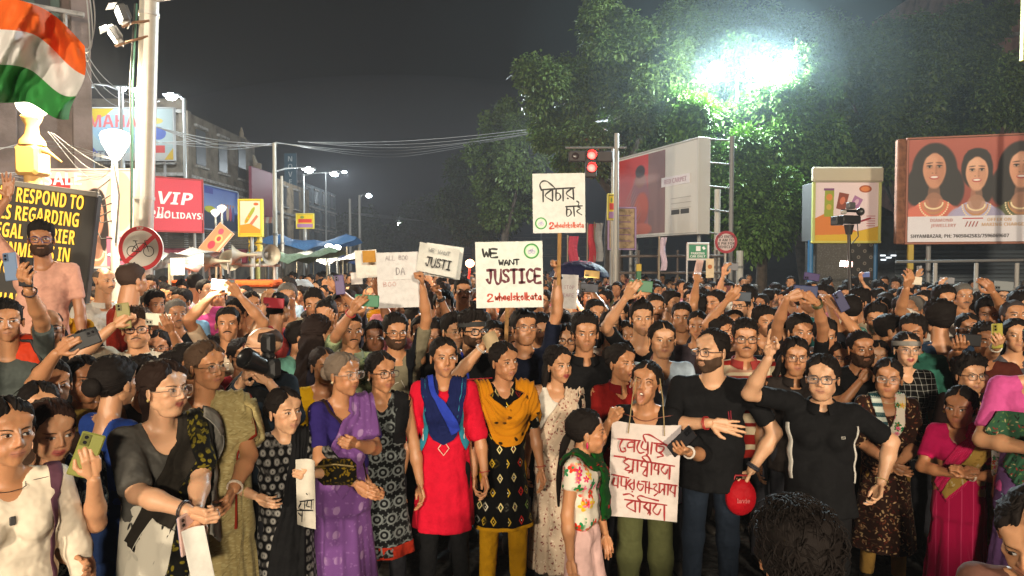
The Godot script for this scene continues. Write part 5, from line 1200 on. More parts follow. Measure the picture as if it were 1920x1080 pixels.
	P(590,592,4.70, "woman with long wavy hair turned away behind the photographer", 118,12, {skin=0, face="f1", hair="curlylong", taily=.62, vol=1.3, hairc=Color(.02,.012,.010), top=B("top", lin("2a2630"), {sl=.7, hem=.5})})
	P(605,648,4.30, "woman in yellow blouse half hidden by the grey-haired woman", 22,18, {skin=1, face="f1", hair="bun", hairc=Color(.03,.022,.02), vol=.8, top=B("blouse", lin("c79a10"), {hem=.5, sl=.7, neck="wide"})})
	P(428,575,4.95, "moustached man holding a lit phone high in both hands", 12,8, {sex="m", skin=1, face="m3", hair="short", mous=NIGHT, pitch=-8, top=B("shirt", lin("b8a48c"), {sl=.75, hem=.46}), Rp=[398,553,4.7, "grip", V(.5,0,-.8), V(-1,-.2,.3)], Lp=[450,555,4.7, "grip", V(-.5,0,-.8), V(1,-.2,.3)]})
	P(452,632,4.55, "woman in glasses and a red and yellow saree beside the photographer", 26,24, {skin=0, face="f1", hair="tied", glasses=Color(.05,.03,.03), gw=.002, top=B("blouse", lin("8a1c22"), {hem=.6, sl=.7}), low={t="skirt", c=lin("a67818")}, drapes=[saree("goldweave", .3)]})
	P(258,578,4.45, "moustached man with glasses in an off-white shirt at the left", 16,8, {sex="m", skin=0, face="m2", w=1.12, hair="mop", hairc=Color(.03,.018,.012), mous=Color(.08,.06,.05), glasses=Color(.03,.02,.02), gw=.0022, top=B("shirt", lin("b3aa98"), {sl=.8, hem=.46, neck="shirt", collar=lin("b3aa98")}), Rp=[212,612,4.2, "grip", V(.4,0,-.8), V(-.8,-.8,0)]})
	P(300,617,4.75, "woman in glasses filming behind a white phone", 8,8, {skin=2, face="f2", hair="tied", glasses=Color(.03,.02,.02), gw=.002, top=B("top", lin("8a3428"), {sl=.7, hem=.45}), Lp=[322,622,4.4, "phone", V(-.4,0,-.9), V(.8,-.8,0)]})
	P(90,575,4.20, "bald man with glasses and an orange backpack on the left", 26,14, {sex="m", skin=1, face="m2", hair="bald", glasses=Color(.06,.04,.03), gw=.0015, stubble=.45, w=1.1, top=B("shirt", lin("2a2422"), {sl=.7, hem=.46}), drapes=packstraps(BLACK)})
	P(103,520,5.25, "short-haired man in yellow jacket before the message board", 42,16, {sex="m", skin=2, face="m3", hair="crop", top=B("jacket", lin("c08a08"), {sl=1.6, hem=.46, neck="shirt", collar=lin("c08a08")})})
	P(78,417,5.10, "bearded man in pink T-shirt standing high with one arm raised", 24,6, {sex="m", y0=.58, skin=2, face="m1", hair="quiff", beard=1.1, glasses=Color(.05,.05,.2), gw=.0018, top=B("shirt", lin("cf9a86"), {sl=.75, hem=.46}), Rp=[14,372,5., "flat", V(.3,0,.8), V(-.9,-.4,.2), V(-.1,1,0)]})
	P(193,500,6.30, "older man in white shirt looking right beside the message board", 52,14, {sex="m", skin=0, face="m4", hair="bald", hairc=Color(.10,.08,.07), mous=Color(.12,.1,.09), top=B("shirt", lin("dcd8d0"), {sl=.8, hem=.46, neck="shirt", collar=lin("dcd8d0")})})
	P(240,493,5.15, "man in maroon shirt with his back turned under the no cycling sign", 140,10, {sex="m", skin=1, face="m2", w=1.2, hair="short", hairc=Color(.05,.03,.022), top=B("shirt", lin("7e1f12"), {sl=.8, hem=.46, neck="shirt", collar=lin("6a1a12")})})
	P(155,665,3.55, "dark-skinned woman gazing right behind the sprigged kurta", 34,16, {skin=2, face="f2", hair="tied", top=B("top", lin("6a4a30"), {sl=.7, hem=.45})})
	P(98,672,3.35, "woman lifting a dark phone with her raised right arm at the left", 30,18, {skin=1, face="f4", hair="tied", top=B("top", lin("7a6430"), {sl=.4, hem=.45}), Rp=[118,640,3.05, "phone", V(.3,0,-.9), V(-.9,-.4,.2), V(.7,.6,0)]})
	P(72,712,3.05, "woman mostly hidden behind the two at the bottom left", 36,10, {skin=0, face="f1", hair="tied", top=B("top", lin("3a2a20"), {sl=.7, hem=.45})})
	P(12,560,4.05, "person in grey T-shirt raising a phone at the left edge", 30,8, {sex="m", skin=1, face="m1", hair="short", top=B("shirt", lin("4d5350"), {sl=.75, hem=.46}), Lp=[50,528,3.7, "phone", V(0,0,-1), V(.9,-.3,.2)], beads=[["bangle", "L", Color(.04,.02,.02), 1,.005]]})
	P(1490,632,4.40, "woman with glasses in dark checked shirt beside the raised arm", -8,-4, {skin=1, face="f2", hair="bob", vol=1.1, glasses=Color(.04,.03,.03), gw=.0013, top=B("shirt", lin("2a2020"), {sl=.8, hem=.45, neck="shirt", collar=lin("2a2020")})})
	P(1498,588,4.85, "stern man filming with both arms crossed high over his head", -2,4, {sex="m", skin=1, face="m3", hair="short", vol=1.2, stubble=.5, top=B("shirt", BLACK, {sl=.6, hem=.46}), Rp=[1478,548,4.5, "grip", V(.3,0,-.9), V(-1,.2,.4), V(1,.15,0)], Lp=[1530,555,4.5, "grip", V(-.5,0,-.8), V(1,-.1,.4), V(-.9,.5,0)], beads=[["watch", "L", Color(.06,.06,.02)]]})
	P(1612,617,4.70, "thickly bearded man in black leaning forward", -10,8, {sex="m", skin=2, face="m3", hair="crop", beard=1.3, roll=4, top=B("shirt", BLACK, {sl=.7, hem=.46}), R="chin"})
	P(1645,636,5.05, "woman in a pale top just right of the bearded man in black", -12,-10, {skin=0, face="f1", hair="tied", top=B("top", lin("3a3436"), {sl=.7, hem=.45})})
	P(1698,620,4.65, "young woman with glasses and hairband in black check shirt", -6,-6, {skin=3, face="f1", hair="tied", glasses=Color(.3,.24,.2), gw=.0013, band=lin("8a8680"), lip=lin("8c3038"), top=B("shirt", "check", {ps=.075, sl=.8, hem=.45, neck="v"})})
	P(1712,590,4.95, "young man in teal green shirt standing behind the check shirt", -24,-16, {sex="m", skin=2, face="m1", hair="mop", top=B("shirt", lin("33695a"), {sl=.8, hem=.46, neck="shirt", collar=lin("33695a")})})
	P(1763,567,5.00, "curly-haired man in blue denim shirt with his back turned", 176,6, {sex="m", skin=1, face="m1", hair="curly", vol=1.25, top=B("shirt", lin("2e4058"), {sl=.8, hem=.46})})
	P(1815,665,4.35, "woman with round glasses above the pink saree", -6,2, {skin=0, face="f2", hair="mop", vol=1.3, glasses=Color(.03,.02,.02), gw=.0018, top=B("top", lin("2a1c1a"), {sl=.7, hem=.45, neck="wide"})})
	P(1846,603,4.70, "man filming with a black phone held level at the right", -12,-8, {sex="m", skin=2, face="m1", hair="short", top=B("shirt", lin("4a2018"), {sl=.7, hem=.46}), Rp=[1796,655,4.3, "phone", V(.4,0,-.8), V(-.8,-.8,0)], L="hold"})
	P(1903,595,4.80, "woman raising an olive phone near the right edge", -10,-14, {skin=0, face="f1", hair="tied", top=B("top", lin("4a4a50"), {sl=.7, hem=.45}), Rp=[1868,650,4.4, "phone", V(.3,0,-.9), V(-.8,-.8,0)], beads=[["bangle", "R", Color(.6,.55,.45), 2,.005]]})
	P(1202,564,4.95, "goateed man in black kurta lifting a green phone", 0,-2, {sex="m", skin=0, face="m3", hair="quiff", vol=.8, stubble=.4, pitch=-4, top=B("kurta", BLACK, {sl=.75, hem=.4, neck="v"}), Rp=[1172,560,4.6, "phone", V(.3,0,-.9), V(-.8,-.5,.2)], drapes=[strap(lin("6a4a44"), .02)]})
	P(1062,605,5.00, "woman in glasses peeking between the black polo and the placard man", 0,-4, {skin=0, face="f1", hair="bob", glasses=Color(.03,.02,.02), gw=.002, top=B("top", lin("5a5048"), {sl=.7, hem=.45})})
	P(1144,582,5.30, "woman resting her chin on her hand behind the black polo", 0,-4, {skin=3, face="f4", hair="long", top=B("top", lin("c0b4a8"), {sl=.9, hem=.45}), R="chin"})
	P(1900,560,5.10, "moustached man in a cap at the far right", -10,-6, {sex="m", skin=1, face="m2", hair="cap", hairc=Color(.05,.04,.04), mous=NIGHT, pitch=-10, top=B("shirt", lin("14161c"), {sl=.8, hem=.46})})
	P(848,588,5.05, "man with thin glasses beside the headband man", 20,14, {sex="m", skin=0, face="m3", hair="quiff", glasses=Color(.4,.3,.15), gw=.0012, top=B("shirt", BLACK, {sl=.7, hem=.46})})
	# rows behind
	var g := "people a few rows back in the crowd"
	var back := [[540,530,6., "m", "older moustached man in cream shirt left of centre, behind the red phone", 14, "m4", "short", "d0c4aa"], [590,543,5.7, "m", "round-faced man in navy shirt just right of the cream shirt", 10, "m2", "quiff", "2a3050"], [613,560,5.4, "m", "young man facing the camera between the cream shirt and the green phone", 0, "m1", "short", "8a8a78"], [516,548,5.6, "m", "man in salmon shirt turned away, above the photographer", 150, "m1", "short", "c04a48"], [560,600,5.2, "m", "man in mint T-shirt with his arm out behind the long-haired woman", 100, "m1", "short", "7ab8a8"], [448,558,5.7, "m", "man looking left just right of the lit phone", -20, "m3", "short", "3a3430"], [395,628,5., "m", "round-headed man behind the woman in the cream saree", 30, "m2", "short", "4a4038"], [330,560,5.9, "m", "grey-haired elder looking right in the left crowd", 40, "m4", "short", "20242a"], [343,540,6.5, "m", "young man in sky blue shirt in the left crowd", -10, "m1", "short", "7aa6cc"], [290,545,6.1, "f", "curly-haired woman in profile left of the elder", 50, "f1", "curly", "5a5048"], [282,515,7.2, "m", "man bowing his head behind the curly-haired woman", 20, "m1", "short", "40383a"], [362,512,8., "m", "man in white shirt seen from behind under the horns", 170, "m1", "short", "e0dcd6"], [384,522,7.6, "f", "person in a pale headscarf and pink top under the horns", 60, "f3", "cap", "c04a8a"], [268,668,3.75, "f", "dark-haired woman bowed behind the grey blouse", 60, "f1", "mop", "2a2422"], [325,655,4.2, "f", "woman whose parted hair shows left of the cream saree", 70, "f1", "tied", "3a2a24"], [352,640,4., "f", "woman hidden to the left of the cream saree woman", 60, "f1", "bun", "503030"], [1228,550,6.2, "m", "man with trimmed beard behind the green phone's arm", -4, "m3", "short", "30343a"], [1278,566,5.8, "m", "moustached man looking down left of the striped polo", -14, "m2", "short", "2a2a30"], [1308,582,5.5, "f", "young woman gazing left behind the black T-shirt", -20, "f4", "tied", "484048"], [1256,545,6.8, "m", "long-haired man turned right in the centre right crowd", 30, "m3", "mop", "4a4440"], [1345,543,6.5, "m", "boy in teal striped shirt turned left behind the phones", -60, "m1", "short", "tealstripes"], [1310,553,6.6, "m", "man with a dark ponytail-less nape behind the boy", 120, "m1", "mop", "586a68"], [1375,580,5.4, "m", "man whose brow shows over the striped polo's hair", -10, "m1", "reced", "4a3a30"], [1350,592,5.2, "f", "woman whose bowed hair shows left of the striped polo", 30, "f1", "mop", "3a2a2a"], [1430,575,5.9, "m", "man with dark curls behind the raised open hand", 10, "m1", "curly", "20222a"], [1460,600,5.2, "m", "man with a thin moustache left of the stern man", 2, "m3", "short", "24242a"], [1545,600,5.4, "m", "man with wavy hair right of the stern man", -10, "m1", "curly", "2a2c34"], [1590,552,5.6, "m", "bushy-haired man in mint shirt with his back turned", 168, "m1", "short", "6aa090"], [1640,570,5.6, "m", "young man with spiked hair looking down at the right", -20, "m1", "quiff", "20263a"], [1665,588,5.2, "m", "man turned right behind the hairband woman", 60, "m1", "short", "4a5a6a"], [1690,555,6.4, "m", "fair young man right of the spiked hair", -10, "m1", "short", "4a4450"], [1715,555,6.2, "m", "balding man with glasses turned left at the right", -70, "m4", "reced", "6a5a60"], [1768,535,6., "m", "man with a fringe in white shirt behind the curly nape", -6, "m2", "mop", "d8d2c8"], [1803,530,6.6, "m", "older man in cream shirt watching at the right", -12, "m4", "short", "cfc6b4"], [1812,585,5.3, "f", "woman in glasses and red shawl right of the curly nape", -14, "f1", "tied", "8a1c20"], [1852,560,5.6, "m", "man with unruly curls left of the cap", -30, "m1", "curly", "1a1c22"], [960,596,5.6, "m", "man half hidden under the large placard's right corner", 10, "m1", "short", "806030"], [790,592,5.5, "m", "bearded man peering under the curled placard", 6, "m3", "short", "a09890"], [868,520,6.4, "m", "man with neat hair under the flare", 10, "m1", "short", "4a4a4a"], [832,545,6., "m", "man with a dark fringe beneath the curled placard", 4, "m2", "mop", "2a2a2a"], [470,545,6.2, "f", "woman turned right behind the lit phone", 40, "f1", "tied", "6a4a60"], [640,545,6.1, "m", "man gazing up near the purple phone", 20, "m3", "short", "3a3a44"], [1010,590,5.7, "m", "man looking up behind the raised sleeve", 20, "m1", "curly", "b08038"], [925,600,5.6, "m", "man in olive shirt bending under the large placard", 20, "m3", "short", "6a6a50"], [1115,560,6., "m", "dark man right behind the black polo's shoulder", 10, "m1", "short", "30303a"], [1170,600,5.6, "f", "woman with tied hair left of the goateed man", 10, "f1", "tied", "5a3a3a"], [20,620,4.7, "m", "man in dark jacket at the left edge under the raised phones", 30, "m1", "short", "2a2620"], [165,620,4.4, "f", "woman whose dark hair shows beside the bald man", 40, "f1", "mop", "4a3428"], [1575,640,5.3, "f", "woman glimpsed between the curls and the thick beard", -14, "f1", "tied", "3a3034"], [1740,640,5.3, "m", "man with bent head behind the teal shirt", -30, "m1", "short", "2c3436"], [1880,640,5.4, "f", "woman peering between the two phones at the right", -10, "f1", "tied", "54424a"]]
	for q in back:
		var top := B("shirt" if q[3] == "m" else "top", q[8] if q[8] == "tealstripes" else lin(q[8]), {sl=.75, hem=.46, neck="shirt" if q[3] == "m" else "round"})
		if q[8] == "tealstripes": top.ps = .12
		var d := {sex=q[3], skin=[1,0,2,1,3][int(q[0]) % 5], face=q[6] if int(q[0]) % 5 or q[6] == "m4" else ("m5" if q[3] == "m" else "f5"), hair=q[7], top=top, group=g, stubble=.25 + .3 * (int(q[0]) % 3), w=.95 + .12 * (int(q[0]) % 3)}
		if q[3] == "m" and int(q[0]) % 4 == 0: d.mous = NIGHT
		if q[6] == "m4": d.hairc = Color(.12,.11,.10); d.mous = Color(.14,.12,.11)
		if int(q[0]) % 7 == 0: d.glasses = Color(.04,.03,.03); d.gw = .002
		if str(q[4]).contains("glasses"): d.glasses = Color(.05,.04,.03); d.gw = .0018
		var held := {560: ["L", 620,610,5.], 516: ["R", 494,574,5.2], 640: ["L", 640,548,5.7], 1115: ["L", 1098,524,6.6], 1375: ["R", 1362,565,5.1], 1768: ["R", 1700,540,5.7], 1852: ["L", 1862,548,5.3], 1545: ["L", 1540,530,5.9], 1590: ["R", 1570,580,5.3], 1310: ["R", 1306,530,6.4]}
		if held.has(q[0]): d[held[q[0]][0] + "p"] = [held[q[0]][1], held[q[0]][2], held[q[0]][3], "phone"]
		P(q[0], q[1], q[2], q[4], q[5] * .6, q[5] * .4, d)


# ---------------------------------------------------------------- the packed crowd further back: copies of a few built people in many clothes
var protos: Array = []
func fill_types() -> void:
	var types := [["m", "m1", "short", "down"], ["m", "m2", "short", "down"], ["m", "m5", "quiff", "down"], ["m", "m4", "reced", "down"], ["m", "m1", "curly", "phonehi"], ["m", "m5", "mop", "down"], ["m", "m3", "crop", "down"], ["m", "m2", "mop", "down"], ["f", "f1", "tied", "down"], ["f", "f5", "bun", "down"], ["f", "f4", "long", "down"], ["f", "f1", "bob", "phonehi"], ["m", "m1", "cap", "down"], ["f", "f3", "bun", "chin"]]
	for k in types.size():
		var t: Array = types[k]
		var d := {proto=k, lod=2, h=1.68 if t[0] == "m" else 1.57, sex=t[0], face=t[1], hair=t[2], R=t[3], skin=[1,0,2,1,0,1,2,3,1,0,3,1,2,1][k], seed=700 + k * 11, stubble=.3 + .2 * (k % 3),
			top=B("shirt", Color(.5,.5,.5), {sl=.75, hem=.46, neck="shirt" if t[0] == "m" else "round"}), label="", look=[8,-8,0,12,0,-10,5,0,-6,10,0,-12,6,-6][k]}
		if t[0] == "m" and k % 2 == 1: d.mous = NIGHT
		if k in [1,9,11]: d.glasses = Color(.04,.03,.03)
		if t[1] == "m4": d.hairc = Color(.10,.09,.08)
		specs.append(d)

const CLOTHES := [["black", "131316"], ["white", "d6d2ca"], ["navy", "1c2540"], ["maroon", "5c1a1a"], ["grey", "6a6a6a"], ["olive", "5a5a38"], ["pale blue", "8fa8c0"], ["red", "9c2020"], ["cream", "c8bca0"], ["dark green", "1f4030"], ["mustard", "a8801c"], ["brown", "553a28"], ["teal", "2c6a68"], ["pink", "c07a88"], ["violet", "55406e"], ["charcoal", "2c2c30"]]

func fill_crowd() -> void:
	var r := RandomNumberGenerator.new(); r.seed = 21
	var first := {}
	for k in specs.size():
		if specs[k].has("proto"):
			protos.append(k)
	# places on a jittered lattice, from just behind the described rows to the far end
	var spots: Array = []
	var z := 6.4
	while z < 34.:
		var half := z * .80 + .5
		var step := .50 + .012 * z
		var x := -half + r.randf() * step
		while x < half:
			var p := V(x + r.randf_range(-.14,.14), 0,-z + r.randf_range(-.16,.16))
			x += step
			if z > 14.5 and p.x > .5 * (z - 12.) + 3.4: continue      # the kerb side with the pier and the trees
			if z > 13.5 and p.x > 6.3: continue
			if z > 17. and p.x < -7.: continue
			if z > 21. and absf(p.x + 1.5) > 5.: continue
			var clear := true
			for k in specs.size():
				if specs[k].has("at") and (specs[k].at as Vector3).distance_to(p) < .42: clear = false; break
			if p.x > -5.9 and p.x < -3.6 and p.z < -10.3 and p.z > -14.2: clear = false      # the van
			if p.distance_to(V(-4.2,0,-7.6)) < .4 or p.distance_to(V(-5.3,0,-8.8)) < .35: clear = false
			if clear: spots.append(p)
		z += .46 + .008 * z
	spots.sort_custom(func(a, b): return a.z > b.z)
	var n_single := 205
	var words := {}
	var list: Array = []
	for k in mini(n_single, spots.size()):
		var p: Vector3 = spots[k]
		var t := r.randi() % protos.size()
		if r.randf() < .35 or (t in [4,11] and r.randf() < .4): t = [0,1,2,5,8][r.randi() % 5]
		var c := r.randi() % CLOTHES.size()
		if r.randf() < .35: c = [1,6,8,13,4,0][r.randi() % 6]
		list.append([p, t, c])
	# labels: who, in what, where; ordinals tell apart those that still read alike
	for q in list:
		var px: float = 960. + q[0].x / -q[0].z * FOCAL
		var who: String = "man" if specs[protos[q[1]]].sex == "m" else "woman"
		var where := ""
		var marks := [[230, "below the message board"], [330, "below the no cycling sign"], [470, "below the red billboard"], [600, "below the yellow ad panel"], [760, "left of the paper placards"], [900, "below the curled paper placard"], [1040, "behind the large justice placard"], [1180, "below the red signal"], [1320, "below the angled billboard"], [1480, "below the lit leaves"], [1660, "below the sweets poster"], [3000, "below the jewellery billboard"]]
		for m in marks:
			if px < m[0]: where = m[1]; break
		var deep := "near the front" if q[0].z > -8. else ("midway back" if q[0].z > -11. else "far back")
		q.append("%s in %s %s, %s" % [who, CLOTHES[q[2]][0], deep, where])
		words[q[3]] = words.get(q[3], []) + [q]
	var ord := ["first", "second", "third", "fourth", "fifth", "sixth", "seventh"]
	for key in words:
		var l: Array = words[key]
		if l.size() > 1:
			l.sort_custom(func(a, b): return a[0].x / -a[0].z < b[0].x / -b[0].z)
			for k in l.size(): l[k][3] = "%s from left, %s" % [ord[mini(k, 6)], key]
	for q in list:
		var o: Node3D
		var k: int = protos[q[1]]
		if not first.has(k):
			o = person_node(k); first[k] = o
		else:
			o = first[k].duplicate(); o.name = numbered("person"); add_child(o)
		o.position = q[0]
		var toward: float = rad_to_deg(atan2(-q[0].x, -q[0].z))
		o.rotation.y = deg_to_rad(toward * .6 + r.randf_range(-55,55) + (180. if r.randf() < .10 else .0))
		var sc := r.randf_range(.93,1.05)
		o.scale = Vector3.ONE * sc
		o.set_meta("label", q[3]); o.set_meta("category", "person"); o.set_meta("group", "people packed in the crowd")
		if q[1] in [4,11] and q[0].z > -11.5 and absf(q[0].x / q[0].z) < .78:
			var hx: Transform3D = o.transform * (made[k].hand_R as Transform3D)
			var lev := r.randf() < .6
			phone(hx.origin + V(.04 if lev else .0,.03,.01), o.rotation.y * .5,1.52 if lev else .1, lin(["15151a", "2a3550", "7a7a80", "b0a890", "5a2a2a"][r.randi() % 5]), "phone lifted by the " + q[3].replace(" from left,", ""), .0, r.randf() < .3)
		o.get_node("shirt").material_override = cloth({c=lin(CLOTHES[q[2]][1])})
	# the rest, too small to tell apart: one mass
	var mass := thing("distant_crowd", "mass of heads filling the road to its far end", "crowd")
	mass.set_meta("kind", "stuff")
	var rest := spots.slice(mini(n_single, spots.size()))
	for t in [0,2,3,5,6,8,10,9]:
		var k: int = protos[t]
		var am := ArrayMesh.new()
		var mats_here: Array = []
		for p in made[k].parts:
			if p[0] in ["shoe", "spectacles_lens"] or (p[1] as Soup).empty(): continue
			var s: Soup = p[1]
			if p[0] == "shirt":
				for i in s.c.size(): s.c[i] = WH
			am.add_surface_from_arrays(Mesh.PRIMITIVE_TRIANGLES, s.arrays())
			mats_here.append(person_mat(p[2]))
			if p[0] == "shirt":
				var m := StandardMaterial3D.new(); m.vertex_color_use_as_albedo = true; m.roughness = .85; mats_here[-1] = m
			elif p[0] == "body":
				var m := StandardMaterial3D.new(); m.albedo_color = SKINS[[1,0,2][t % 3]].linear_to_srgb(); m.roughness = .55; mats_here[-1] = m
		for i in mats_here.size(): am.surface_set_material(i, mats_here[i])
		var mm := MultiMesh.new(); mm.transform_format = MultiMesh.TRANSFORM_3D; mm.use_colors = true; mm.mesh = am
		var mine: Array = []
		for i in rest.size():
			if i % 8 == [0,2,3,5,6,8,10,9].find(t): mine.append(rest[i])
		mm.instance_count = mine.size()
		for i in mine.size():
			var b := Basis(Vector3.UP, r.randf_range(-1.2,1.2) + (PI if r.randf() < .15 else .0)).scaled(Vector3.ONE * r.randf_range(.93,1.05))
			mm.set_instance_transform(i, Transform3D(b, mine[i]))
			mm.set_instance_color(i, lin(CLOTHES[r.randi() % CLOTHES.size()][1]))
		var mi := MultiMeshInstance3D.new(); mi.name = "people"; mi.multimesh = mm; mi.set_meta("kind", "stuff")
		mass.add_child(mi, true)
	# the crowd goes on behind the photographer and shades the legs and the ground in front
	var ring_at: Array = []
	for n in 56: ring_at.append([-5.2 + (n % 19) * .58 + r.randf_range(-.12,.12), .75 + int(n / 19) * .6 + r.randf_range(-.1,.1)])
	var back := MultiMesh.new(); back.transform_format = MultiMesh.TRANSFORM_3D
	var am := ArrayMesh.new()
	for p in made[protos[0]].parts:
		if not (p[1] as Soup).empty() and p[0] != "shoe":
			am.add_surface_from_arrays(Mesh.PRIMITIVE_TRIANGLES, p[1].arrays()); am.surface_set_material(am.get_surface_count() - 1, person_mat(p[2]))
	back.mesh = am; back.instance_count = ring_at.size()
	for n in ring_at.size(): back.set_instance_transform(n, Transform3D(Basis(Vector3.UP, PI + r.randf_range(-.5,.5)).scaled(Vector3.ONE * r.randf_range(.90,1.02)), V(ring_at[n][0], 0, ring_at[n][1])))
	var bm := MultiMeshInstance3D.new(); bm.name = "crowd_behind_photographer"; bm.multimesh = back; add_child(bm)
	bm.set_meta("kind", "stuff"); bm.set_meta("label", "rest of the crowd, standing close behind the photographer"); bm.set_meta("category", "crowd")


# ---------------------------------------------------------------- things that are held up, worn loose or carried
func spec_of(text: String) -> int:
	for k in specs.size():
		if specs[k].get("label", "").contains(text): return k
	return 0
func hand_at(k: int, side: String) -> Transform3D:
	var xf := Transform3D(Basis(Vector3.UP, deg_to_rad(specs[k].yaw)), specs[k].at)
	return xf * (made[k]["hand_" + side] as Transform3D)

func phone(at: Vector3, turn: float, roll: float, c: Color, label: String, tilt := .0, flash := false) -> Node3D:
	var o := thing("phone", label, "phone", at)
	o.basis = Basis.from_euler(V(tilt, turn, roll))
	part("phone_case", sbx(Vector3.ZERO, V(.076,.158,.010), .004), mat(c, .45), o)
	part("screen", sbx(V(0,0,-.0058), V(.068,.148,.002), .0), glow(Color(.35,.42,.6), .7), o)
	var isl := part("camera_island", sbx(V(-.018,.052,.0062), V(.030,.042,.003), .001), mat(c * .5,.3), o)
	for k in 2: part("camera_lens", stb([V(-.018,.062 - k * .019,.007), V(-.018,.062 - k * .019,.0095)], .0065,10), mk(.01,.01,.012,.1), isl)
	if flash:
		var s := S(); s.ball(V(.005,.06,.008), V(.010,.010,.004), WH, 10,6); part("torch_lamp", s, glow(Color(1,1,.97), 90.), o)
		omni(o.transform * V(.005,.06,.03), .30, Color(1,.98,.94), .02)
	return o

func card(called: String, label: String, at: Vector3, w: float, h: float, turn: float, roll: float, c: Color, bend := .0, tilt := .0) -> Node3D:
	# a sheet of card, its middle at `at`, slightly bent; faces +z
	var o := thing(called, label, "placard", at)
	o.basis = Basis.from_euler(V(tilt, turn, roll))
	var s := S(); var v := PackedVector3Array(); var ii := PackedInt32Array()
	var n := 12
	for j in n + 1:
		for i in n + 1:
			var x := (i / float(n) - .5); var y := (j / float(n) - .5)
			v.append(V(x * w, y * h, bend * (x * x * 4.) * (.4 + y) + .0))
	for j in n:
		for i in n:
			var a := j * (n + 1) + i
			ii.append_array([a, a + n + 1, a + 1, a + 1, a + n + 1, a + n + 2])
	var m := v.size(); var full := v.duplicate()
	for k in m: full.append(v[k] - V(0,0,.003))
	var i2 := ii.duplicate()
	for k in range(0, ii.size(), 3): i2.append_array([ii[k] + m, ii[k + 2] + m, ii[k + 1] + m])
	var e: Array = []
	for i in n: e.append([i, i + 1]); e.append([n * (n + 1) + i + 1, n * (n + 1) + i]); e.append([(i + 1) * (n + 1), i * (n + 1)]); e.append([i * (n + 1) + n, (i + 1) * (n + 1) + n])
	for q in e: i2.append_array([q[0], q[1], q[0] + m, q[1], q[1] + m, q[0] + m])
	s.add(full, i2)
	var pm := StandardMaterial3D.new(); pm.albedo_color = c.linear_to_srgb(); pm.roughness = .75; pm.albedo_texture = tex.weave; pm.uv1_triplanar = true; pm.uv1_scale = Vector3.ONE / .6
	pm.normal_enabled = true; pm.normal_texture = tex.crease_n; pm.normal_scale = .12 if bend == .0 else .3
	pm.backlight_enabled = true; pm.backlight = Color(.12,.12,.11)
	part("sheet", s, pm, o)
	return o

func ink(o: Node3D, text: String, org: Vector2, size: Vector2, wide: float, c: Color, z := .002, called := "handwriting") -> void:
	var s := S(); strokes(text, org, size, wide, z, s); part(called, s, mat(c, .6), o)

func emblem(o: Node3D, at: Vector2, r: float) -> void:
	var s := S(); ring(s, at, r, r * .80,.0022,32); part("emblem_ring", s, mat(lin("2f8a3a"), .6), o)
	s = S(); ring(s, at, r * .80, r * .66,.0020,32); part("emblem_ring", s, mat(lin("b8dcb4"), .6), o)
	s = S(); ring(s, at + U(-r * .24,-r * .12), r * .24, r * .16,.0024,18); ring(s, at + U(r * .24,-r * .12), r * .24, r * .16,.0024,18)
	strokes("-.25,.12 .0,-.22 .25,.12;-.1,-.1 .16,-.14;.12,-.22 .22,-.3", at, U(r, r), r * .09,.0024, s); part("emblem_bicycle", s, mat(lin("a8a4c8"), .6), o)

const LETTER := {"W": "0,0 .25,1 .5,.35 .75,1 1,0", "E": ".9,.02 .05,0 0,.5 .05,1 .95,.98;.02,.5 .8,.5", "A": "0,1 .5,0 1,1;.2,.62 .8,.62", "N": "0,1 .02,0 .95,1 1,0", "T": "0,.02 1,0;.5,0 .5,1", "J": ".05,.02 1,0;.62,0 .6,.7 .45,.98 .15,.95 .0,.75", "U": "0,0 .03,.7 .3,1 .7,1 .95,.7 1,0", "S": ".95,.12 .6,.0 .2,.06 .1,.3 .5,.48 .9,.66 .8,.94 .4,1 .0,.9", "I": ".1,.02 .9,0;.5,0 .5,1;.1,1 .9,.99", "C": ".95,.12 .5,0 .1,.3 .05,.7 .4,1 .95,.9", "2": ".05,.25 .3,.0 .8,.1 .8,.4 .0,1 1,.97", "D": ".1,0 .1,1;.1,0 .7,.1 .95,.5 .7,.9 .1,1", "O": ".5,0 .1,.3 .1,.7 .5,1 .9,.7 .9,.3 .5,0", "L": ".1,0 .1,1 .9,.98", "P": ".1,1 .1,0 .8,.1 .8,.45 .1,.55", "R": ".1,1 .1,0 .8,.1 .8,.45 .1,.55 .9,1", "B": ".1,1 .1,0 .7,.1 .7,.42 .1,.5 .85,.6 .85,.9 .1,1",
	"w": "0,.45 .25,1 .5,.6 .75,1 1,.45", "h": ".1,0 .1,1;.1,.62 .6,.45 .9,.65 .9,1", "e": ".1,.72 .9,.68 .75,.46 .3,.46 .1,.75 .4,1 .9,.9", "l": ".5,0 .5,1", "s": ".9,.5 .4,.45 .15,.6 .8,.8 .6,1 .1,.95", "k": ".1,0 .1,1;.9,.45 .15,.72 .9,1", "o": ".5,.45 .1,.7 .5,1 .9,.72 .5,.45", "a": ".85,.5 .4,.45 .1,.75 .4,1 .8,.8 .85,.48 .95,1", "t": ".5,.1 .5,.9 .9,1;.1,.42 .95,.40", " ": ""}
func word(o: Node3D, text: String, x: float, y: float, cw: float, ch: float, gap: float, wide: float, c: Color, slope := .0, z := .002) -> void:
	var s := S()
	for k in text.length():
		var ltr: String = LETTER.get(text[k], "")
		if ltr: strokes(ltr, U(x, y + slope * x), U(cw * (.35 if text[k] in "l" else 1.), ch * (1. + .06 * sin(k * 2.3))), wide, z, s)
		x += (cw * (.35 if text[k] in "l" else 1.)) + gap
	part("handwriting", s, mat(c, .6), o)

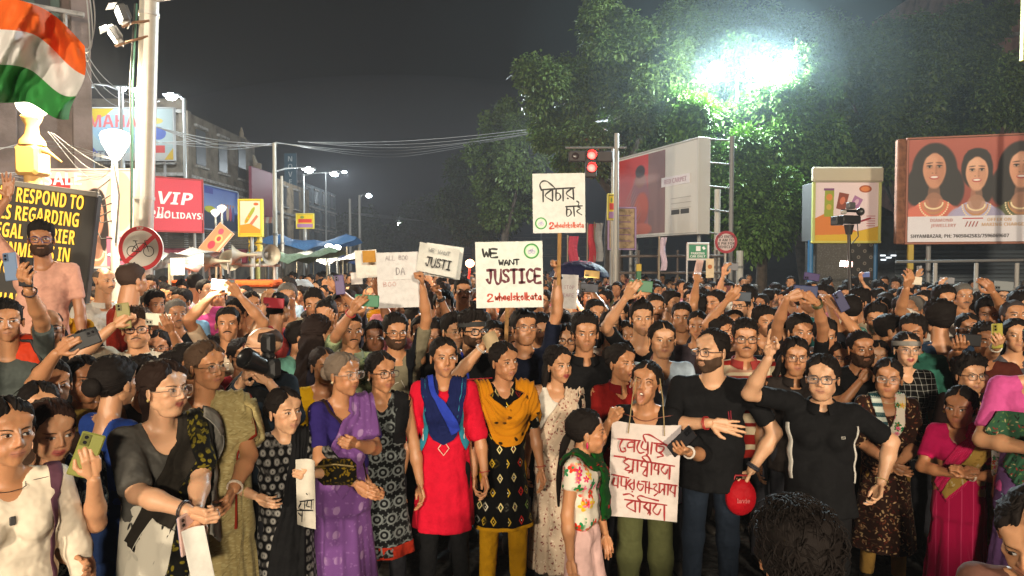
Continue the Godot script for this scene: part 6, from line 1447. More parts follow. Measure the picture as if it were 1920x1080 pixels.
func stick(label: String, a: Vector3, b: Vector3) -> void:
	var o := thing("placard_stick", label, "stick", a)
	var d := b - a
	var s := S(); s.box(d / 2, V(.026, d.length(), .014), WH, .002, Basis(Quaternion(Vector3.UP, d.normalized())))
	part("batten", s, rough_wall(lin("a07848"), .3), o)

func things_held() -> void:
	var ink_black := Color(.012,.012,.014)
	# the two board placards
	var d := 4.45
	var c := spot(955,515, d)
	var pxm := d / FOCAL
	var o := card("placard", "large white board reading WE WANT JUSTICE with a green ring emblem", c, 126 * pxm, 124 * pxm, .0,.018, lin("dfe4de"))
	var W := 126 * pxm; var H := 124 * pxm
	word(o, "WE", -.39 * W, .39 * H, .105 * W, .12 * H, .012 * W, .013, ink_black)
	word(o, "WANT", -.15 * W, .225 * H, .062 * W, .075 * H, .016 * W, .010, ink_black, .03)
	word(o, "JUSTICE", -.33 * W, .075 * H, .088 * W, .195 * H, .030 * W, .018, lin("5e1a2c"))
	word(o, "2", -.33 * W, -.29 * H, .08 * W, .11 * H, .02 * W, .012, lin("b8432c"))
	word(o, "wheelskolkata", -.215 * W, -.28 * H, .044 * W, .105 * H, .014 * W, .0105, lin("b8402c"))
	emblem(o, U(.335 * W, .35 * H), .115 * W)
	stick("wooden stick under the large white board", spot(948,655, d) - V(0,0,.03), spot(952,560, d) - V(0,0,.016))
	d = 4.72; pxm = d / FOCAL
	c = spot(1048,381, d)
	o = card("placard", "upper white board with two lines of black Bengali and a green ring emblem", c, 98 * pxm, 111 * pxm, -.02,.012, lin("dcdcd8"))
	W = 98 * pxm; H = 111 * pxm
	# the words, stroke by stroke (x right, y down, in card units)
	ink(o, ".17,.27 .80,.245;.17,.28 .14,.19 .19,.13 .27,.13 .36,.19 .43,.25;.20,.27 .20,.47;.38,.27 .38,.45;.37,.27 .24,.37 .38,.46;.45,.26 .45,.45 .53,.41 .51,.34 .45,.33;.58,.255 .58,.46;.77,.25 .78,.44;.76,.25 .64,.34 .78,.43;.665,.42 .675,.425", U(-.5 * W, .5 * H), U(W, H), .011, ink_black)
	ink(o, ".63,.56 .94,.55;.65,.56 .65,.72 .73,.68 .71,.61 .65,.61;.78,.56 .79,.72;.84,.47 .88,.50 .86,.56 .91,.59 .84,.64 .93,.70", U(-.5 * W, .5 * H), U(W, H), .010, ink_black)
	word(o, "2", -.18 * W, -.325 * H, .075 * W, .10 * H, .02 * W, .012, lin("c03a24"))
	word(o, "wheelskolkata", -.085 * W, -.325 * H, .036 * W, .085 * H, .0105 * W, .007, lin("c8604a"))
	emblem(o, U(-.345 * W, -.335 * H), .115 * W)
	stick("wooden stick of the upper board, gripped by the raised fist", spot(1047,535, d) + V(.0,0,.02), spot(1050,420, d) - V(0,0,.016))
	# paper placards at the left of them
	d = 4.75; pxm = d / FOCAL
	o = card("paper_placard", "large folded white sheet with faint writing, held up left of centre", spot(747,525, d), 78 * pxm, 104 * pxm, .05,.03, lin("d4d2d2"), .02)
	W = 78 * pxm; H = 104 * pxm
	word(o, "HALL BOOK", -.36 * W, .44 * H, .06 * W, .08 * H, .018 * W, .004, lin("a8a0a4"), 0,.012)
	word(o, "DAY", -.05 * W, .22 * H, .09 * W, .12 * H, .03 * W, .006, lin("8c888c"), 0,.006)
	word(o, "BOOK", -.36 * W, -.03 * H, .08 * W, .08 * H, .03 * W, .004, lin("c09a98"), 0,.010)
	part("fold_line", sbx(V(0,.005 * H, .001), V(W * .98,.003,.006), .001), mat(lin("b8b4b4"), .8), o)
	d = 4.7; pxm = d / FOCAL
	o = card("paper_placard", "curled white paper reading JUSTICE, tilted above two fists", spot(822,488, d), 76 * pxm, 54 * pxm, -.05,-.20, lin("d6d6d0"), .06)
	W = 76 * pxm; H = 54 * pxm
	word(o, "WE WANT", -.26 * W, .36 * H, .06 * W, .13 * H, .018 * W, .004, lin("8c9090"), .0,.035)
	word(o, "JUSTI", -.27 * W, .05 * H, .10 * W, .30 * H, .028 * W, .009, ink_black, .0,.030)
	o = card("paper_placard", "second paper sheet behind the curled one", spot(832,490,4.78), 70 * pxm, 62 * pxm, .02,-.14, lin("d8d8d2"), .02)
	o = card("paper_placard", "white sheet edge left of the folded placard", spot(687,495,5.6), 40 * 5.6 / FOCAL, 52 * 5.6 / FOCAL, .1,.06, lin("e0dcd4"), .01)
	o = card("card_folder", "mustard card held against the white sheets", spot(692,481,5.5), 24 * 5.5 / FOCAL, 22 * 5.5 / FOCAL, .1,.05, lin("b8842c"), .01)
	o = card("paper_placard", "small white sheet low among the heads left of centre", spot(669,522,5.8), 22 * 5.8 / FOCAL, 22 * 5.8 / FOCAL, -.1,.04, lin("dedad6"), .01)
	o = card("paper_placard", "white paper with faint red lines right of the raised arm", spot(1067,547,5.3), 32 * 5.3 / FOCAL, 64 * 5.3 / FOCAL, .0,-.05, lin("d6d2d0"), .02)
	W = 32 * 5.3 / FOCAL; H = 64 * 5.3 / FOCAL
	word(o, "STOP", -.34 * W, .18 * H, .12 * W, .10 * H, .05 * W, .004, lin("b0909a"), 0,.004)
	word(o, "RAPE", -.34 * W, -.05 * H, .12 * W, .10 * H, .05 * W, .004, lin("b0909a"), 0,.004)
	o = card("paper_placard", "pale poster of a face raised left of the round red-ringed sign", spot(1309,505,9.5), 14 * 9.5 / FOCAL, 36 * 9.5 / FOCAL, .0,-.2, lin("c8a8a0"), .01)
	o = card("paper_placard", "small poster with an orange drawing beside the pale poster", spot(1331,503,9.2), 15 * 9.2 / FOCAL, 36 * 9.2 / FOCAL, .0,.02, lin("cbb898"), .01)
	var s := S(); ring(s, U(.0,.02), .03,.001,.006,16); part("drawing", s, mat(lin("a06030"), .7), o)
	o = card("paper_placard", "white paper sheet left of the pale horns", spot(333,500,9.6), 26 * 9.6 / FOCAL, 32 * 9.6 / FOCAL, .0,.0, lin("e0dedc"), .01)
	# the neck placard
	var k := spec_of("shouting woman")
	d = 3.48; pxm = d / FOCAL
	o = card("neck_placard", "white paper with four lines of red Bengali hung on the shouting woman", spot(1208,885, d), 130 * pxm, 182 * pxm, -.16,-.04, lin("d2c6c0"), -.05,.04)
	W = 130 * pxm; H = 182 * pxm
	var red := lin("98282a")
	var og := U(-.5 * W, .5 * H); var sz := U(W, H)
	ink(o, ".10,.17 .42,.17;.17,.17 .13,.24 .16,.30 .22,.29 .20,.26;.34,.17 .34,.29;.34,.19 .26,.20 .25,.25 .34,.24;.41,.17 .38,.25 .42,.30 .48,.29;.46,.18 .44,.24 .52,.26 .53,.18;.53,.18 .54,.30;.59,.18 .58,.30;.52,.31 .53,.315;.66,.20 .66,.27 .73,.27 .76,.22 .68,.21;.70,.28 .76,.31 .68,.33;.50,.18 .46,.11 .54,.10 .66,.14 .80,.20;.62,.185 .80,.19;.84,.21 .93,.225", og, sz, .009, red, .003)
	ink(o, ".06,.355 .22,.36;.22,.37 .92,.41;.26,.37 .20,.41 .28,.45 .22,.49 .32,.50;.34,.38 .33,.52;.28,.52 .34,.48;.40,.38 .40,.50;.47,.39 .45,.44 .53,.45 .48,.52 .54,.54;.54,.39 .54,.54;.60,.40 .60,.52;.52,.39 .46,.34 .54,.33 .60,.40;.66,.40 .64,.46 .70,.47 .70,.51;.70,.40 .70,.51;.78,.41 .74,.46 .80,.50 .83,.45;.86,.41 .86,.55", og, sz, .009, red, .003)
	ink(o, ".05,.555 .28,.575;.08,.59 .06,.66 .12,.67;.13,.57 .13,.69;.18,.58 .18,.66 .24,.67;.25,.59 .25,.70;.31,.59 .27,.64 .33,.69;.36,.59 .36,.70 .30,.65 .36,.62;.34,.715 .345,.72;.43,.60 .41,.66 .46,.70 .50,.64 .44,.63;.53,.60 .53,.72;.47,.60 .55,.60;.58,.60 .58,.72;.55,.66 .63,.67;.64,.62 .69,.62 .65,.67 .71,.70 .66,.74;.73,.62 .73,.71 .78,.66 .80,.71;.80,.61 .80,.72;.85,.61 .85,.72;.90,.62 .88,.67 .95,.70;.95,.61 .95,.73;.72,.605 .97,.615", og, sz, .008, red, .003)
	ink(o, ".22,.76 .30,.745 .36,.765;.24,.81 .84,.83;.36,.82 .27,.88 .40,.93;.39,.82 .40,.93;.46,.82 .46,.93;.48,.82 .42,.78 .46,.755 .56,.77 .72,.79;.57,.82 .52,.88 .60,.90 .58,.94;.61,.83 .61,.95;.52,.86 .62,.93;.70,.83 .65,.90 .72,.94 .76,.88;.81,.83 .82,.99", og, sz, .009, red, .003)
	s = S()
	for sd in [-1.,1.]: s.tube([V(sd * .09, H * .40,.006), V(sd * .085, H * .5 + .02,.0), V(sd * .075, H * .5 + .13,-.03), V(sd * .06, H * .5 + .22,-.10)], .003,5)
	part("string", s, mat(lin("a08a60"), .8), o)
	# folded paper in the hand of the lozenge kurta, and the white one of the grey blouse
	d = 3.22; pxm = d / FOCAL
	o = card("folded_paper", "folded white paper with black writing in the short woman's hand", spot(578,925, d), 42 * pxm, 132 * pxm, -.35,-.10, lin("cfc8ba"), .05)
	W = 42 * pxm; H = 132 * pxm
	ink(o, ".25,.62 .95,.54;.3,.64 .2,.72 .4,.73;.5,.60 .52,.70;.65,.58 .6,.66 .75,.66;.85,.56 .86,.68;.1,.76 .95,.70;.4,.75 .42,.90;.2,.79 .35,.82;.55,.48 .6,.49", U(-.5 * W, .5 * H), U(W, H), .006, ink_black, .022)
	d = 2.55; pxm = d / FOCAL
	o = card("folded_paper", "white sheet hanging beside the black and olive saree at the bottom", spot(372,1040, d), 40 * pxm, 110 * pxm, .4,.16, lin("d8d4cc"), .02)
	phone(spot(350,1000,2.60), 1.25,.12, lin("c8a8a0"), "pale phone hanging in the clasped hands of the grey blouse woman")
	o = card("folded_paper", "crumpled tan paper in the headband man's raised hand", spot(920,640,4.2), .09,.11,.3,.5, lin("b09a78"), .05)
	# phones
	var ph := [["navy sprigged", "L", "7a7c34", .35,-.35, "olive phone in the hand of the woman in sprigged navy", false], ["grey T-shirt raising", "L", "14141a", .0,-.06, "black phone raised upright at the left edge", false], ["lifting a dark phone", "R", "101014", .2,-1.2, "dark phone held level by the raised arm at the left", false], ["off-white shirt", "R", "8a8248", .2,.1, "olive phone in front of the maroon shirt", false], ["behind a white phone", "L", "d8d4c0", .0,1.52, "white phone with three lenses covering a woman at the left", false], ["palm-print", "R", "3f7a5a", -.1,1.52, "green phone held level above the moustached palm-print shirt", false], ["goateed", "R", "3a7050", .0,1.5, "green phone held level above the goateed man", false], ["black phone held level", "R", "0c0c10", .0,1.5, "black phone held level at the right", false], ["raising an olive phone near", "R", "9c9440", .1,.05, "olive phone with two lenses near the right edge", false], ["shouting woman", "L", "14161c", .3,-.9, "black phone in the shouting woman's hand", false], ["holding a lit phone", "L", "60666c", .0,1.5, "phone with its torch shining, held in two raised hands", true], ["crossed high", "R", "24305a", .0,1.5, "phone held level between the arms crossed overhead", false]]
	for q in ph:
		k = spec_of(q[0])
		var hx := hand_at(k, q[1])
		var off := V(0,.03,.02)
		if absf(q[4]) > 1.: off = V(.055 if q[1] == "R" else -.055,.02,.012)
		phone(hx.origin + off, q[3], q[4], lin(q[2]), q[5], .0, q[6])
	for q in [[513,568,5.2, "a02030", 1.5, "red phone held level left of the mint sleeve"], [637,534,5.6, "5a4a78", .1, "violet phone held upright with a lit screen near the white sheets"], [1110,514,7.2, "b08a40", 1.5, "gold phone held level right of the tall placard stick"], [1390,556,5.6, "2a3848", 1.52, "dark phone held level over the striped polo"], [1713,526,6.6, "d8ccb8", 1.5, "pale phone held level under the jewellery billboard"], [1882,536,5.6, "7a7e80", 1.5, "silver phone held level at the upper right of the crowd"], [1522,519,7., "3a2a60", 1.4, "violet phone held level under the sweets poster"], [1587,495,8.6, "d8a8a8", 1.5, "small pink phone held highest below the sweets poster"], [1105,540,6.2, "2a3040", 1.5, "camera-like dark phone under the gold one"], [1577,565,5.2, "35355a", .5, "blue phone in the arm with a red bracelet"], [20,500,3.9, "6a80a0", .1, "pale blue phone at the extreme left edge"]]:
		phone(spot(q[0], q[1], q[2]), .0, q[4], lin(q[3]), q[5], .0, q[0] == 1587)
	# arms that hold those phones: people set lower in the crowd, given their own place
	# red pouch, purse, cameras
	k = spec_of("bearded man with glasses")
	var hx := hand_at(k, "L")
	o = thing("red_pouch", "small red handbag hanging from the black T-shirt man's hand", "bag", hx.origin + V(.0,-.10,.02))
	s = S(); s.ball(Vector3.ZERO, V(.085,.10,.045), WH, 16,12); part("bag_body", s, cloth({"c": lin("a8101c"), "rough": .6}), o)
	s = S(); s.tube([V(-.05,.07,0), V(-.03,.12,0), V(.03,.12,0), V(.05,.07,0)], .006,6); part("handle", s, mat(lin("8a0c16"), .6), o)
	letters("lavie", .022, V(0,-.005,.048), mat(lin("d07070"), .6), o, serif)
	o = thing("purse", "olive patterned purse at the hip of the lavender saree woman", "bag", spot(632,885,3.36))
	part("bag_body", sbx(Vector3.ZERO, V(.19,.13,.06), .028), cloth({"pat": "olive", "ps": .10, "c": lin("f0d8a0")}), o)
	part("zip", stb([V(-.09,.035,.03), V(0,.05,.04), V(.09,.035,.03)], .006,6), mat(lin("6a5a30"), .4,.4), o)
	o = thing("camera", "black camera with a large lens in the bald photographer's hands", "camera", spot(492,688,3.62)); o.rotation.y = -.5
	part("camera_body", sbx(V(.0,-.01,-.04), V(.14,.10,.07), .015), mk(.015,.015,.016,.35), o)
	part("prism", sbx(V(0,.055,-.04), V(.06,.04,.06), .012), mk(.015,.015,.016,.35), o)
	s = S(); s.lathe([U(.045,.0), U(.046,.07), U(.052,.09), U(.056,.14), U(.048,.14), U(.044,.12), U(.001,.115)], 24, WH, Transform3D(Basis(Vector3.RIGHT, 1.1), V(0,0,-.01))); part("lens_barrel", s, mk(.012,.012,.013,.3), o)
	part("flash_unit", sbx(V(0,.12,-.04), V(.07,.10,.06), .012), mk(.015,.015,.016,.35), o)
	# orange backpack of the bald man
	o = thing("backpack", "orange backpack behind the bald man with glasses", "backpack", spot(48,690,4.15))
	s = S(); s.ball(Vector3.ZERO, V(.16,.21,.12), WH, 18,14); part("bag_body", s, cloth({"c": lin("c0381a"), "rough": .6}), o)
	part("pocket", sbx(V(.02,-.06,.10), V(.18,.12,.06), .025), cloth({"c": lin("a02c14"), "rough": .6}), o)
	part("trim", stb([V(-.15,.0,.05), V(-.08,.17,.06), V(.08,.17,.06), V(.15,.0,.05)], .012,6), mat(BLACK, .7), o)
	# television camera on a tall support
	var at := spot(1592,412,8.4)
	o = thing("television_camera", "black television camera raised on a pole before the sweets poster", "video camera", at); o.rotation.y = .25
	var bk := mk(.02,.02,.022,.4)
	part("camera_body", sbx(V(0,0,0), V(.26,.10,.12), .015), bk, o)
	part("lens_hood", sbx(V(-.17,-.015,.0), V(.10,.11,.12), .01), bk, o)
	part("lens", stb([V(-.12,-.01,0), V(-.22,-.015,0)], .045,14), mk(.03,.04,.07,.1), o)
	part("viewfinder", sbx(V(-.12,.085,.05), V(.05,.045,.06), .008), mk(.35,.33,.3,.4), o)
	part("microphone", stb([V(-.08,.11,-.03), V(.12,.11,-.03)], .018,10), bk, o)
	part("lamp_head", sbx(V(.02,.17,.0), V(.10,.08,.07), .012), mk(.08,.08,.085,.4), o)
	s = S(); s.ball(V(.16,.10,.0), V(.048,.05,.05), WH, 14,10); part("wind_muff", s, bk, o)
	part("handle", stb([V(.10,-.03,.02), V(.27,.02,.04)], .012,8), mk(.25,.02,.03,.5), o)
	part("head", stb([V(0,-.06,0), V(0,-.18,0)], [.06,.035], 12), bk, o)
	part("support_pole", stb([V(0,-.16,0), V(.12,-at.y + .01,0)], .02,8), bk, o)
	part("cable", stb([V(.10,-.03,.02), V(.11,-.2,.03), V(.02,-.3,.02)], .006,6), bk, o)
	# hand flare
	at = spot(881,497,8.)
	o = thing("burning_flare", "burning hand flare left of the large board", "flare", at)
	part("tube", stb([V(0,-.02,0), V(-.03,-.32,0)], .014,8), mk(.5,.04,.04,.6), o)
	s = S(); s.ball(V(0,.02,0), V(.05,.045,.04), WH, 12,8); part("flame", s, glow(Color(1.,.62,.42), 30.), o)
	omni(at + V(0,.02,0), 1.6, Color(1.,.60,.42), .04)
	# dark umbrella over the right of centre
	o = thing("umbrella", "dark navy umbrella open in the crowd right of the tall stick", "umbrella", spot(1086,500,9.5) * V(1,0,1))
	var uy := spot(1086,488,9.5).y
	var v := PackedVector3Array(); var ii := PackedInt32Array()
	for j in 7:
		for i in 16:
			var a := TAU * i / 16.; var t := j / 6.
			v.append(V(sin(a) * .42 * sin(t * 1.45) * (1. - .05 * float(i % 2) * t), uy - .26 * (1. - cos(t * 1.45)), cos(a) * .42 * sin(t * 1.45) * (1. - .05 * float(i % 2) * t)))
	for j in 6:
		for i in 16: ii.append_array([j * 16 + i, j * 16 + (i + 1) % 16, j * 16 + i + 16, j * 16 + (i + 1) % 16, j * 16 + 16 + (i + 1) % 16, j * 16 + i + 16])
	s = S(); s.add(v, ii); part("canopy", s, cloth({"c": lin("161c38"), "rough": .6}), o)
	part("shaft", stb([V(0,1.,0), V(0, uy + .04,0)], .007,6), mk(.3,.3,.3,.4,.5), o)


# ---------------------------------------------------------------- distance fields meshed as surface nets
class Field:
	var bones: Array = []
	var skirts: Array = []
	var cuts: Array = []
	var K := 90.
	func cap(a: Vector3, b: Vector3, r1: float, r2 := -1., sz := 1., flat := false) -> void:
		bones.append([a, b, r1, r1 if r2 < .0 else r2, sz, flat])
	func cut(a: Vector3, b: Vector3, r1: float, r2 := -1.) -> void:
		cuts.append([a, b, r1, r1 if r2 < .0 else r2])
	static func bone_d(p: Vector3, s: Array) -> float:
		var a: Vector3 = s[0]; var ba: Vector3 = s[1] - a; var pa := p - a
		var sz: float = s[4]
		pa.z *= sz; ba.z *= sz
		var l2 := maxf(ba.length_squared(), 1e-8)
		var u := pa.dot(ba) / l2
		var t := clampf(u, .0,1.)
		var d := (pa - ba * t).length() - lerpf(s[2], s[3], t)
		if s[5]: d = maxf(d, (u - 1.) * sqrt(l2))
		return d
	# skirt: y0 (hem), y1 (top), rx0, rz0, rx1, rz1, centre z, pleats, amplitude, phase, centre x
	static func skirt_d(p: Vector3, s: Array) -> float:
		var t := clampf((p.y - s[0]) / (s[1] - s[0]), .0,1.)
		var e := t * t * (3. - 2. * t) * .5 + t * .5
		var rx: float = lerpf(s[2], s[4], e); var rz: float = lerpf(s[3], s[5], e)
		var x: float = p.x - s[10]; var z: float = p.z - s[6]
		var q := sqrt(x * x / (rx * rx) + z * z / (rz * rz))
		var a := atan2(x, z)
		var am: float = s[8] * (1. - t * .75)
		var d: float = (q - 1.) * minf(rx, rz) + am * sin(a * s[7] + s[9] + 2. * sin(a * 2. + s[9]) + t * 1.5) + am * .5 * sin(a * s[7] * 2.3 + s[9] * 2.)
		d = maxf(d, s[0] - p.y)
		return maxf(d, p.y - s[1] - .02)
	func at(p: Vector3) -> float:
		var acc := .0
		for s in bones:
			var d := bone_d(p, s)
			if d < .15: acc += exp(-K * d)
		for s in skirts:
			var d := skirt_d(p, s)
			if d < .15: acc += exp(-K * d)
		return 1. if acc < 1e-9 else -log(acc) / K
	func mesh(cell: float) -> Array:
		var lo := Vector3(1e9,1e9,1e9); var hi := -lo
		var band := maxf(4. / K, cell * 1.8)
		var boxes: Array = []
		for s in bones:
			var r := maxf(s[2], s[3]) + band
			var a: Vector3 = s[0]; var b: Vector3 = s[1]
			var bx := [a.min(b) - Vector3(r, r, r), a.max(b) + Vector3(r, r, r)]
			boxes.append(bx); lo = lo.min(bx[0]); hi = hi.max(bx[1])
		for s in skirts:
			var rx: float = maxf(s[2], s[4]) + band + s[8] * 1.5; var rz: float = maxf(s[3], s[5]) + band + s[8] * 1.5
			var bx := [Vector3(s[10] - rx, s[0] - band, s[6] - rz), Vector3(s[10] + rx, s[1] + .02 + band, s[6] + rz)]
			boxes.append(bx); lo = lo.min(bx[0]); hi = hi.max(bx[1])
		var nx := int((hi.x - lo.x) / cell) + 2; var ny := int((hi.y - lo.y) / cell) + 2; var nz := int((hi.z - lo.z) / cell) + 2
		var acc := PackedFloat32Array(); acc.resize(nx * ny * nz)
		var row := PackedByteArray(); row.resize(ny * nz)
		var kk := K
		for n in boxes.size():
			var isb := n < bones.size()
			var s: Array = bones[n] if isb else skirts[n - bones.size()]
			var b0: Vector3 = (boxes[n][0] - lo) / cell; var b1: Vector3 = (boxes[n][1] - lo) / cell
			var i0 := maxi(int(b0.x), 0); var j0 := maxi(int(b0.y), 0); var k0 := maxi(int(b0.z), 0)
			var i1 := mini(int(b1.x) + 1, nx); var j1 := mini(int(b1.y) + 1, ny); var k1 := mini(int(b1.z) + 1, nz)
			if not isb:
				for k in range(k0, k1):
					for j in range(j0, j1):
						row[k * ny + j] = 1
						var o := (k * ny + j) * nx
						for i in range(i0, i1):
							var d := skirt_d(lo + Vector3(i, j, k) * cell, s)
							if d < band: acc[o + i] += exp(-kk * d)
				continue
			var a: Vector3 = s[0]; var ba: Vector3 = s[1] - a
			var sz: float = s[4]; ba.z *= sz
			var inv := 1. / maxf(ba.length_squared(), 1e-8); var ln := ba.length()
			var r1: float = s[2]; var dr: float = s[3] - r1; var flat: bool = s[5]
			for k in range(k0, k1):
				var pz := (lo.z + k * cell - a.z) * sz
				for j in range(j0, j1):
					var o := (k * ny + j) * nx
					var py := lo.y + j * cell - a.y
					var any := false
					for i in range(i0, i1):
						var pa := Vector3(lo.x + i * cell - a.x, py, pz)
						var u := pa.dot(ba) * inv
						var t := clampf(u, .0,1.)
						var d := (pa - ba * t).length() - r1 - dr * t
						if flat and u > 1.: d = maxf(d, (u - 1.) * ln)
						if d < band:
							acc[o + i] += exp(-kk * d)
							any = true
					if any: row[k * ny + j] = 1
		for s in cuts:
			var r := maxf(s[2], s[3]) + band
			var a: Vector3 = s[0]; var b: Vector3 = s[1]
			var b0: Vector3 = (a.min(b) - Vector3(r, r, r) - lo) / cell; var b1: Vector3 = (a.max(b) + Vector3(r, r, r) - lo) / cell
			for k in range(maxi(int(b0.z), 0), mini(int(b1.z) + 1, nz)):
				for j in range(maxi(int(b0.y), 0), mini(int(b1.y) + 1, ny)):
					var o := (k * ny + j) * nx
					for i in range(maxi(int(b0.x), 0), mini(int(b1.x) + 1, nx)):
						if acc[o + i] > .0:
							var d := bone_d(lo + Vector3(i, j, k) * cell, [a, b, s[2], s[3], 1., false])
							acc[o + i] = minf(acc[o + i], exp(kk * d))
		# surface nets
		var sx := 1; var sy := nx; var sk := nx * ny
		var verts := PackedVector3Array(); var idx := PackedInt32Array()
		var ids := PackedInt32Array(); ids.resize(nx * ny * nz)
		var f := PackedFloat32Array(); f.resize(8)
		for k in nz - 1:
			for j in ny - 1:
				var rr := k * ny + j
				if row[rr] == 0 and row[rr + 1] == 0 and row[rr + ny] == 0 and row[rr + ny + 1] == 0: continue
				var o := (k * ny + j) * nx
				var left := int(acc[o] >= 1.) + int(acc[o + sy] >= 1.) + int(acc[o + sk] >= 1.) + int(acc[o + sk + sy] >= 1.)
				for i in nx - 1:
					var q := o + i + 1
					var right := int(acc[q] >= 1.) + int(acc[q + sy] >= 1.) + int(acc[q + sk] >= 1.) + int(acc[q + sk + sy] >= 1.)
					var tot := left + right
					left = right
					if tot == 0 or tot == 8: continue
					q -= 1
					for c in 8:
						f[c] = -log(maxf(acc[q + (c & 1) + (sy if c & 2 else 0) + (sk if c & 4 else 0)], 1e-7))
					var sum := Vector3.ZERO; var cnt := 0
					for c in 8:
						for b in 3:
							var e := 1 << b
							if c & e: continue
							var f0 := f[c]; var f1 := f[c | e]
							if (f0 <= .0) == (f1 <= .0): continue
							var t := f0 / (f0 - f1)
							var p := Vector3(float(c & 1), float((c >> 1) & 1), float((c >> 2) & 1))
							p[b] = t
							sum += p; cnt += 1
					ids[q] = verts.size()
					verts.append(lo + (Vector3(i, j, k) + sum / maxf(cnt, 1)) * cell)
					if i > 0 and j > 0 and k > 0:
						var in0 := f[0] <= .0
						if in0 != (f[1] <= .0): quad(idx, ids[q], ids[q - sy], ids[q - sy - sk], ids[q - sk], in0)
						if in0 != (f[2] <= .0): quad(idx, ids[q], ids[q - sk], ids[q - sk - sx], ids[q - sx], in0)
						if in0 != (f[4] <= .0): quad(idx, ids[q], ids[q - sx], ids[q - sx - sy], ids[q - sy], in0)
		return [verts, idx]
	static func quad(idx: PackedInt32Array, a: int, b: int, c: int, d: int, flip: bool) -> void:
		if flip:
			idx.append(a); idx.append(c); idx.append(b); idx.append(a); idx.append(d); idx.append(c)
		else:
			idx.append(a); idx.append(b); idx.append(c); idx.append(a); idx.append(c); idx.append(d)

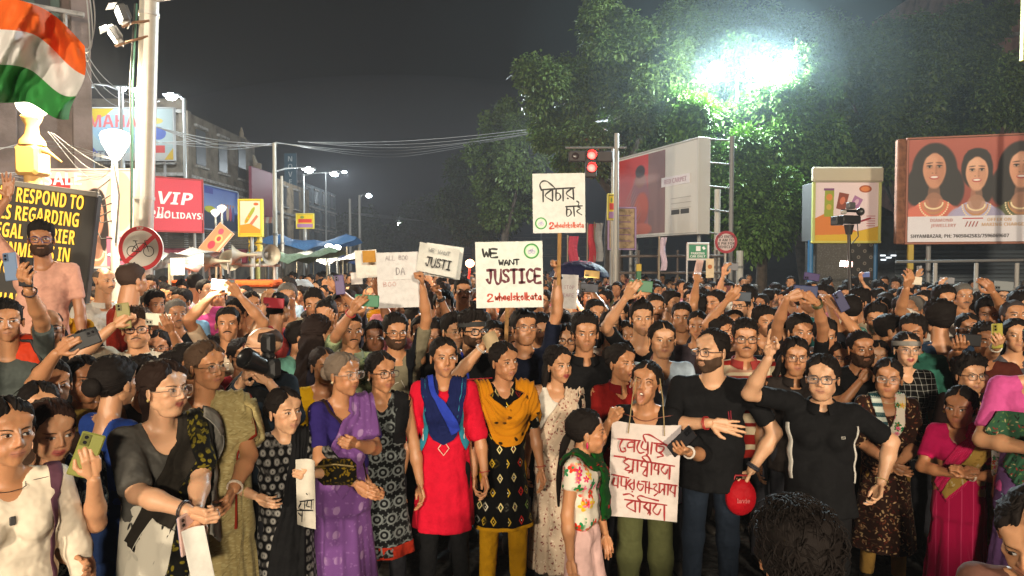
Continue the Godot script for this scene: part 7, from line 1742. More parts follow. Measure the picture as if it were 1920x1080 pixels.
# a growing mesh: positions, linear colours, uvs, triangles (clockwise fronts)
class Soup:
	var v := PackedVector3Array()
	var n := PackedVector3Array()
	var c := PackedColorArray()
	var u := PackedVector2Array()
	var i := PackedInt32Array()
	func add(verts: PackedVector3Array, idx: PackedInt32Array, color := WH, xf := Transform3D.IDENTITY, cols = null, uvs = null) -> void:
		var o := v.size()
		var m := xf.basis.determinant() < .0
		v.append_array(xf * verts)
		if cols != null: c.append_array(cols)
		else:
			var cc := PackedColorArray(); cc.resize(verts.size()); cc.fill(color); c.append_array(cc)
		if uvs != null: u.append_array(uvs)
		else:
			var uu := PackedVector2Array(); uu.resize(verts.size()); u.append_array(uu)
		for k in range(0, idx.size(), 3):
			i.append(o + idx[k])
			i.append(o + (idx[k + 2] if m else idx[k + 1]))
			i.append(o + (idx[k + 1] if m else idx[k + 2]))
	func normals() -> void:
		n.resize(v.size())
		n.fill(Vector3.ZERO)
		for k in range(0, i.size(), 3):
			var a := v[i[k]]; var f := (v[i[k + 2]] - a).cross(v[i[k + 1]] - a)
			n[i[k]] += f; n[i[k + 1]] += f; n[i[k + 2]] += f
		for k in n.size():
			n[k] = n[k].normalized() if n[k].length_squared() > 1e-20 else Vector3.UP
	func empty() -> bool: return i.is_empty()
	func arrays() -> Array:
		if n.size() != v.size(): normals()
		var a := []; a.resize(Mesh.ARRAY_MAX)
		a[Mesh.ARRAY_VERTEX] = v; a[Mesh.ARRAY_NORMAL] = n; a[Mesh.ARRAY_COLOR] = c; a[Mesh.ARRAY_TEX_UV] = u; a[Mesh.ARRAY_INDEX] = i
		return a
	# ---- shapes
	func tube(pts: Array, radii, seg := 8, color := WH, caps := true, sq := 1.) -> void:
		var verts := PackedVector3Array(); var idx := PackedInt32Array(); var uvs := PackedVector2Array()
		var up := Vector3.UP
		var run := .0
		for k in pts.size():
			var d: Vector3 = (pts[mini(k + 1, pts.size() - 1)] - pts[maxi(k - 1,0)]).normalized()
			if absf(d.dot(up)) > .95: up = Vector3.RIGHT if absf(d.x) < .9 else Vector3.FORWARD
			var sx := up.cross(d).normalized(); var sy := d.cross(sx); up = sy
			var r: float = radii[k] if radii is Array else radii
			if k: run += (pts[k] - pts[k - 1]).length()
			for s in seg + 1:
				var a := TAU * s / seg
				verts.append(pts[k] + sx * cos(a) * r + sy * sin(a) * r * sq)
				uvs.append(Vector2(float(s) / seg, run))
		var w := seg + 1
		for k in pts.size() - 1:
			for s in seg:
				var a := k * w + s
				idx.append_array([a, a + w, a + 1, a + 1, a + w, a + w + 1])
		if caps:
			for e in [0, pts.size() - 1]:
				var o := verts.size()
				for s in seg: verts.append(verts[e * w + s]); uvs.append(Vector2.ZERO)
				for s in range(1, seg - 1):
					if e == 0: idx.append_array([o, o + s, o + s + 1])
					else: idx.append_array([o, o + s + 1, o + s])
		add(verts, idx, color, Transform3D.IDENTITY, null, uvs)
	func ball(at: Vector3, r: Vector3, color := WH, seg := 10, rings := 7, basis := Basis.IDENTITY) -> void:
		var verts := PackedVector3Array(); var idx := PackedInt32Array(); var uvs := PackedVector2Array()
		for k in rings + 1:
			var p := PI * k / rings
			for s in seg + 1:
				var a := TAU * s / seg
				verts.append(Vector3(sin(p) * sin(a), cos(p), sin(p) * cos(a)) * r)
				uvs.append(Vector2(float(s) / seg, float(k) / rings))
		var w := seg + 1
		for k in rings:
			for s in seg:
				var a := k * w + s
				idx.append_array([a, a + 1, a + w, a + 1, a + w + 1, a + w])
		add(verts, idx, color, Transform3D(basis, at), null, uvs)
	# box with chamfered edges
	func box(at: Vector3, size: Vector3, color := WH, bev := .0, basis := Basis.IDENTITY) -> void:
		var verts := PackedVector3Array(); var idx := PackedInt32Array(); var uvs := PackedVector2Array()
		var h := size * .5
		bev = minf(bev, minf(h.x, minf(h.y, h.z)) * .9)
		if bev <= .0:
			for ax in 3:
				for sg in [-1.,1.]:
					var o := verts.size()
					for q in [[-1,-1], [1,-1], [1,1], [-1,1]]:
						var p := Vector3.ZERO
						p[ax] = sg * h[ax]; p[(ax + 1) % 3] = q[0] * h[(ax + 1) % 3]; p[(ax + 2) % 3] = q[1] * h[(ax + 2) % 3]
						verts.append(p); uvs.append(Vector2(q[0] * .5 + .5, q[1] * .5 + .5))
					if sg > 0: idx.append_array([o, o + 2, o + 1, o, o + 3, o + 2])
					else: idx.append_array([o, o + 1, o + 2, o, o + 2, o + 3])
		else:
			var ring := func(x: float, y: float, z: float) -> void:
				for q in [[1,-1], [1,1], [-1,1], [-1,-1]]:
					var cx: float = q[0] * (h.x - x); var cy: float = q[1] * (h.y - y)
					var bx: float = q[0] * bev; var by: float = q[1] * bev
					if q[0] * q[1] < 0: verts.append(Vector3(cx - bx, cy, z)); verts.append(Vector3(cx, cy - by, z))
					else: verts.append(Vector3(cx, cy - by, z)); verts.append(Vector3(cx - bx, cy, z))
			ring.call(bev, bev, -h.z); ring.call(.0,.0,-h.z + bev); ring.call(.0,.0, h.z - bev); ring.call(bev, bev, h.z)
			for k in 3:
				for s in 8:
					var a := k * 8 + s; var b := k * 8 + (s + 1) % 8
					idx.append_array([a, a + 8, b, b, a + 8, b + 8])
			for s in range(1,7):
				idx.append_array([0, s, s + 1]); idx.append_array([24,24 + s + 1,24 + s])
			var fv := PackedVector3Array(); var fi := PackedInt32Array(); uvs = PackedVector2Array()
			for k in idx: fi.append(fv.size()); fv.append(verts[k]); uvs.append(Vector2(verts[k].x / size.x + .5,.5 - verts[k].y / size.y))
			verts = fv; idx = fi
		add(verts, idx, color, Transform3D(basis, at), null, uvs)
	# flat polygon pushed out along +z
	func slab(poly: PackedVector2Array, z0: float, z1: float, color := WH, xf := Transform3D.IDENTITY) -> void:
		var tri := Geometry2D.triangulate_polygon(poly)
		var verts := PackedVector3Array(); var idx := PackedInt32Array()
		var m := poly.size()
		var ccw := not Geometry2D.is_polygon_clockwise(poly)
		for z in [z0, z1]:
			var o := verts.size()
			for p in poly: verts.append(Vector3(p.x, p.y, z))
			for k in range(0, tri.size(), 3):
				var a: Vector2 = poly[tri[k]]; var b: Vector2 = poly[tri[k + 1]]; var cc: Vector2 = poly[tri[k + 2]]
				var pos := (b - a).cross(cc - a) > .0
				if pos == (z == z1): idx.append_array([o + tri[k], o + tri[k + 2], o + tri[k + 1]])
				else: idx.append_array([o + tri[k], o + tri[k + 1], o + tri[k + 2]])
		for k in m:
			var a := poly[k]; var b := poly[(k + 1) % m]
			var o := verts.size()
			verts.append_array([Vector3(a.x, a.y, z0), Vector3(b.x, b.y, z0), Vector3(b.x, b.y, z1), Vector3(a.x, a.y, z1)])
			if ccw: idx.append_array([o, o + 2, o + 1, o, o + 3, o + 2])
			else: idx.append_array([o, o + 1, o + 2, o, o + 2, o + 3])
		add(verts, idx, color, xf)
	func lathe(profile: Array, seg := 16, color := WH, xf := Transform3D.IDENTITY) -> void:
		var verts := PackedVector3Array(); var idx := PackedInt32Array()
		for p in profile:
			for s in seg: verts.append(Vector3(sin(TAU * s / seg) * p.x, p.y, cos(TAU * s / seg) * p.x))
		for k in profile.size() - 1:
			for s in seg:
				var a := k * seg + s; var b := k * seg + (s + 1) % seg
				idx.append_array([a, a + seg, b, b, a + seg, b + seg])
		add(verts, idx, color, xf)


# ---------------------------------------------------------------- heads: a distance field sampled along rays, denser on the face
class Face:
	var jaw := 1.; var fat := .0; var brow := 1.; var nose := 1.; var lip := 1.; var open := .0; var old := .0; var child := .0; var len := 1.
	var prims: Array = []
	var noses: Array = []
	var sock: Array = []
	var NA := 60; var NP := 54
	var O := Vector3(0,-.004,.004)
	# results
	var az := PackedFloat32Array(); var po := PackedFloat32Array()
	var v := PackedVector3Array(); var idx := PackedInt32Array()
	var lipw := PackedFloat32Array(); var stub := PackedFloat32Array(); var dark := PackedFloat32Array(); var flush := PackedFloat32Array()
	var patch: Array = []      # [tag, verts, idx]
	func setup() -> void:
		var f := fat
		prims = [
			[Vector3(0,.030,-.014), Vector3(.0755,.082,.094), .012],
			[Vector3(0,-.022,.028), Vector3(.0575 + .006 * f, .086,.060), .018],
			[Vector3(0,-.066 - .008 * open, .032), Vector3(.043 * jaw + .012 * f, .036,.046), .018],
			[Vector3(0,-.093 * len, .064), Vector3(.019 * jaw + .004 * f, .016,.016), .02],
			[Vector3(.046 * jaw + .006 * f, -.056,.006), Vector3(.017,.022,.022), .022],
			[Vector3(.044 + .003 * f, -.014,.058), Vector3(.017,.014,.018), .014],
			[Vector3(.030,-.046 - .004 * f, .060), Vector3(.020 + .008 * f, .022 + .004 * f, .020 + .005 * f), .018],
			[Vector3(.020,.026,.074), Vector3(.020,.008,.009 + .002 * brow), .012],
			[Vector3(0,-.06,.075), Vector3(.020,.020,.012), .012],
			[Vector3(.034,.052,.058), Vector3(.026,.020,.018), .02]]
		if f > .5: prims.append([Vector3(0,-.098,.030), Vector3(.042,.022,.042), .02])
		noses = [[Vector3(0,.020,.085), Vector3(0,-.026,.103 + .004 * (nose - 1.)), .0055,.0095 * nose], [Vector3(.0125 * nose, -.032,.090), Vector3(.010,-.031,.093), .0072 * nose, .007]]
	static func sm(a: float, b: float, k: float) -> float:
		var h := maxf(k - absf(a - b), .0) / k
		return minf(a, b) - h * h * k * .25
	static func capd(p: Vector3, a: Vector3, b: Vector3, r1: float, r2: float) -> float:
		var ba := b - a; var t := clampf((p - a).dot(ba) / ba.length_squared(), .0,1.)
		return (p - a - ba * t).length() - lerpf(r1, r2, t)
	func sdf(q: Vector3) -> float:
		var p := Vector3(absf(q.x), q.y, q.z)
		var d := 1.
		for e in prims:
			var c: Vector3 = e[0]; var r: Vector3 = e[1]
			var w := (p - c) / r
			var k0 := w.length(); var k1 := (w / r).length()
			d = sm(d, k0 * (k0 - 1.) / maxf(k1,1e-6), e[2])
		# eye sockets, then lids
		var s := (p - Vector3(.031,.006,.100)).length() - .0175
		d = -sm(-d, s, .012)
		d = sm(d, (p - Vector3(.0305,.003,.0725)).length() - .0125,.006)
		for e in noses: d = sm(d, capd(p, e[0], e[1], e[2], e[3]), .009)
		if p.z > .05 and p.y < -.02 and p.y > -.1:
			var o := open
			d = sm(d, capd(p, Vector3(.0,-.0525 + .004 * o, .0865), Vector3(.019,-.0555,.076), .0048 * lip, .0025), .007)
			d = sm(d, capd(p, Vector3(.0,-.0655 - .016 * o, .0840 - .006 * o), Vector3(.017,-.0605 - .008 * o, .075), .0058 * lip, .0028), .007)
			if o > .0:
				var w := (p - Vector3(0,-.061 - .006 * o, .088)) / Vector3(.0165,.0115 * o + .001,.03)
				d = maxf(d, -(w.length() - 1.) * .010)
			# philtrum and fold under the lip
			d = -sm(-d, capd(p, Vector3(0,-.040,.100), Vector3(0,-.047,.098), .0035,.0035), .004)
			d = -sm(-d, capd(p, Vector3(0,-.078 - .016 * o, .092), Vector3(.010,-.077 - .014 * o, .090), .006,.006), .008)
			if old > .0: d = -sm(-d, capd(p, Vector3(.018,-.036,.100), Vector3(.029,-.062,.090), .007,.006), .006 * old)
		return d
	func ray(dir: Vector3) -> float:
		var t := .135
		for n in 9:
			var d := sdf(O + dir * t)
			t -= d * .85
			if absf(d) < .0003: break
		return clampf(t, .03,.15)
	func front(x: float, y: float) -> Vector3:
		var p := Vector3(x, y, .13)
		for n in 10:
			var d := sdf(p)
			p.z -= d * .9
			if absf(d) < .0003: break
		return p
	func build() -> void:
		setup()
		for k in NA:
			var t := -1. + 2. * k / NA      # azimuth 0 is the face, denser there
			az.append(PI * (t * .50 + .50 * t * t * t))
		for j in NP + 1:
			var t := float(j) / NP
			po.append(PI * (t - .055 * sin(TAU * t * 2. + .4) * sin(PI * t)))
		for j in NP + 1:
			for k in NA:
				var dir := Vector3(sin(po[j]) * sin(az[k]), cos(po[j]), sin(po[j]) * cos(az[k]))
				v.append(O + dir * ray(dir))
		for j in NP:
			for k in NA:
				var a := j * NA + k; var b := j * NA + (k + 1) % NA
				idx.append_array([a, b, a + NA, b, b + NA, a + NA])
		for p in v:
			var l := .0
			if p.z > .065:
				var e := Vector2(p.x / .0235, (p.y + .059 + .008 * open) / (.0125 * (.7 + .3 * lip) + .012 * open)).length()
				l = clampf((1.15 - e) * 4.,.0,1.)
			lipw.append(l)
			var b := .0
			if p.z > -.005:
				var jawline := clampf((-.028 - p.y) / .02 + maxf(absf(p.x) - .045,.0) * 45. - maxf(.0, p.y + .01) * 60.,.0,1.)
				b = jawline * (1. - l)
				if p.z > .07 and absf(p.x) < .012 * nose + .006 and p.y > -.042: b = .0
				if absf(p.x) < .045 and p.y > -.034: b = .0
				if p.y < -.098: b *= .6
			stub.append(b)
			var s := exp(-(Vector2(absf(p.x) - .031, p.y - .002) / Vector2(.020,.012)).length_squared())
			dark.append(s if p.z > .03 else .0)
			flush.append(exp(-(Vector3(absf(p.x) - .04, p.y + .03, p.z - .06) / .022).length_squared()) + .8 * exp(-(Vector3(p.x, p.y + .028, p.z - .105) / .016).length_squared()))
		# eyes, brows, mouth: thin raised pieces that follow the face
		for sd in [-1.,1.]:
			var cx := .0305; var cy := .003
			var ew := .0145; var up := .0058 + .001 * child; var dn := .0042
			var lid := func(t: float, top: bool) -> Vector2:
				var h := sqrt(maxf(.0,1. - t * t))
				return Vector2(cx + t * ew, cy + (h * up if top else -h * dn) + t * .0012)
			fan(3, sd, lid, .0006,1., Vector2(cx, cy))
			var iris := func(t: float, top: bool) -> Vector2:
				var r := .0056
				var q := Vector2(t * r, sqrt(maxf(.0,1. - t * t)) * r * (1. if top else -1.))
				q.y = clampf(q.y, -dn * .95, up * .90 * sqrt(1. - pow(q.x / ew, 2.)))
				return Vector2(cx + q.x, cy + q.y + .0003)
			fan(4, sd, iris, .0012,1., Vector2(cx, cy))
			strip(5, sd, func(t: float) -> Vector2: return lid.call(t * 1.06 if absf(t) < .94 else signf(t), true) + Vector2(0,.0004), .0016,.0012,.0015)
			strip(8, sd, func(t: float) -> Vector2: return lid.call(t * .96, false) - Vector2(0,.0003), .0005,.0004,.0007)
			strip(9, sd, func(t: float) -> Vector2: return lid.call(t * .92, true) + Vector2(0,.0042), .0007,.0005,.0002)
			strip(2, sd, func(t: float) -> Vector2: return Vector2(.0315 + t * .0185,.0195 + .0045 * (1. - (t - .25) * (t - .25)) - .001 * t), .0026 + .0012 * brow, .0009,.0016)
			fan(6, sd, func(t: float, top: bool) -> Vector2: return Vector2(.0075 * nose + t * .0042,-.0388 + (.0014 if top else -.0014) * sqrt(maxf(.0,1. - t * t))), .0004,1., Vector2(.0075 * nose, -.0388))
		if open < .2:
			strip(6,.0, func(t: float) -> Vector2: return Vector2(t * .0205,-.0592 + .0016 * t * t - .0012 * (1. - absf(t))), .0011,.0003,.0006)
		else:
			var o := open
			var cav := PackedVector3Array(); var ci := PackedInt32Array()
			for k in 16:
				var a := TAU * k / 16
				cav.append(Vector3(cos(a) * .0145,-.061 - .006 * o + sin(a) * .0115 * o, .068))
			for k in range(1,15): ci.append_array([0, k + 1, k])
			patch.append([6, cav, ci])
			var te := PackedVector3Array(); var ti := PackedInt32Array()
			for k in 7:
				var t := -1. + k / 3.
				for y in [-.0535,-.0605]: te.append(Vector3(t * .0125, y, .079 - .006 * t * t))
			for k in 6: ti.append_array([k * 2, k * 2 + 2, k * 2 + 1, k * 2 + 1, k * 2 + 2, k * 2 + 3])
			patch.append([7, te, ti])
			var to := PackedVector3Array(); var oi := PackedInt32Array()
			for k in 12:
				var a := TAU * k / 12
				to.append(Vector3(cos(a) * .010,-.072 - .003 * o + sin(a) * .005 * o, .0745))
			for k in range(1,11): oi.append_array([0, k + 1, k])
			patch.append([1, to, oi])
	func fan(tag: int, sd: float, f: Callable, off: float, _s: float, c: Vector2) -> void:
		var m := 7
		var pv := PackedVector3Array(); var pi := PackedInt32Array()
		pv.append(front(c.x, c.y) + Vector3(0,0, off * 1.6))
		for k in m * 2:
			var t := -1. + 2. * k / m if k <= m else 1. - 2. * (k - m) / m
			var q: Vector2 = f.call(sin(t * PI * .5), k <= m)
			pv.append(front(q.x, q.y) + Vector3(0,0, off))
		for k in m * 2: pi.append_array([0,1 + k, 1 + (k + 1) % (m * 2)])
		mirrored(tag, sd, pv, pi)
	func strip(tag: int, sd: float, f: Callable, w0: float, w1: float, off: float) -> void:
		var m := 9
		var pv := PackedVector3Array(); var pi := PackedInt32Array()
		for k in m + 1:
			var t := -1. + 2. * k / m
			var q: Vector2 = f.call(t)
			var w := lerpf(w1, w0,1. - t * t) if sd == .0 else lerpf(w0, w1, maxf(t * t * t, .0)) * (1. - .35 * maxf(-t - .6,.0))
			var mid := front(q.x, q.y)
			pv.append(Vector3(q.x, q.y + w, front(q.x, q.y + w).z + off * .3)); pv.append(mid + Vector3(0,0, off)); pv.append(Vector3(q.x, q.y - w, front(q.x, q.y - w).z + off * .3))
		for k in m:
			var a := k * 3
			for e in [0,1]: pi.append_array([a + e, a + 3 + e, a + e + 1, a + e + 1, a + 3 + e, a + 4 + e])
		mirrored(tag, 1. if sd == .0 else sd, pv, pi)
	func mirrored(tag: int, sd: float, pv: PackedVector3Array, pi: PackedInt32Array) -> void:
		if sd < .0:
			for k in pv.size(): pv[k].x = -pv[k].x
			for k in range(0, pi.size(), 3):
				var t := pi[k + 1]; pi[k + 1] = pi[k + 2]; pi[k + 2] = t
		patch.append([tag, pv, pi])

# how thick the hair stands at a point of the head; below zero there is none
static func hairline(a: float, style: String) -> float:
	var t := absf(a) / PI
	var y := .0
	var low := style in ["bun", "tied", "long", "bob", "curlylong", "plait"]
	var pts: Array
	if style == "bald": pts = [[.0,.2], [.36,.16], [.44,.028], [.60,.03], [.75,.03], [1.,.02]]
	elif style == "reced": pts = [[.0,.098], [.12,.094], [.24,.088], [.33,.045], [.40,.0], [.5,-.002], [.62,-.042], [1.,-.06]]
	elif low: pts = [[.0,.082], [.14,.074], [.26,.052], [.35,.020], [.42,-.004], [.5,.0], [.60,-.04], [1.,-.075]]
	else: pts = [[.0,.074], [.14,.070], [.26,.056], [.34,.028], [.41,-.012], [.48,-.004], [.60,-.040], [1.,-.062]]
	y = pts[-1][1]
	for k in pts.size() - 1:
		if t <= pts[k + 1][0]:
			y = lerpf(pts[k][1], pts[k + 1][1], smoothstep(.0,1., (t - pts[k][0]) / (pts[k + 1][0] - pts[k][0])))
			break
	return y

func hair_t(p: Vector3, a: float, style: String, vol: float, seed_: float) -> float:
	var dy := p.y - hairline(a, style) + .006 * fold_noise.get_noise_2d(a * 400. + seed_ * 90., p.y * 2500.)
	if style == "bald": dy = minf(dy, .075 - p.y + .01 * absf(a))
	var edge := smoothstep(-.004,.018, dy)
	if dy < -.014: return -.004
	var top := smoothstep(.02,.09, p.y)
	var th := .0
	var st := .0
	match style:
		"short", "reced": th = lerpf(.005,.018, top)
		"crop": th = lerpf(.003,.008, top)
		"bald": th = .006
		"quiff": th = lerpf(.006,.028, top) + .018 * top * maxf(cos(a), .0)
		"curly": th = lerpf(.012,.034, top)
		"mop": th = lerpf(.013,.028, top)
		"bun", "tied", "plait": th = lerpf(.010,.016, top)
		"long", "curlylong", "bob": th = lerpf(.014,.021, top)
		"cap": th = .012
	th *= vol
	if style in ["curly", "curlylong"]:
		st = .75 * fold_noise.get_noise_3d(p.x * 4200. + seed_, p.y * 4200., p.z * 4200.) + .3 * fold_noise.get_noise_3d(p.x * 9000., p.y * 9000. + seed_, p.z * 9000.)
	elif style in ["bun", "tied", "plait", "long", "bob"]:
		var part := exp(-pow((p.x - .006 * sin(seed_)) / .005,2.)) * smoothstep(-.05,.02, p.z) * (.4 + .6 * absf(sin(seed_ * 3.)))
		if absf(sin(seed_ * 2.)) > .35: th -= .024 * part * smoothstep(.02,.05, p.y)
		var u := atan2(p.x, p.y + .06)
		st = .50 * fold_noise.get_noise_2d(u * 1500. + seed_ * 50., p.z * 700.) + .30 * fold_noise.get_noise_2d(u * 3600., p.z * 900. + seed_) - .7 * part
		st += .35 * fold_noise.get_noise_3d(p.x * 900. + seed_ * 7., p.y * 900., p.z * 900.)
	elif style == "cap": st = .0
	else:
		st = .65 * fold_noise.get_noise_3d(p.x * 3000. + seed_ * 11., p.y * 1800., p.z * 2600.) + .5 * fold_noise.get_noise_3d(p.x * 1100., p.y * 900. + seed_ * 5., p.z * 1100.)
	return -.004 * (1. - edge) + th * edge * maxf(1. + st, .25 if th > .0 else 1.)


# ---------------------------------------------------------------- hands: wrist at 0, fingers along +y, palm towards +z, thumb on +x
static func hand_mesh(pose: String, cell: float) -> Array:
	var f := Field.new()
	f.K = 420.
	f.cap(V(-.010,-.02,0), V(-.014,.078,.0), .0145,.0115,1.25)
	f.cap(V(.010,-.02,0), V(.014,.080,.0), .0145,.0115,1.25)
	f.cap(V(-.024,.025,.003), V(-.029,.070,.0), .011,.010)
	f.cap(V(.020,.020,.006), V(.027,.076,.0), .012,.010)
	var curls: Array; var thumb: Array; var spread := .06
	match pose:
		"fist": curls = [[80,95,60], [82,98,60], [84,98,60], [86,98,60]]; thumb = [V(.030,.032,.012), V(.034,.058,.030), V(.012,.072,.044)]
		"grip": curls = [[45,80,55], [48,82,55], [50,84,55], [54,84,55]]; thumb = [V(.034,.032,.016), V(.040,.056,.034), V(.026,.078,.044)]
		"phone": curls = [[28,42,25], [30,46,25], [32,48,25], [36,50,25]]; thumb = [V(.040,.030,.014), V(.056,.052,.024), V(.052,.082,.032)]
		"flat": curls = [[6,8,6], [4,6,5], [4,6,5], [8,8,6]]; thumb = [V(.040,.030,.008), V(.058,.052,.010), V(.066,.076,.010)]; spread = .10
		"point": curls = [[4,8,6], [40,60,45], [70,90,60], [72,92,60]]; thumb = [V(.038,.032,.014), V(.046,.056,.028), V(.030,.074,.038)]
		_: curls = [[20,28,20], [24,34,22], [28,36,24], [32,38,24]]; thumb = [V(.036,.030,.012), V(.046,.056,.018), V(.046,.082,.022)]
	var bx := [.0265,.0095,-.0085,-.026]
	var by := [.078,.083,.080,.071]
	var ln := [[.042,.025,.018], [.047,.029,.019], [.043,.027,.019], [.033,.020,.016]]
	var rr := [.0085,.0088,.0083,.0074]
	for k in 4:
		var p := V(bx[k], by[k], .0)
		var ang := .0
		var sp: float = spread * (1.5 - k)
		for s in 3:
			ang += deg_to_rad(curls[k][s])
			var d := V(sin(sp) * cos(ang), cos(ang) * cos(sp), sin(ang))
			var q: Vector3 = p + d * ln[k][s]
			f.cap(p, q, rr[k] * (1. - .08 * s), rr[k] * (.94 - .10 * s))
			p = q
	f.cap(V(.018,.010,.004), thumb[0], .013,.0125)
	f.cap(thumb[0], thumb[1], .0115,.0095)
	f.cap(thumb[1], thumb[2], .0095,.0078)
	return f.mesh(cell)


# ---------------------------------------------------------------- people
const SKINS := [Color(.52,.265,.140), Color(.45,.210,.102), Color(.35,.152,.070), Color(.60,.335,.195), Color(.26,.108,.052)]
# arm presets as fractions of the height: hand (x outwards, y, z), elbow pole, palm, hand pose
static var ARMS := {
	"down": [V(.150,.470,.035), V(.5,0,-1), V(-1,0,.3), "relax"],
	"out": [V(.190,.480,.06), V(.7,0,-1), V(-.6,0,-.7), "relax"],
	"belly": [V(.012,.575,.150), V(1,-.6,-.3), V(-.3,0,-1), "relax"],
	"clasp": [V(.020,.660,.155), V(1,-.8,-.2), V(-1,0,-.3), "grip"],
	"waist": [V(-.02,.635,.135), V(1,-.3,-.3), V(-.2,0,-1), "flat"],
	"hold": [V(.07,.66,.19), V(.8,-1,-.3), V(-.7,.5,-.3), "grip"],
	"phone": [V(.06,.90,.20), V(.7,-1,-.1), V(-.2,0,-1), "phone"],
	"phonehi": [V(.06,1.07,.17), V(.8,-.6,.1), V(-.2,0,-1), "phone"],
	"up": [V(.13,1.13,.08), V(.8,-.2,.1), V(-.3,0,1), "fist"],
	"chin": [V(.035,.80,.12), V(.5,-1,.1), V(-.3,.3,-1), "fist"],
}

static func ik(s: Vector3, t: Vector3, a: float, b: float, pole: Vector3) -> Array:
	var d := t - s
	var l := clampf(d.length(), .02, (a + b) * .995)
	d = d.normalized()
	t = s + d * l
	var c := clampf((a * a + l * l - b * b) / (2. * a * l), -1.,1.)
	var side := (pole - d * pole.dot(d)).normalized()
	return [s + d * a * c + side * a * sqrt(1. - c * c), t]

func person_data(sp: Dictionary) -> Dictionary:
	var h: float = sp.get("h", 1.6)
	var sex: String = sp.get("sex", "f")
	var w: float = sp.get("w", 1.)
	var lod: int = sp.get("lod", 0)
	var cell: float = [.0135,.021,.034][lod]
	var rng := RandomNumberGenerator.new(); rng.seed = int(sp.get("seed", 1))
	var skin: Color = SKINS[sp.get("skin", 1)]
	skin = skin * rng.randf_range(.92,1.08)
	var hs: float = sp.get("hs", {"m": 1.02, "f": .97, "c": .90}[sex])
	var parts: Array = []
	var out := {"parts": parts}
	var shx: float = {"m": .106, "f": .092, "c": .092}[sex] * h * (1. + .30 * (w - 1.))
	var shy := .805 * h
	# ---------------- head transform
	var hc := V(0, h - .117 * hs, .014 * h)
	var hb := Basis.from_euler(V(deg_to_rad(sp.get("pitch", .0)), deg_to_rad(sp.get("look", .0)), deg_to_rad(sp.get("roll", .0))))
	var fl: float = sp.get("wide", 1.)
	var hx := Transform3D(hb * Basis.from_scale(V(hs * fl, hs, hs)), hc)
	# ---------------- arms
	var ua := .172 * h; var fa := .150 * h
	var arms: Array = []
	for s in [-1.,1.]:
		var q = sp.get("R" if s < 0 else "L", "down")
		var t: Vector3; var pole: Vector3; var palm: Vector3; var hp: String; var hd = null
		if q is String:
			var e: Array = ARMS[q]
			t = e[0] * h + V(rng.randf_range(-.01,.01), rng.randf_range(-.012,.012), 0); pole = e[1]; palm = e[2]; hp = e[3]
			t.x *= s; pole.x *= s; palm.x *= s
			if q in ["phone", "phonehi"]: hd = V(-.25 * s, 1,.1)
			if q == "clasp": hd = V(-.7 * s, .75,.1)
			if q == "belly": hd = V(-1. * s, -.25,.1)
		else:
			t = q[0]; hp = q[1]; palm = q[2]; pole = q[3] if q.size() > 3 else V(.7 * s, -.6,.0); hd = q[4] if q.size() > 4 else null
		var sj := V(s * shx, shy, -.004 * h)
		if t.y > shy + .10 * h: sj += V(-s * .008 * h, .030 * h, 0)   # the shoulder lifts with the arm
		var e2 := ik(sj, t, ua, fa, pole)
		var fd: Vector3 = (e2[1] - e2[0]).normalized()
		var y: Vector3 = (fd if hd == null else (fd * .35 + (hd as Vector3).normalized()).normalized())
		var z := (palm - y * palm.dot(y)).normalized()
		var x := y.cross(z)
		var hsz := h / 1.66 * (.98 if sex == "m" else .93)
		# thumb is on +x of the template: a right hand with its palm to the front, fingers up, has the thumb on its own left... mirrored for the other hand
		var bs := Basis(x * s * hsz, y * hsz, z * hsz)
		arms.append([sj, e2[0], e2[1], Transform3D(bs, e2[1] + y * .012), hp, s])
		out["hand_" + ("R" if s < 0 else "L")] = Transform3D(Basis(x, y, z), e2[1] + y * .07 * hsz + z * .030)
	# ---------------- skin: neck, chest, arms as one field; head, ears, hands added to the same mesh
	var sk := S()
	var f := Field.new(); f.K = 120.
	var nk: float = {"m": .0335, "f": .029, "c": .030}[sex] * h * (.85 + .15 * w)
	f.cap(V(0,.79 * h, -.016 * h), hc + hb * V(0,-.052,-.012) * hs, nk * 1.08, nk)
	f.cap(V(-.42 * shx, .826 * h, -.012 * h), V(-shx, shy, -.004 * h), .016 * h, .024 * h)
	f.cap(V(.42 * shx, .826 * h, -.012 * h), V(shx, shy, -.004 * h), .016 * h, .024 * h)
	f.cap(V(-.048 * h, .762 * h, .002), V(.048 * h, .762 * h, .002), .047 * h * sqrt(w), -1,1.05)
	f.cap(V(-.042 * h, .70 * h, .004), V(.042 * h, .70 * h, .004), (.048 if sp.get("midriff", false) else .036) * h * sqrt(w), -1,1.05)
	if sp.get("midriff", false):
		f.cap(V(-.045 * h, .62 * h, .008), V(.045 * h, .62 * h, .008), .050 * h * w, -1,1.)
		f.cap(V(-.045 * h, .56 * h, .008), V(.045 * h, .56 * h, .008), .052 * h * w, -1,1.)
	var aw := .6 + .4 * w
	for a in arms:
		f.cap(a[0], a[1], .0275 * h * aw, .0215 * h * aw)
		f.cap(a[1], a[1].lerp(a[2], .35), .0215 * h * aw, .0225 * h * aw)
		f.cap(a[1].lerp(a[2], .35), a[2], .0225 * h * aw, .0150 * h * aw)
	var g := f.mesh(cell * .95)
	sk.add(g[0], g[1], skin)
	for a in arms:
		var hm: Array = hands[a[4] + str(mini(lod, 2))]
		sk.add(hm[0], hm[1], skin * 1.02, a[3])
	var face0: Face = faces[sp.get("face", "m1" if sex == "m" else "f1") + ("" if lod == 0 else "_b")]
	# every head differs a little: a slow noise bends the shared face
	var face := Face.new()
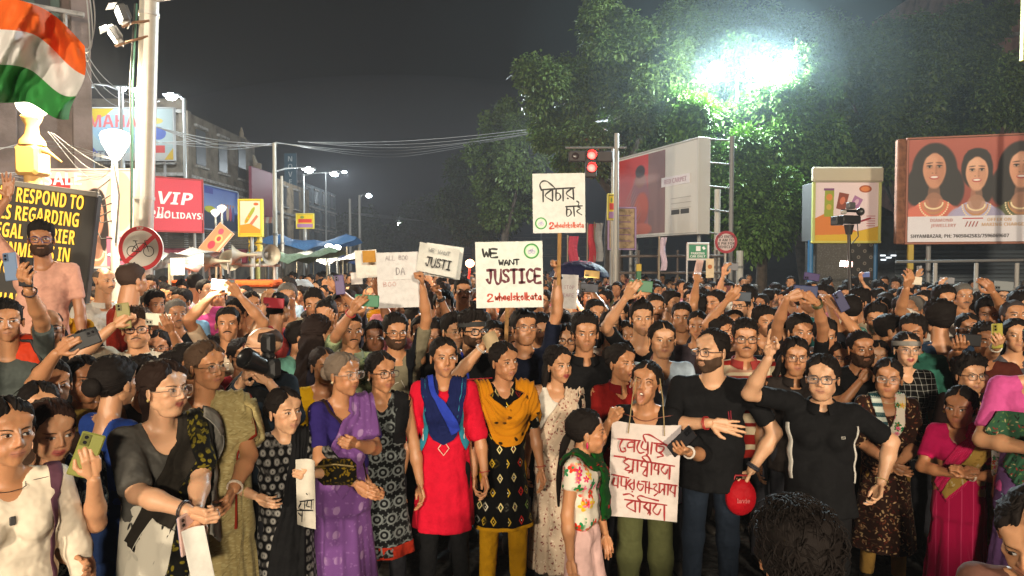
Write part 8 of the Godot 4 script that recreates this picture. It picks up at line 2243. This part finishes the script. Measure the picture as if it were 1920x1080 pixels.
	face.az = face0.az; face.po = face0.po; face.NA = face0.NA; face.NP = face0.NP; face.idx = face0.idx; face.lipw = face0.lipw; face.stub = face0.stub; face.dark = face0.dark; face.flush = face0.flush
	var ws := rng.randf() * 900.
	face.v = warp(face0.v, ws)
	for e in face0.patch: face.patch.append([e[0], warp(e[1], ws), e[2]])
	var hairc: Color = sp.get("hairc", Color(.012,.009,.008))
	var beard: float = sp.get("beard", .0)
	var lipc := skin.lerp(Color(.30,.085,.075), .55) if sex != "m" else skin.lerp(Color(.22,.08,.065), .45)
	if sp.has("lip"): lipc = sp.lip
	var cols := PackedColorArray()
	for k in face.v.size():
		var c := skin
		c = c.lerp(Color(skin.r * 1.12, skin.g * .90, skin.b * .86), .6 * face.flush[k])
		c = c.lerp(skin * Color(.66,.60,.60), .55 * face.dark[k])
		c = c.lerp(lipc, face.lipw[k] * .9)
		if sex == "m": c = c.lerp(hairc.lerp(skin, .35), face.stub[k] * sp.get("stubble", .30 if beard == .0 else .8))
		var q := face.v[k]
		c = c * (1. + .10 * fold_noise.get_noise_3d(q.x * 2600. + ws, q.y * 2600., q.z * 2600.) + .10 * fold_noise.get_noise_3d(q.x * 900., q.y * 900. + ws, q.z * 900.))
		cols.append(c)
	sk.add(face.v, face.idx, skin, hx, cols)
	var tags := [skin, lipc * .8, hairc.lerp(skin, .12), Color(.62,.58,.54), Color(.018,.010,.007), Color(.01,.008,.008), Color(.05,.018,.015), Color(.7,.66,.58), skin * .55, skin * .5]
	if sp.get("closed", false): tags[3] = skin * .8; tags[4] = skin * .8
	if true:
		for e in face.patch: sk.add(e[1], e[2], tags[e[0]], hx)
	for s in [-1.,1.]:
		var eb := Basis.from_euler(V(-.15, s * .35,0))
		sk.ball(hx * V(s * .0765,-.006,-.004), V(.008,.029,.017) * hs, skin * .95,8,7, hb * eb)
		if lod == 0:
			sk.ball(hx * V(s * .0815,-.004,.001), V(.004,.018,.008) * hs, skin * .72,8,6, hb * eb)
			sk.ball(hx * V(s * .079,-.029,.003), V(.005,.008,.007) * hs, skin, 6,5, hb * eb)
	sk.normals()
	parts.append(["body", sk, "skin"])
	# ---------------- hair
	var style: String = sp.get("hair", "short" if sex == "m" else "tied")
	var hr := S()
	var sd := float(int(sp.get("seed", 1)) % 97) * .7
	if style != "none":
		var tv := PackedVector3Array(); var tt := PackedFloat32Array(); var uv := PackedVector2Array()
		var vol: float = sp.get("vol", 1.)
		for j in face.NP + 1:
			for k in face.NA:
				var p := face.v[j * face.NA + k]
				var t := hair_t(p, face.az[k], style, vol, sd)
				tt.append(t)
				tv.append(p + (p - face.O).normalized() * t)
				uv.append(U(float(k) / face.NA * 6., float(j) / face.NP))
		var hi := PackedInt32Array()
		for q in range(0, face.idx.size(), 3):
			var a := face.idx[q]; var b := face.idx[q + 1]; var c := face.idx[q + 2]
			if tt[a] > -.0035 or tt[b] > -.0035 or tt[c] > -.0035: hi.append_array([a, b, c])
		hr.add(tv, hi, WH, hx, null, uv)
		if style == "bun":
			hr.ball(hx * V(.0, sp.get("buny", .0), -.118), V(.050,.046,.036) * hs, WH, 14,10, hb)
		if style in ["tied", "plait"]:
			var bx: float = sp.get("tailx", .0)
			var base := hx * V(0,-.020,-.098)
			var end := V(bx, sp.get("taily", .70) * h, -.10 * h + (.19 * h if absf(bx) > .08 else .0))
			var mid := V(bx * .75, hc.y - .14,-.105 * h)
			var pts: Array = []; var rad: Array = []
			for k in 13:
				var t := k / 12.
				pts.append(base * (1 - t) * (1 - t) + mid * 2. * t * (1 - t) + end * t * t)
				rad.append((.024 + .004 * (sin(k * 2.6) if style == "plait" else sin(k * .9))) * (1. - .65 * t * t) * hs * sp.get("vol", 1.))
			hr.tube(pts, rad, 9 if lod == 0 else 6, WH, true, .75)
		if style in ["long", "curlylong", "bob"]:
			var yb: float = sp.get("taily", .66) * h if style != "bob" else hc.y - .15 * hs
			var rows := 14 if lod == 0 else 8; var seg := 34 if lod == 0 else 18
			var v2 := PackedVector3Array(); var i2 := PackedInt32Array(); var u2 := PackedVector2Array()
			for j in rows + 1:
				var t := float(j) / rows
				for k in seg:
					var aa := TAU * k / seg
					var inner := k >= seg / 2
					var kk := float(k if not inner else seg - 1 - k) / (seg / 2 - 1)
					var a := lerpf(1.42, TAU - 1.42, kk)
					var wav := .10 * sin(a * 17. + t * 9. + sd) + (.22 * sin(t * 26. + a * 6.) if style == "curlylong" else .05 * sin(t * 9. + a * 5.))
					var top := hx * V(sin(a) * .078,.030, cos(a) * .096 - .014)
					var rx := lerpf(.084 * hs, .085 * h * .9, t); var rz := lerpf(.10 * hs, .085 * h, t)
					var bot := V(sin(a) * rx, yb + .03 * sin(a * 9. + sd), cos(a) * rz - .01 - .02 * t)
					var p := top.lerp(V(lerpf(top.x, bot.x, smoothstep(.0,.6, t)), bot.y, lerpf(top.z, bot.z, smoothstep(.0,.6, t))), t)
					var o := V(sin(a), 0, cos(a))
					var th: float = (.020 if not inner else -.010) * (1. - .55 * t * t) * (.2 + .8 * smoothstep(.0,.22, t)) * (1. + wav * 2. * (.0 if inner else 1.)) * sp.get("vol", 1.)
					v2.append(p + o * th)
					u2.append(U(a * 1.2, t))
			for j in rows:
				for k in seg:
					var a := j * seg + k; var b := j * seg + (k + 1) % seg
					i2.append_array([a, b, a + seg, b, b + seg, a + seg])
			for e in [0, rows]:
				for k in seg / 2 - 1:
					var q: Array = [e * seg + k, e * seg + k + 1, e * seg + seg - 1 - k, e * seg + seg - 2 - k]
					i2.append_array([q[0], q[2], q[1], q[1], q[2], q[3]] if e == 0 else [q[0], q[1], q[2], q[1], q[3], q[2]])
			hr.add(v2, i2, WH, Transform3D.IDENTITY, null, u2)
		var nl: int = sp.get("locks", 110 if lod == 0 and style in ["short", "quiff", "mop", "curly", "reced"] else (40 if lod == 0 and style != "bald" and style != "cap" else 0))
		var lr: float = sp.get("lockr", .8)
		for k in nl:      # loose locks that break the outline
			var wa := rng.randf_range(-PI, PI); var ka := 0
			for q2 in face.NA:
				if absf(face.az[q2] - wa) < absf(face.az[ka] - wa): ka = q2
			var q := int(face.NP * rng.randf_range(.03,.75)) * face.NA + ka
			if tt[q] < .006: continue
			var pos := tv[q]; var nrm := (pos - face.O).normalized()
			var flow := (V(0,-.5,-.7) if sex == "m" else V(0,-.3,-1.)) + V(rng.randf_range(-.9,.9), rng.randf_range(-.3,.4), rng.randf_range(-.4,.5))
			flow = (flow - nrm * flow.dot(nrm)).normalized()
			var ll: float = rng.randf_range(.018,.040) * sp.get("lockl", 1.) * (1. if sex == "m" else 1.3)
			var p1 := pos - nrm * .003
			var lift := .010 if sex == "m" else .003
			hr.tube([hx * p1, hx * (p1 + flow * ll * .35 + nrm * lift), hx * (p1 + flow * ll * .75 + nrm * lift * .8), hx * (p1 + flow * ll - nrm * lift * .4)], [.0052 * lr, .0050 * lr, .0034 * lr, .0006], 4, WH, false, .6)
		hr.normals()
		parts.append(["hair", hr, ["hair", hairc]])
	if sex == "m" and beard > .0:
		var bs := S(); var tv := PackedVector3Array(); var hi := PackedInt32Array(); var tt := PackedFloat32Array(); var uv := PackedVector2Array()
		for j in face.NP + 1:
			for k in face.NA:
				var p := face.v[j * face.NA + k]
				var b := face.stub[j * face.NA + k]
				var t := -.003 + b * (.003 + .008 * beard * (1. + .8 * fold_noise.get_noise_3d(p.x * 3500., p.y * 2600. + sd, p.z * 3500.)))
				if p.y < -.07: t += b * .010 * maxf(beard - .6,.0)
				tt.append(b); tv.append(p + (p - face.O).normalized() * t); uv.append(U(k * .1, j * .05))
		for q in range(0, face.idx.size(), 3):
			if tt[face.idx[q]] > .12 or tt[face.idx[q + 1]] > .12 or tt[face.idx[q + 2]] > .12: hi.append_array([face.idx[q], face.idx[q + 1], face.idx[q + 2]])
		bs.add(tv, hi, WH, hx, null, uv); bs.normals()
		parts.append(["beard", bs, ["hair", hairc.lerp(skin, .10)]])
	if sp.has("mous"):
		var ms := S()
		for s in [-1.,1.]:
			var pts: Array = []
			for k in 5:
				var t := k / 4.
				pts.append(hx * (face0.front(s * .029 * t, -.0465 - .010 * t * t) + V(0,0,.001)))
			ms.tube(pts, [.0062,.0064,.0056,.0045,.002], 6, WH, true, .8)
		ms.normals()
		parts.append(["moustache", ms, ["hair", sp.mous]])
	if sp.has("band"):   # a strip of cloth or a hairband round the head
		var bd := S(); var bv := PackedVector3Array(); var bi := PackedInt32Array()
		for k in 40:
			var a := TAU * k / 40
			for q in [[-.016,.008], [-.016,.016], [.016,.014], [.016,.006]]:
				var dir := V(sin(a) * .078,0, cos(a) * .094 - .010)
				bv.append(dir + dir.normalized() * (q[1] - .004) + V(0,.052 - .02 * (1. - cos(a)) * .5 + q[0], 0))
		for k in 40:
			for e in 4:
				var a := k * 4 + e; var b := k * 4 + (e + 1) % 4; var c := ((k + 1) % 40) * 4 + e; var d := ((k + 1) % 40) * 4 + (e + 1) % 4
				bi.append_array([a, b, c, b, d, c])
		bd.add(bv, bi, WH, hx); bd.normals()
		parts.append(["headband", bd, ["cloth", {"c": sp.band}]])
	if sp.has("glasses"):
		var gs := S(); var ln := S()
		var rw: float = sp.get("gw", .0025)
		for s in [-1.,1.]:
			var loop: Array = []
			for k in 17:
				var a := TAU * k / 16
				var ex := .62
				loop.append(hx * V(s * .0325 + .0265 * signf(cos(a)) * pow(absf(cos(a)), ex), .0015 + .0195 * signf(sin(a)) * pow(absf(sin(a)), ex), .1005 - .10 * (absf(s * .0325 + .0265 * cos(a)) - .03) * .5))
			gs.tube(loop, rw * hs, 5, WH, false)
			var lv := PackedVector3Array(); var li := PackedInt32Array()
			for k in 16: lv.append(loop[k])
			for k in range(1,15): li.append_array([0, k + 1, k])
			ln.add(lv, li)
			gs.tube([hx * V(s * .060,.008,.095), hx * V(s * .080,.006,.055), hx * V(s * .0835,.003,-.002)], rw * hs, 5)
		gs.tube([hx * V(-.007,.004,.103), hx * V(0,.007,.1055), hx * V(.007,.004,.103)], rw * hs, 5)
		gs.normals(); ln.normals()
		parts.append(["spectacles_frame", gs, ["plain", sp.glasses, .35]])
		if lod == 0: parts.append(["spectacles_lens", ln, "lens"])
	# ---------------- clothes
	var top: Dictionary = sp.get("top", {})
	var tf := Field.new(); tf.K = 125.
	var e: float = top.get("ease", .010)
	var sqw := sqrt(w)
	var hem: float = top.get("hem", .47) * h
	tf.cap(V(-shx * .86,.800 * h, -.006 * h), V(shx * .86,.800 * h, -.006 * h), .024 * h + e * .5)
	for s in [-1.,1.]: tf.cap(V(s * .36 * shx, .828 * h, -.012 * h), V(s * shx * .92, shy, -.006 * h), .015 * h + e * .3,.022 * h + e * .3)
	tf.cap(V(-.050 * h * sqw, .752 * h, .0), V(.050 * h * sqw, .752 * h, .0), (.051 * h) * sqw + e * .8,-1,1.02)
	var wr := (.047 if sex == "m" else .041) * h * w + e * 1.2
	if hem < .66 * h:
		tf.cap(V(-.042 * h * w, .67 * h, .004), V(.042 * h * w, .67 * h, .004), wr * 1.03,-1,1.)
		tf.cap(V(-.040 * h * w, .605 * h, .006), V(.040 * h * w, .605 * h, .006), wr, -1,.98)
	else:
		tf.cap(V(-.046 * h, hem + .05 * h, .002), V(.046 * h, hem + .05 * h, .002), .046 * h * sqw + e * .6,-1,1.)
	if sex == "f":
		for s in [-1.,1.]: tf.cap(V(s * .043 * h, .722 * h, .038 * h * sqw), V(s * .043 * h, .722 * h, .042 * h * sqw), .034 * h * sqw + e * .3)
	if w > 1.05 and hem < .6 * h: tf.cap(V(0,.60 * h, .02 * h), V(0,.56 * h, .025 * h), (.046 + .085 * (w - 1.)) * h + e)
	if hem < .58 * h:
		var hw: float = top.get("flare", 1.)
		tf.skirts.append([hem, .60 * h, (.094 * h * sqw + e * 1.2) * hw, (.072 * h * sqw + e * 1.2) * hw, .080 * h * w + e, .052 * h * w + e, .004,5.,.005 * hw + .002, sd, .0])
	var sl: float = top.get("sl", .62)
	for a in arms:
		if sl <= .0: continue
		var sr := .0265 * h * aw + e * .8
		var se: float = top.get("sw", 1.)
		tf.cap(a[0], a[0].lerp(a[1], minf(sl, 1.)), sr, sr * .96 * se, 1., sl < 1.)
		if sl > 1.: tf.cap(a[1], a[1].lerp(a[2], minf(sl - 1.,.97)), sr * .94 * se, sr * .80 * se, 1., true)
	if sl <= .0:
		for a in arms: tf.cut(a[0] + V(a[5] * .035 * h, -.03 * h, 0), a[0] + V(a[5] * .01 * h, .07 * h, 0), .038 * h)
	var nb := .829 * h
	match top.get("neck", "round"):
		"round": tf.cut(V(0, nb + .024 * h, .004 * h), V(0, nb + .012 * h, .040 * h), .042 * h)
		"wide": tf.cut(V(0, nb + .02 * h, .010 * h), V(0, nb - .022 * h, .07 * h), .052 * h)
		"v": tf.cut(V(0, nb + .022 * h, .006 * h), V(0, nb - .065 * h, .085 * h), .044 * h, .008 * h)
		"boat": tf.cut(V(-.035 * h, nb + .028 * h, .02 * h), V(.035 * h, nb + .028 * h, .02 * h), .046 * h)
		"shirt": tf.cut(V(0, nb + .026 * h, .008 * h), V(0, nb - .030 * h, .075 * h), .040 * h, .007 * h)
	var fold: float = top.get("fold", .0075)
	var tg := tf.mesh(cell)
	var ts := S()
	ts.add(wrinkle(tg[0], fold, sd, h, arms), tg[1]); ts.normals()
	parts.append([top.get("name", "shirt"), ts, ["cloth", top]])
	if top.has("collar"):
		var cs := S(); var cv := PackedVector3Array(); var ci := PackedInt32Array()
		for k in 23:
			var t := k / 22.
			var a := lerpf(.28, TAU - .28, t)
			var fr := pow(.5 + .5 * cos(a), 3.)
			var r0 := nk * 1.16 + .004
			for q in [[r0,.018], [r0 + .006,.020], [r0 + .016 + .022 * fr, -.012 - .020 * fr], [r0 + .010 + .02 * fr, -.014 - .020 * fr]]:
				cv.append(V(sin(a) * q[0] * 1.08, nb + .012 * h + q[1] - .022 * (.5 + .5 * cos(a)), cos(a) * q[0] * 1.05 - .002 * h + .012 * fr))
		for k in 22:
			for s in 4:
				var a := k * 4 + s; var b := k * 4 + (s + 1) % 4
				ci.append_array([a, a + 4, b, b, a + 4, b + 4])
		ci.append_array([0,1,2,0,2,3,88,90,89,88,91,90])
		cs.add(cv, ci); cs.normals()
		parts.append(["collar", cs, ["cloth", {"c": top.collar}]])
	# ---------------- lower body
	var low: Dictionary = sp.get("low", {"t": "pants", "c": Color(.02,.02,.025)})
	var lf := Field.new(); lf.K = 85.
	var legx := .052 * h
	if low.t == "pants":
		lf.cap(V(-.042 * h, .535 * h, 0), V(.042 * h, .535 * h, 0), (.042 if hem < .45 * h else .050) * h * sqw, -1,1.05)
		for s in [-1.,1.]:
			var lw: float = low.get("lw", 1.)
			var kx := V(s * legx * 1.1,.285 * h, .012 * h); var ax := V(s * legx * 1.25,.045 * h, -.012 * h)
			lf.cap(V(s * legx, .50 * h, 0), kx, .047 * h * sqw, .036 * h * lw)
			lf.cap(kx, ax, .036 * h * lw, .029 * h * lw, 1., true)
	else:
		var r: float = low.get("r", 1.)
		lf.skirts.append([low.get("hem", .025) * h, .625 * h, .130 * h * r, .110 * h * r, .074 * h * w + .010,.054 * h * w + .010,.006, low.get("pl", 9.), low.get("pa", .012), sd, .0])
		lf.skirts.append([.45 * h, .628 * h, .102 * h * sqw, .084 * h * sqw, .076 * h * w + .010,.055 * h * w + .010,.004,6.,.004, sd * 2.,.0])
	var lg := lf.mesh(cell * (1.15 if lod == 0 else 1.5))
	var ls := S(); ls.add(wrinkle(lg[0], .004, sd + 3., h, []), lg[1]); ls.normals()
	parts.append([low.get("name", "trousers" if low.t == "pants" else "skirt"), ls, ["cloth", low]])
	for s in [-1.,1.]:
		var sh := S()
		var x: float = s * legx * (1.3 if low.t == "pants" else 1.)
		sh.tube([V(x, .038,-.055), V(x, .043,-.02), V(x * 1.05,.040,.03), V(x * 1.1,.032,.09), V(x * 1.12,.026,.135), V(x * 1.13,.020,.155)], [.030,.038,.038,.036,.032,.016], 10, WH, true, .95)
		sh.tube([V(x, .03,-.012 * h), V(x, .10,-.012 * h)], [.030,.026], 8)
		for k in sh.v.size(): sh.v[k].y = maxf(sh.v[k].y, .002)
		sh.normals()
		parts.append(["shoe", sh, ["plain", low.get("shoe", Color(.03,.025,.02)), .6]])
	# ---------------- drapes and straps that follow the clothes
	for d in sp.get("drapes", []):
		parts.append([d.get("name", "dupatta"), drape(d, tf, lf, h, sd, lod), ["cloth", d]])
	for g2 in sp.get("logos", []):   # prints on the chest: strokes in fractions of the height, laid on the cloth
		var gs := S()
		for line in g2[1]:
			var pts: Array = []
			for q in line:
				var p := V(q.x * h, q.y * h, .26)
				for n in 30:
					var dd := tf.at(p)
					if dd < .006: break
					p.z -= clampf(dd * .7,.003,.03)
				pts.append(p)
			gs.tube(pts, g2[2], 5, WH, true)
		gs.normals()
		parts.append([g2[3] if g2.size() > 3 else "print", gs, ["plain", g2[0], .7]])
	for b in sp.get("beads", []):
		var bs := S()
		match b[0]:
			"chain":
				var pts: Array = []
				for k in 25:
					var a := TAU * k / 24
					var p := V(sin(a) * nk * 1.35, nb + .018 * h - (.5 + .5 * cos(a)) * b[1], cos(a) * nk * 1.3)
					var dirv := V(sin(a), 0, cos(a))
					p += dirv * .09
					for n in 14:
						var q := p - dirv * .012
						if minf(f.at(q), tf.at(q) if q.y < nb - .02 * h else 1.) < .004: break
						p = q
					pts.append(p)
				bs.tube(pts, b[3], 5, WH, false)
			"bangle":
				var a: Array = arms[0 if b[1] == "R" else 1]
				for n in int(b[3]):
					var c: Vector3 = a[1].lerp(a[2], .94 - .035 * n)
					var ax: Vector3 = (a[2] - a[1]).normalized(); var u := ax.cross(V(.3,.5,1)).normalized(); var vv := ax.cross(u)
					var pts: Array = []
					for k in 13: pts.append(c + (u * cos(TAU * k / 12) + vv * sin(TAU * k / 12)) * .0195 * h * aw)
					bs.tube(pts, b[4] if b.size() > 4 else .003,5, WH, false)
			"stud":
				for s in [-1.,1.]: bs.ball(hx * V(s * .084,-.034,.002), V(.006,.007,.006), WH, 7,5)
			"drop":
				for s in [-1.,1.]: bs.ball(hx * V(s * .085,-.052,.002), V(.006,.018,.006), WH, 7,5)
			"bindi": bs.ball(hx * face0.front(0,.028), V(.004,.004,.0015), WH, 7,5, hb)
			"pendant":
				var p := V(0, nb - b[1], .16)
				for n in 14:
					if tf.at(p - V(0,0,.01)) < .004: break
					p.z -= .01
				bs.box(p, V(.018,.030,.008), WH, .003)
			"watch":
				var a: Array = arms[0 if b[1] == "R" else 1]
				var ax: Vector3 = (a[2] - a[1]).normalized(); var u := ax.cross(V(.3,.5,1)).normalized(); var vv := ax.cross(u)
				for o in [-.006,.006]:
					var pts: Array = []
					for k in 13: pts.append(a[1].lerp(a[2], .90) + ax * o + (u * cos(TAU * k / 12) + vv * sin(TAU * k / 12)) * .0185 * h * aw)
					bs.tube(pts, .007,6, WH, false)
		bs.normals()
		parts.append([{"chain": "necklace", "bangle": "bangle", "stud": "earring", "drop": "earring", "bindi": "bindi", "pendant": "pendant", "watch": "watch"}[b[0]], bs, ["plain", b[2] if b.size() > 2 else b[1], .4]])
	out.tf = tf
	out.hx = hx
	return out

func warp(v: PackedVector3Array, ws: float) -> PackedVector3Array:
	var o := v.duplicate()
	for k in o.size():
		var p := o[k]
		var q := V(p.x * 520. + ws, p.y * 620., p.z * 400.)
		o[k] = p + V(fold_noise.get_noise_3d(q.x, q.y, q.z) * .005, fold_noise.get_noise_3d(q.z + 300., q.x, q.y) * .007, fold_noise.get_noise_3d(q.y, q.z, q.x + 700.) * .006)
	return o

# cloth creases: low, stretched noise across the body, stronger at the elbows and the waist
func wrinkle(v: PackedVector3Array, amp: float, sd: float, h: float, arms: Array) -> PackedVector3Array:
	for k in v.size():
		var p := v[k]
		var q := V(p.x * 7. + sd, p.y * 4. + p.x * 2., p.z * 7.)
		var n := fold_noise.get_noise_3d(q.x * 10., q.y * 10., q.z * 10.)
		var n2 := fold_noise.get_noise_3d(p.x * 160. + sd * 9., p.y * 60., p.z * 160.)
		var a := amp * (1. + 1.2 * exp(-pow((p.y - .60 * h) / (.05 * h), 2.)))
		for e in arms:
			var dd: float = (p - e[1]).length_squared()
			if dd < .02: a += amp * 1.2 * exp(-dd / .006)
		var o := V(p.x, 0, p.z)
		v[k] = p + o.normalized() * a * (n * 1.6 + n2 * .9)
	return v

# a strip of cloth laid on the clothed body. path: points (fractions of the height) of its middle; w: widths; pleats across it
func drape(d: Dictionary, tf: Field, lf: Field, h: float, sd: float, lod: int) -> Soup:
	var s := S()
	var path: Array = d.path
	var n := int(d.get("n", 30)) if lod == 0 else 14
	var m := int(d.get("m", 10)) if lod == 0 else 6
	var off: float = d.get("off", .010)
	var th: float = d.get("th", .006)
	var pl: float = d.get("pl", 5.); var pa: float = d.get("pa", .008)
	var across: Array = d.get("across", [])
	var pv: Array = []; var wv: Array = []
	for k in n + 1:
		var t := float(k) / n * (path.size() - 1)
		var i := mini(int(t), path.size() - 2)
		var fr := t - i
		var p0: Vector3 = path[maxi(i - 1,0)]; var p3: Vector3 = path[mini(i + 2, path.size() - 1)]
		pv.append((path[i] as Vector3).cubic_interpolate(path[i + 1], p0, p3, fr) * h)
		var ws = d.w
		wv.append((ws if not ws is Array else lerpf(ws[i], ws[i + 1], fr)) * h)
	var vv := PackedVector3Array(); var uvs := PackedVector2Array()
	var outs := PackedVector3Array()
	var run := .0
	for k in n + 1:
		var tan: Vector3 = (pv[mini(k + 1, n)] - pv[maxi(k - 1,0)]).normalized()
		if k: run += (pv[k] - pv[k - 1]).length()
		var c: Vector3 = pv[k]
		var core := V(0, c.y, 0)
		if c.y > .80 * h: core = V(c.x * .9,.79 * h, 0)
		var od := (c - core).normalized()
		var side := tan.cross(od).normalized()
		for q in m + 1:
			var t := float(q) / m - .5
			var p: Vector3 = c + side * wv[k] * t
			var co := V(0, p.y, 0)
			if p.y > .78 * h: co = V(clampf(p.x, -.09 * h, .09 * h) * .92,.775 * h, -.004 * h)
			else: co.x = clampf(p.x, -.05 * h, .05 * h)
			var o := (p - co).normalized()
			var a := co + o * .30
			if d.get("free", false): a = p + o * .12
			var hit := a
			for z in 22:
				var dd := minf(tf.at(a), lf.at(a) if a.y < .66 * h else 1.) - off
				if dd < .002: break
				a -= o * clampf(dd * .8,.002,.04)
				if (a - co).dot(o) < .03: break
				if d.get("free", false) and (a - p).dot(o) < .0: break
			var rip := pa * (sin(t * TAU * pl + sd + run * 2.) + .5 * sin(t * TAU * pl * 2.1 + run * 7.))
			vv.append(a + o * (rip + pa * .8)); outs.append(o)
			uvs.append(U(t * wv[k], run))
	var w := m + 1
	var base := vv.size()
	var full := vv.duplicate()
	for k in base: full.append(vv[k] - outs[k] * th)
	uvs.append_array(uvs.duplicate())
	var ii := PackedInt32Array()
	for k in n:
		for q in m:
			var a := k * w + q
			ii.append_array([a, a + 1, a + w, a + 1, a + w + 1, a + w])
			var b := a + base
			ii.append_array([b, b + w, b + 1, b + 1, b + w, b + w + 1])
		for e in [0, m]:
			var a: int = k * w + e; var b: int = a + base
			if e == 0: ii.append_array([a, a + w, b, b, a + w, b + w])
			else: ii.append_array([a, b, a + w, b, b + w, a + w])
	for q in m:
		ii.append_array([q, base + q, q + 1, q + 1, base + q, base + q + 1])
		var a := n * w + q
		ii.append_array([a, a + 1, base + a, a + 1, base + a + 1, base + a])
	s.add(full, ii, WH, Transform3D.IDENTITY, null, uvs)
	# orientation: outward faces must look away from the body
	s.normals()
	var chk := .0
	for k in base: chk += s.n[k].dot(outs[k])
	if chk < .0:
		for k in range(0, s.i.size(), 3):
			var t := s.i[k + 1]; s.i[k + 1] = s.i[k + 2]; s.i[k + 2] = t
		s.normals()
	return s
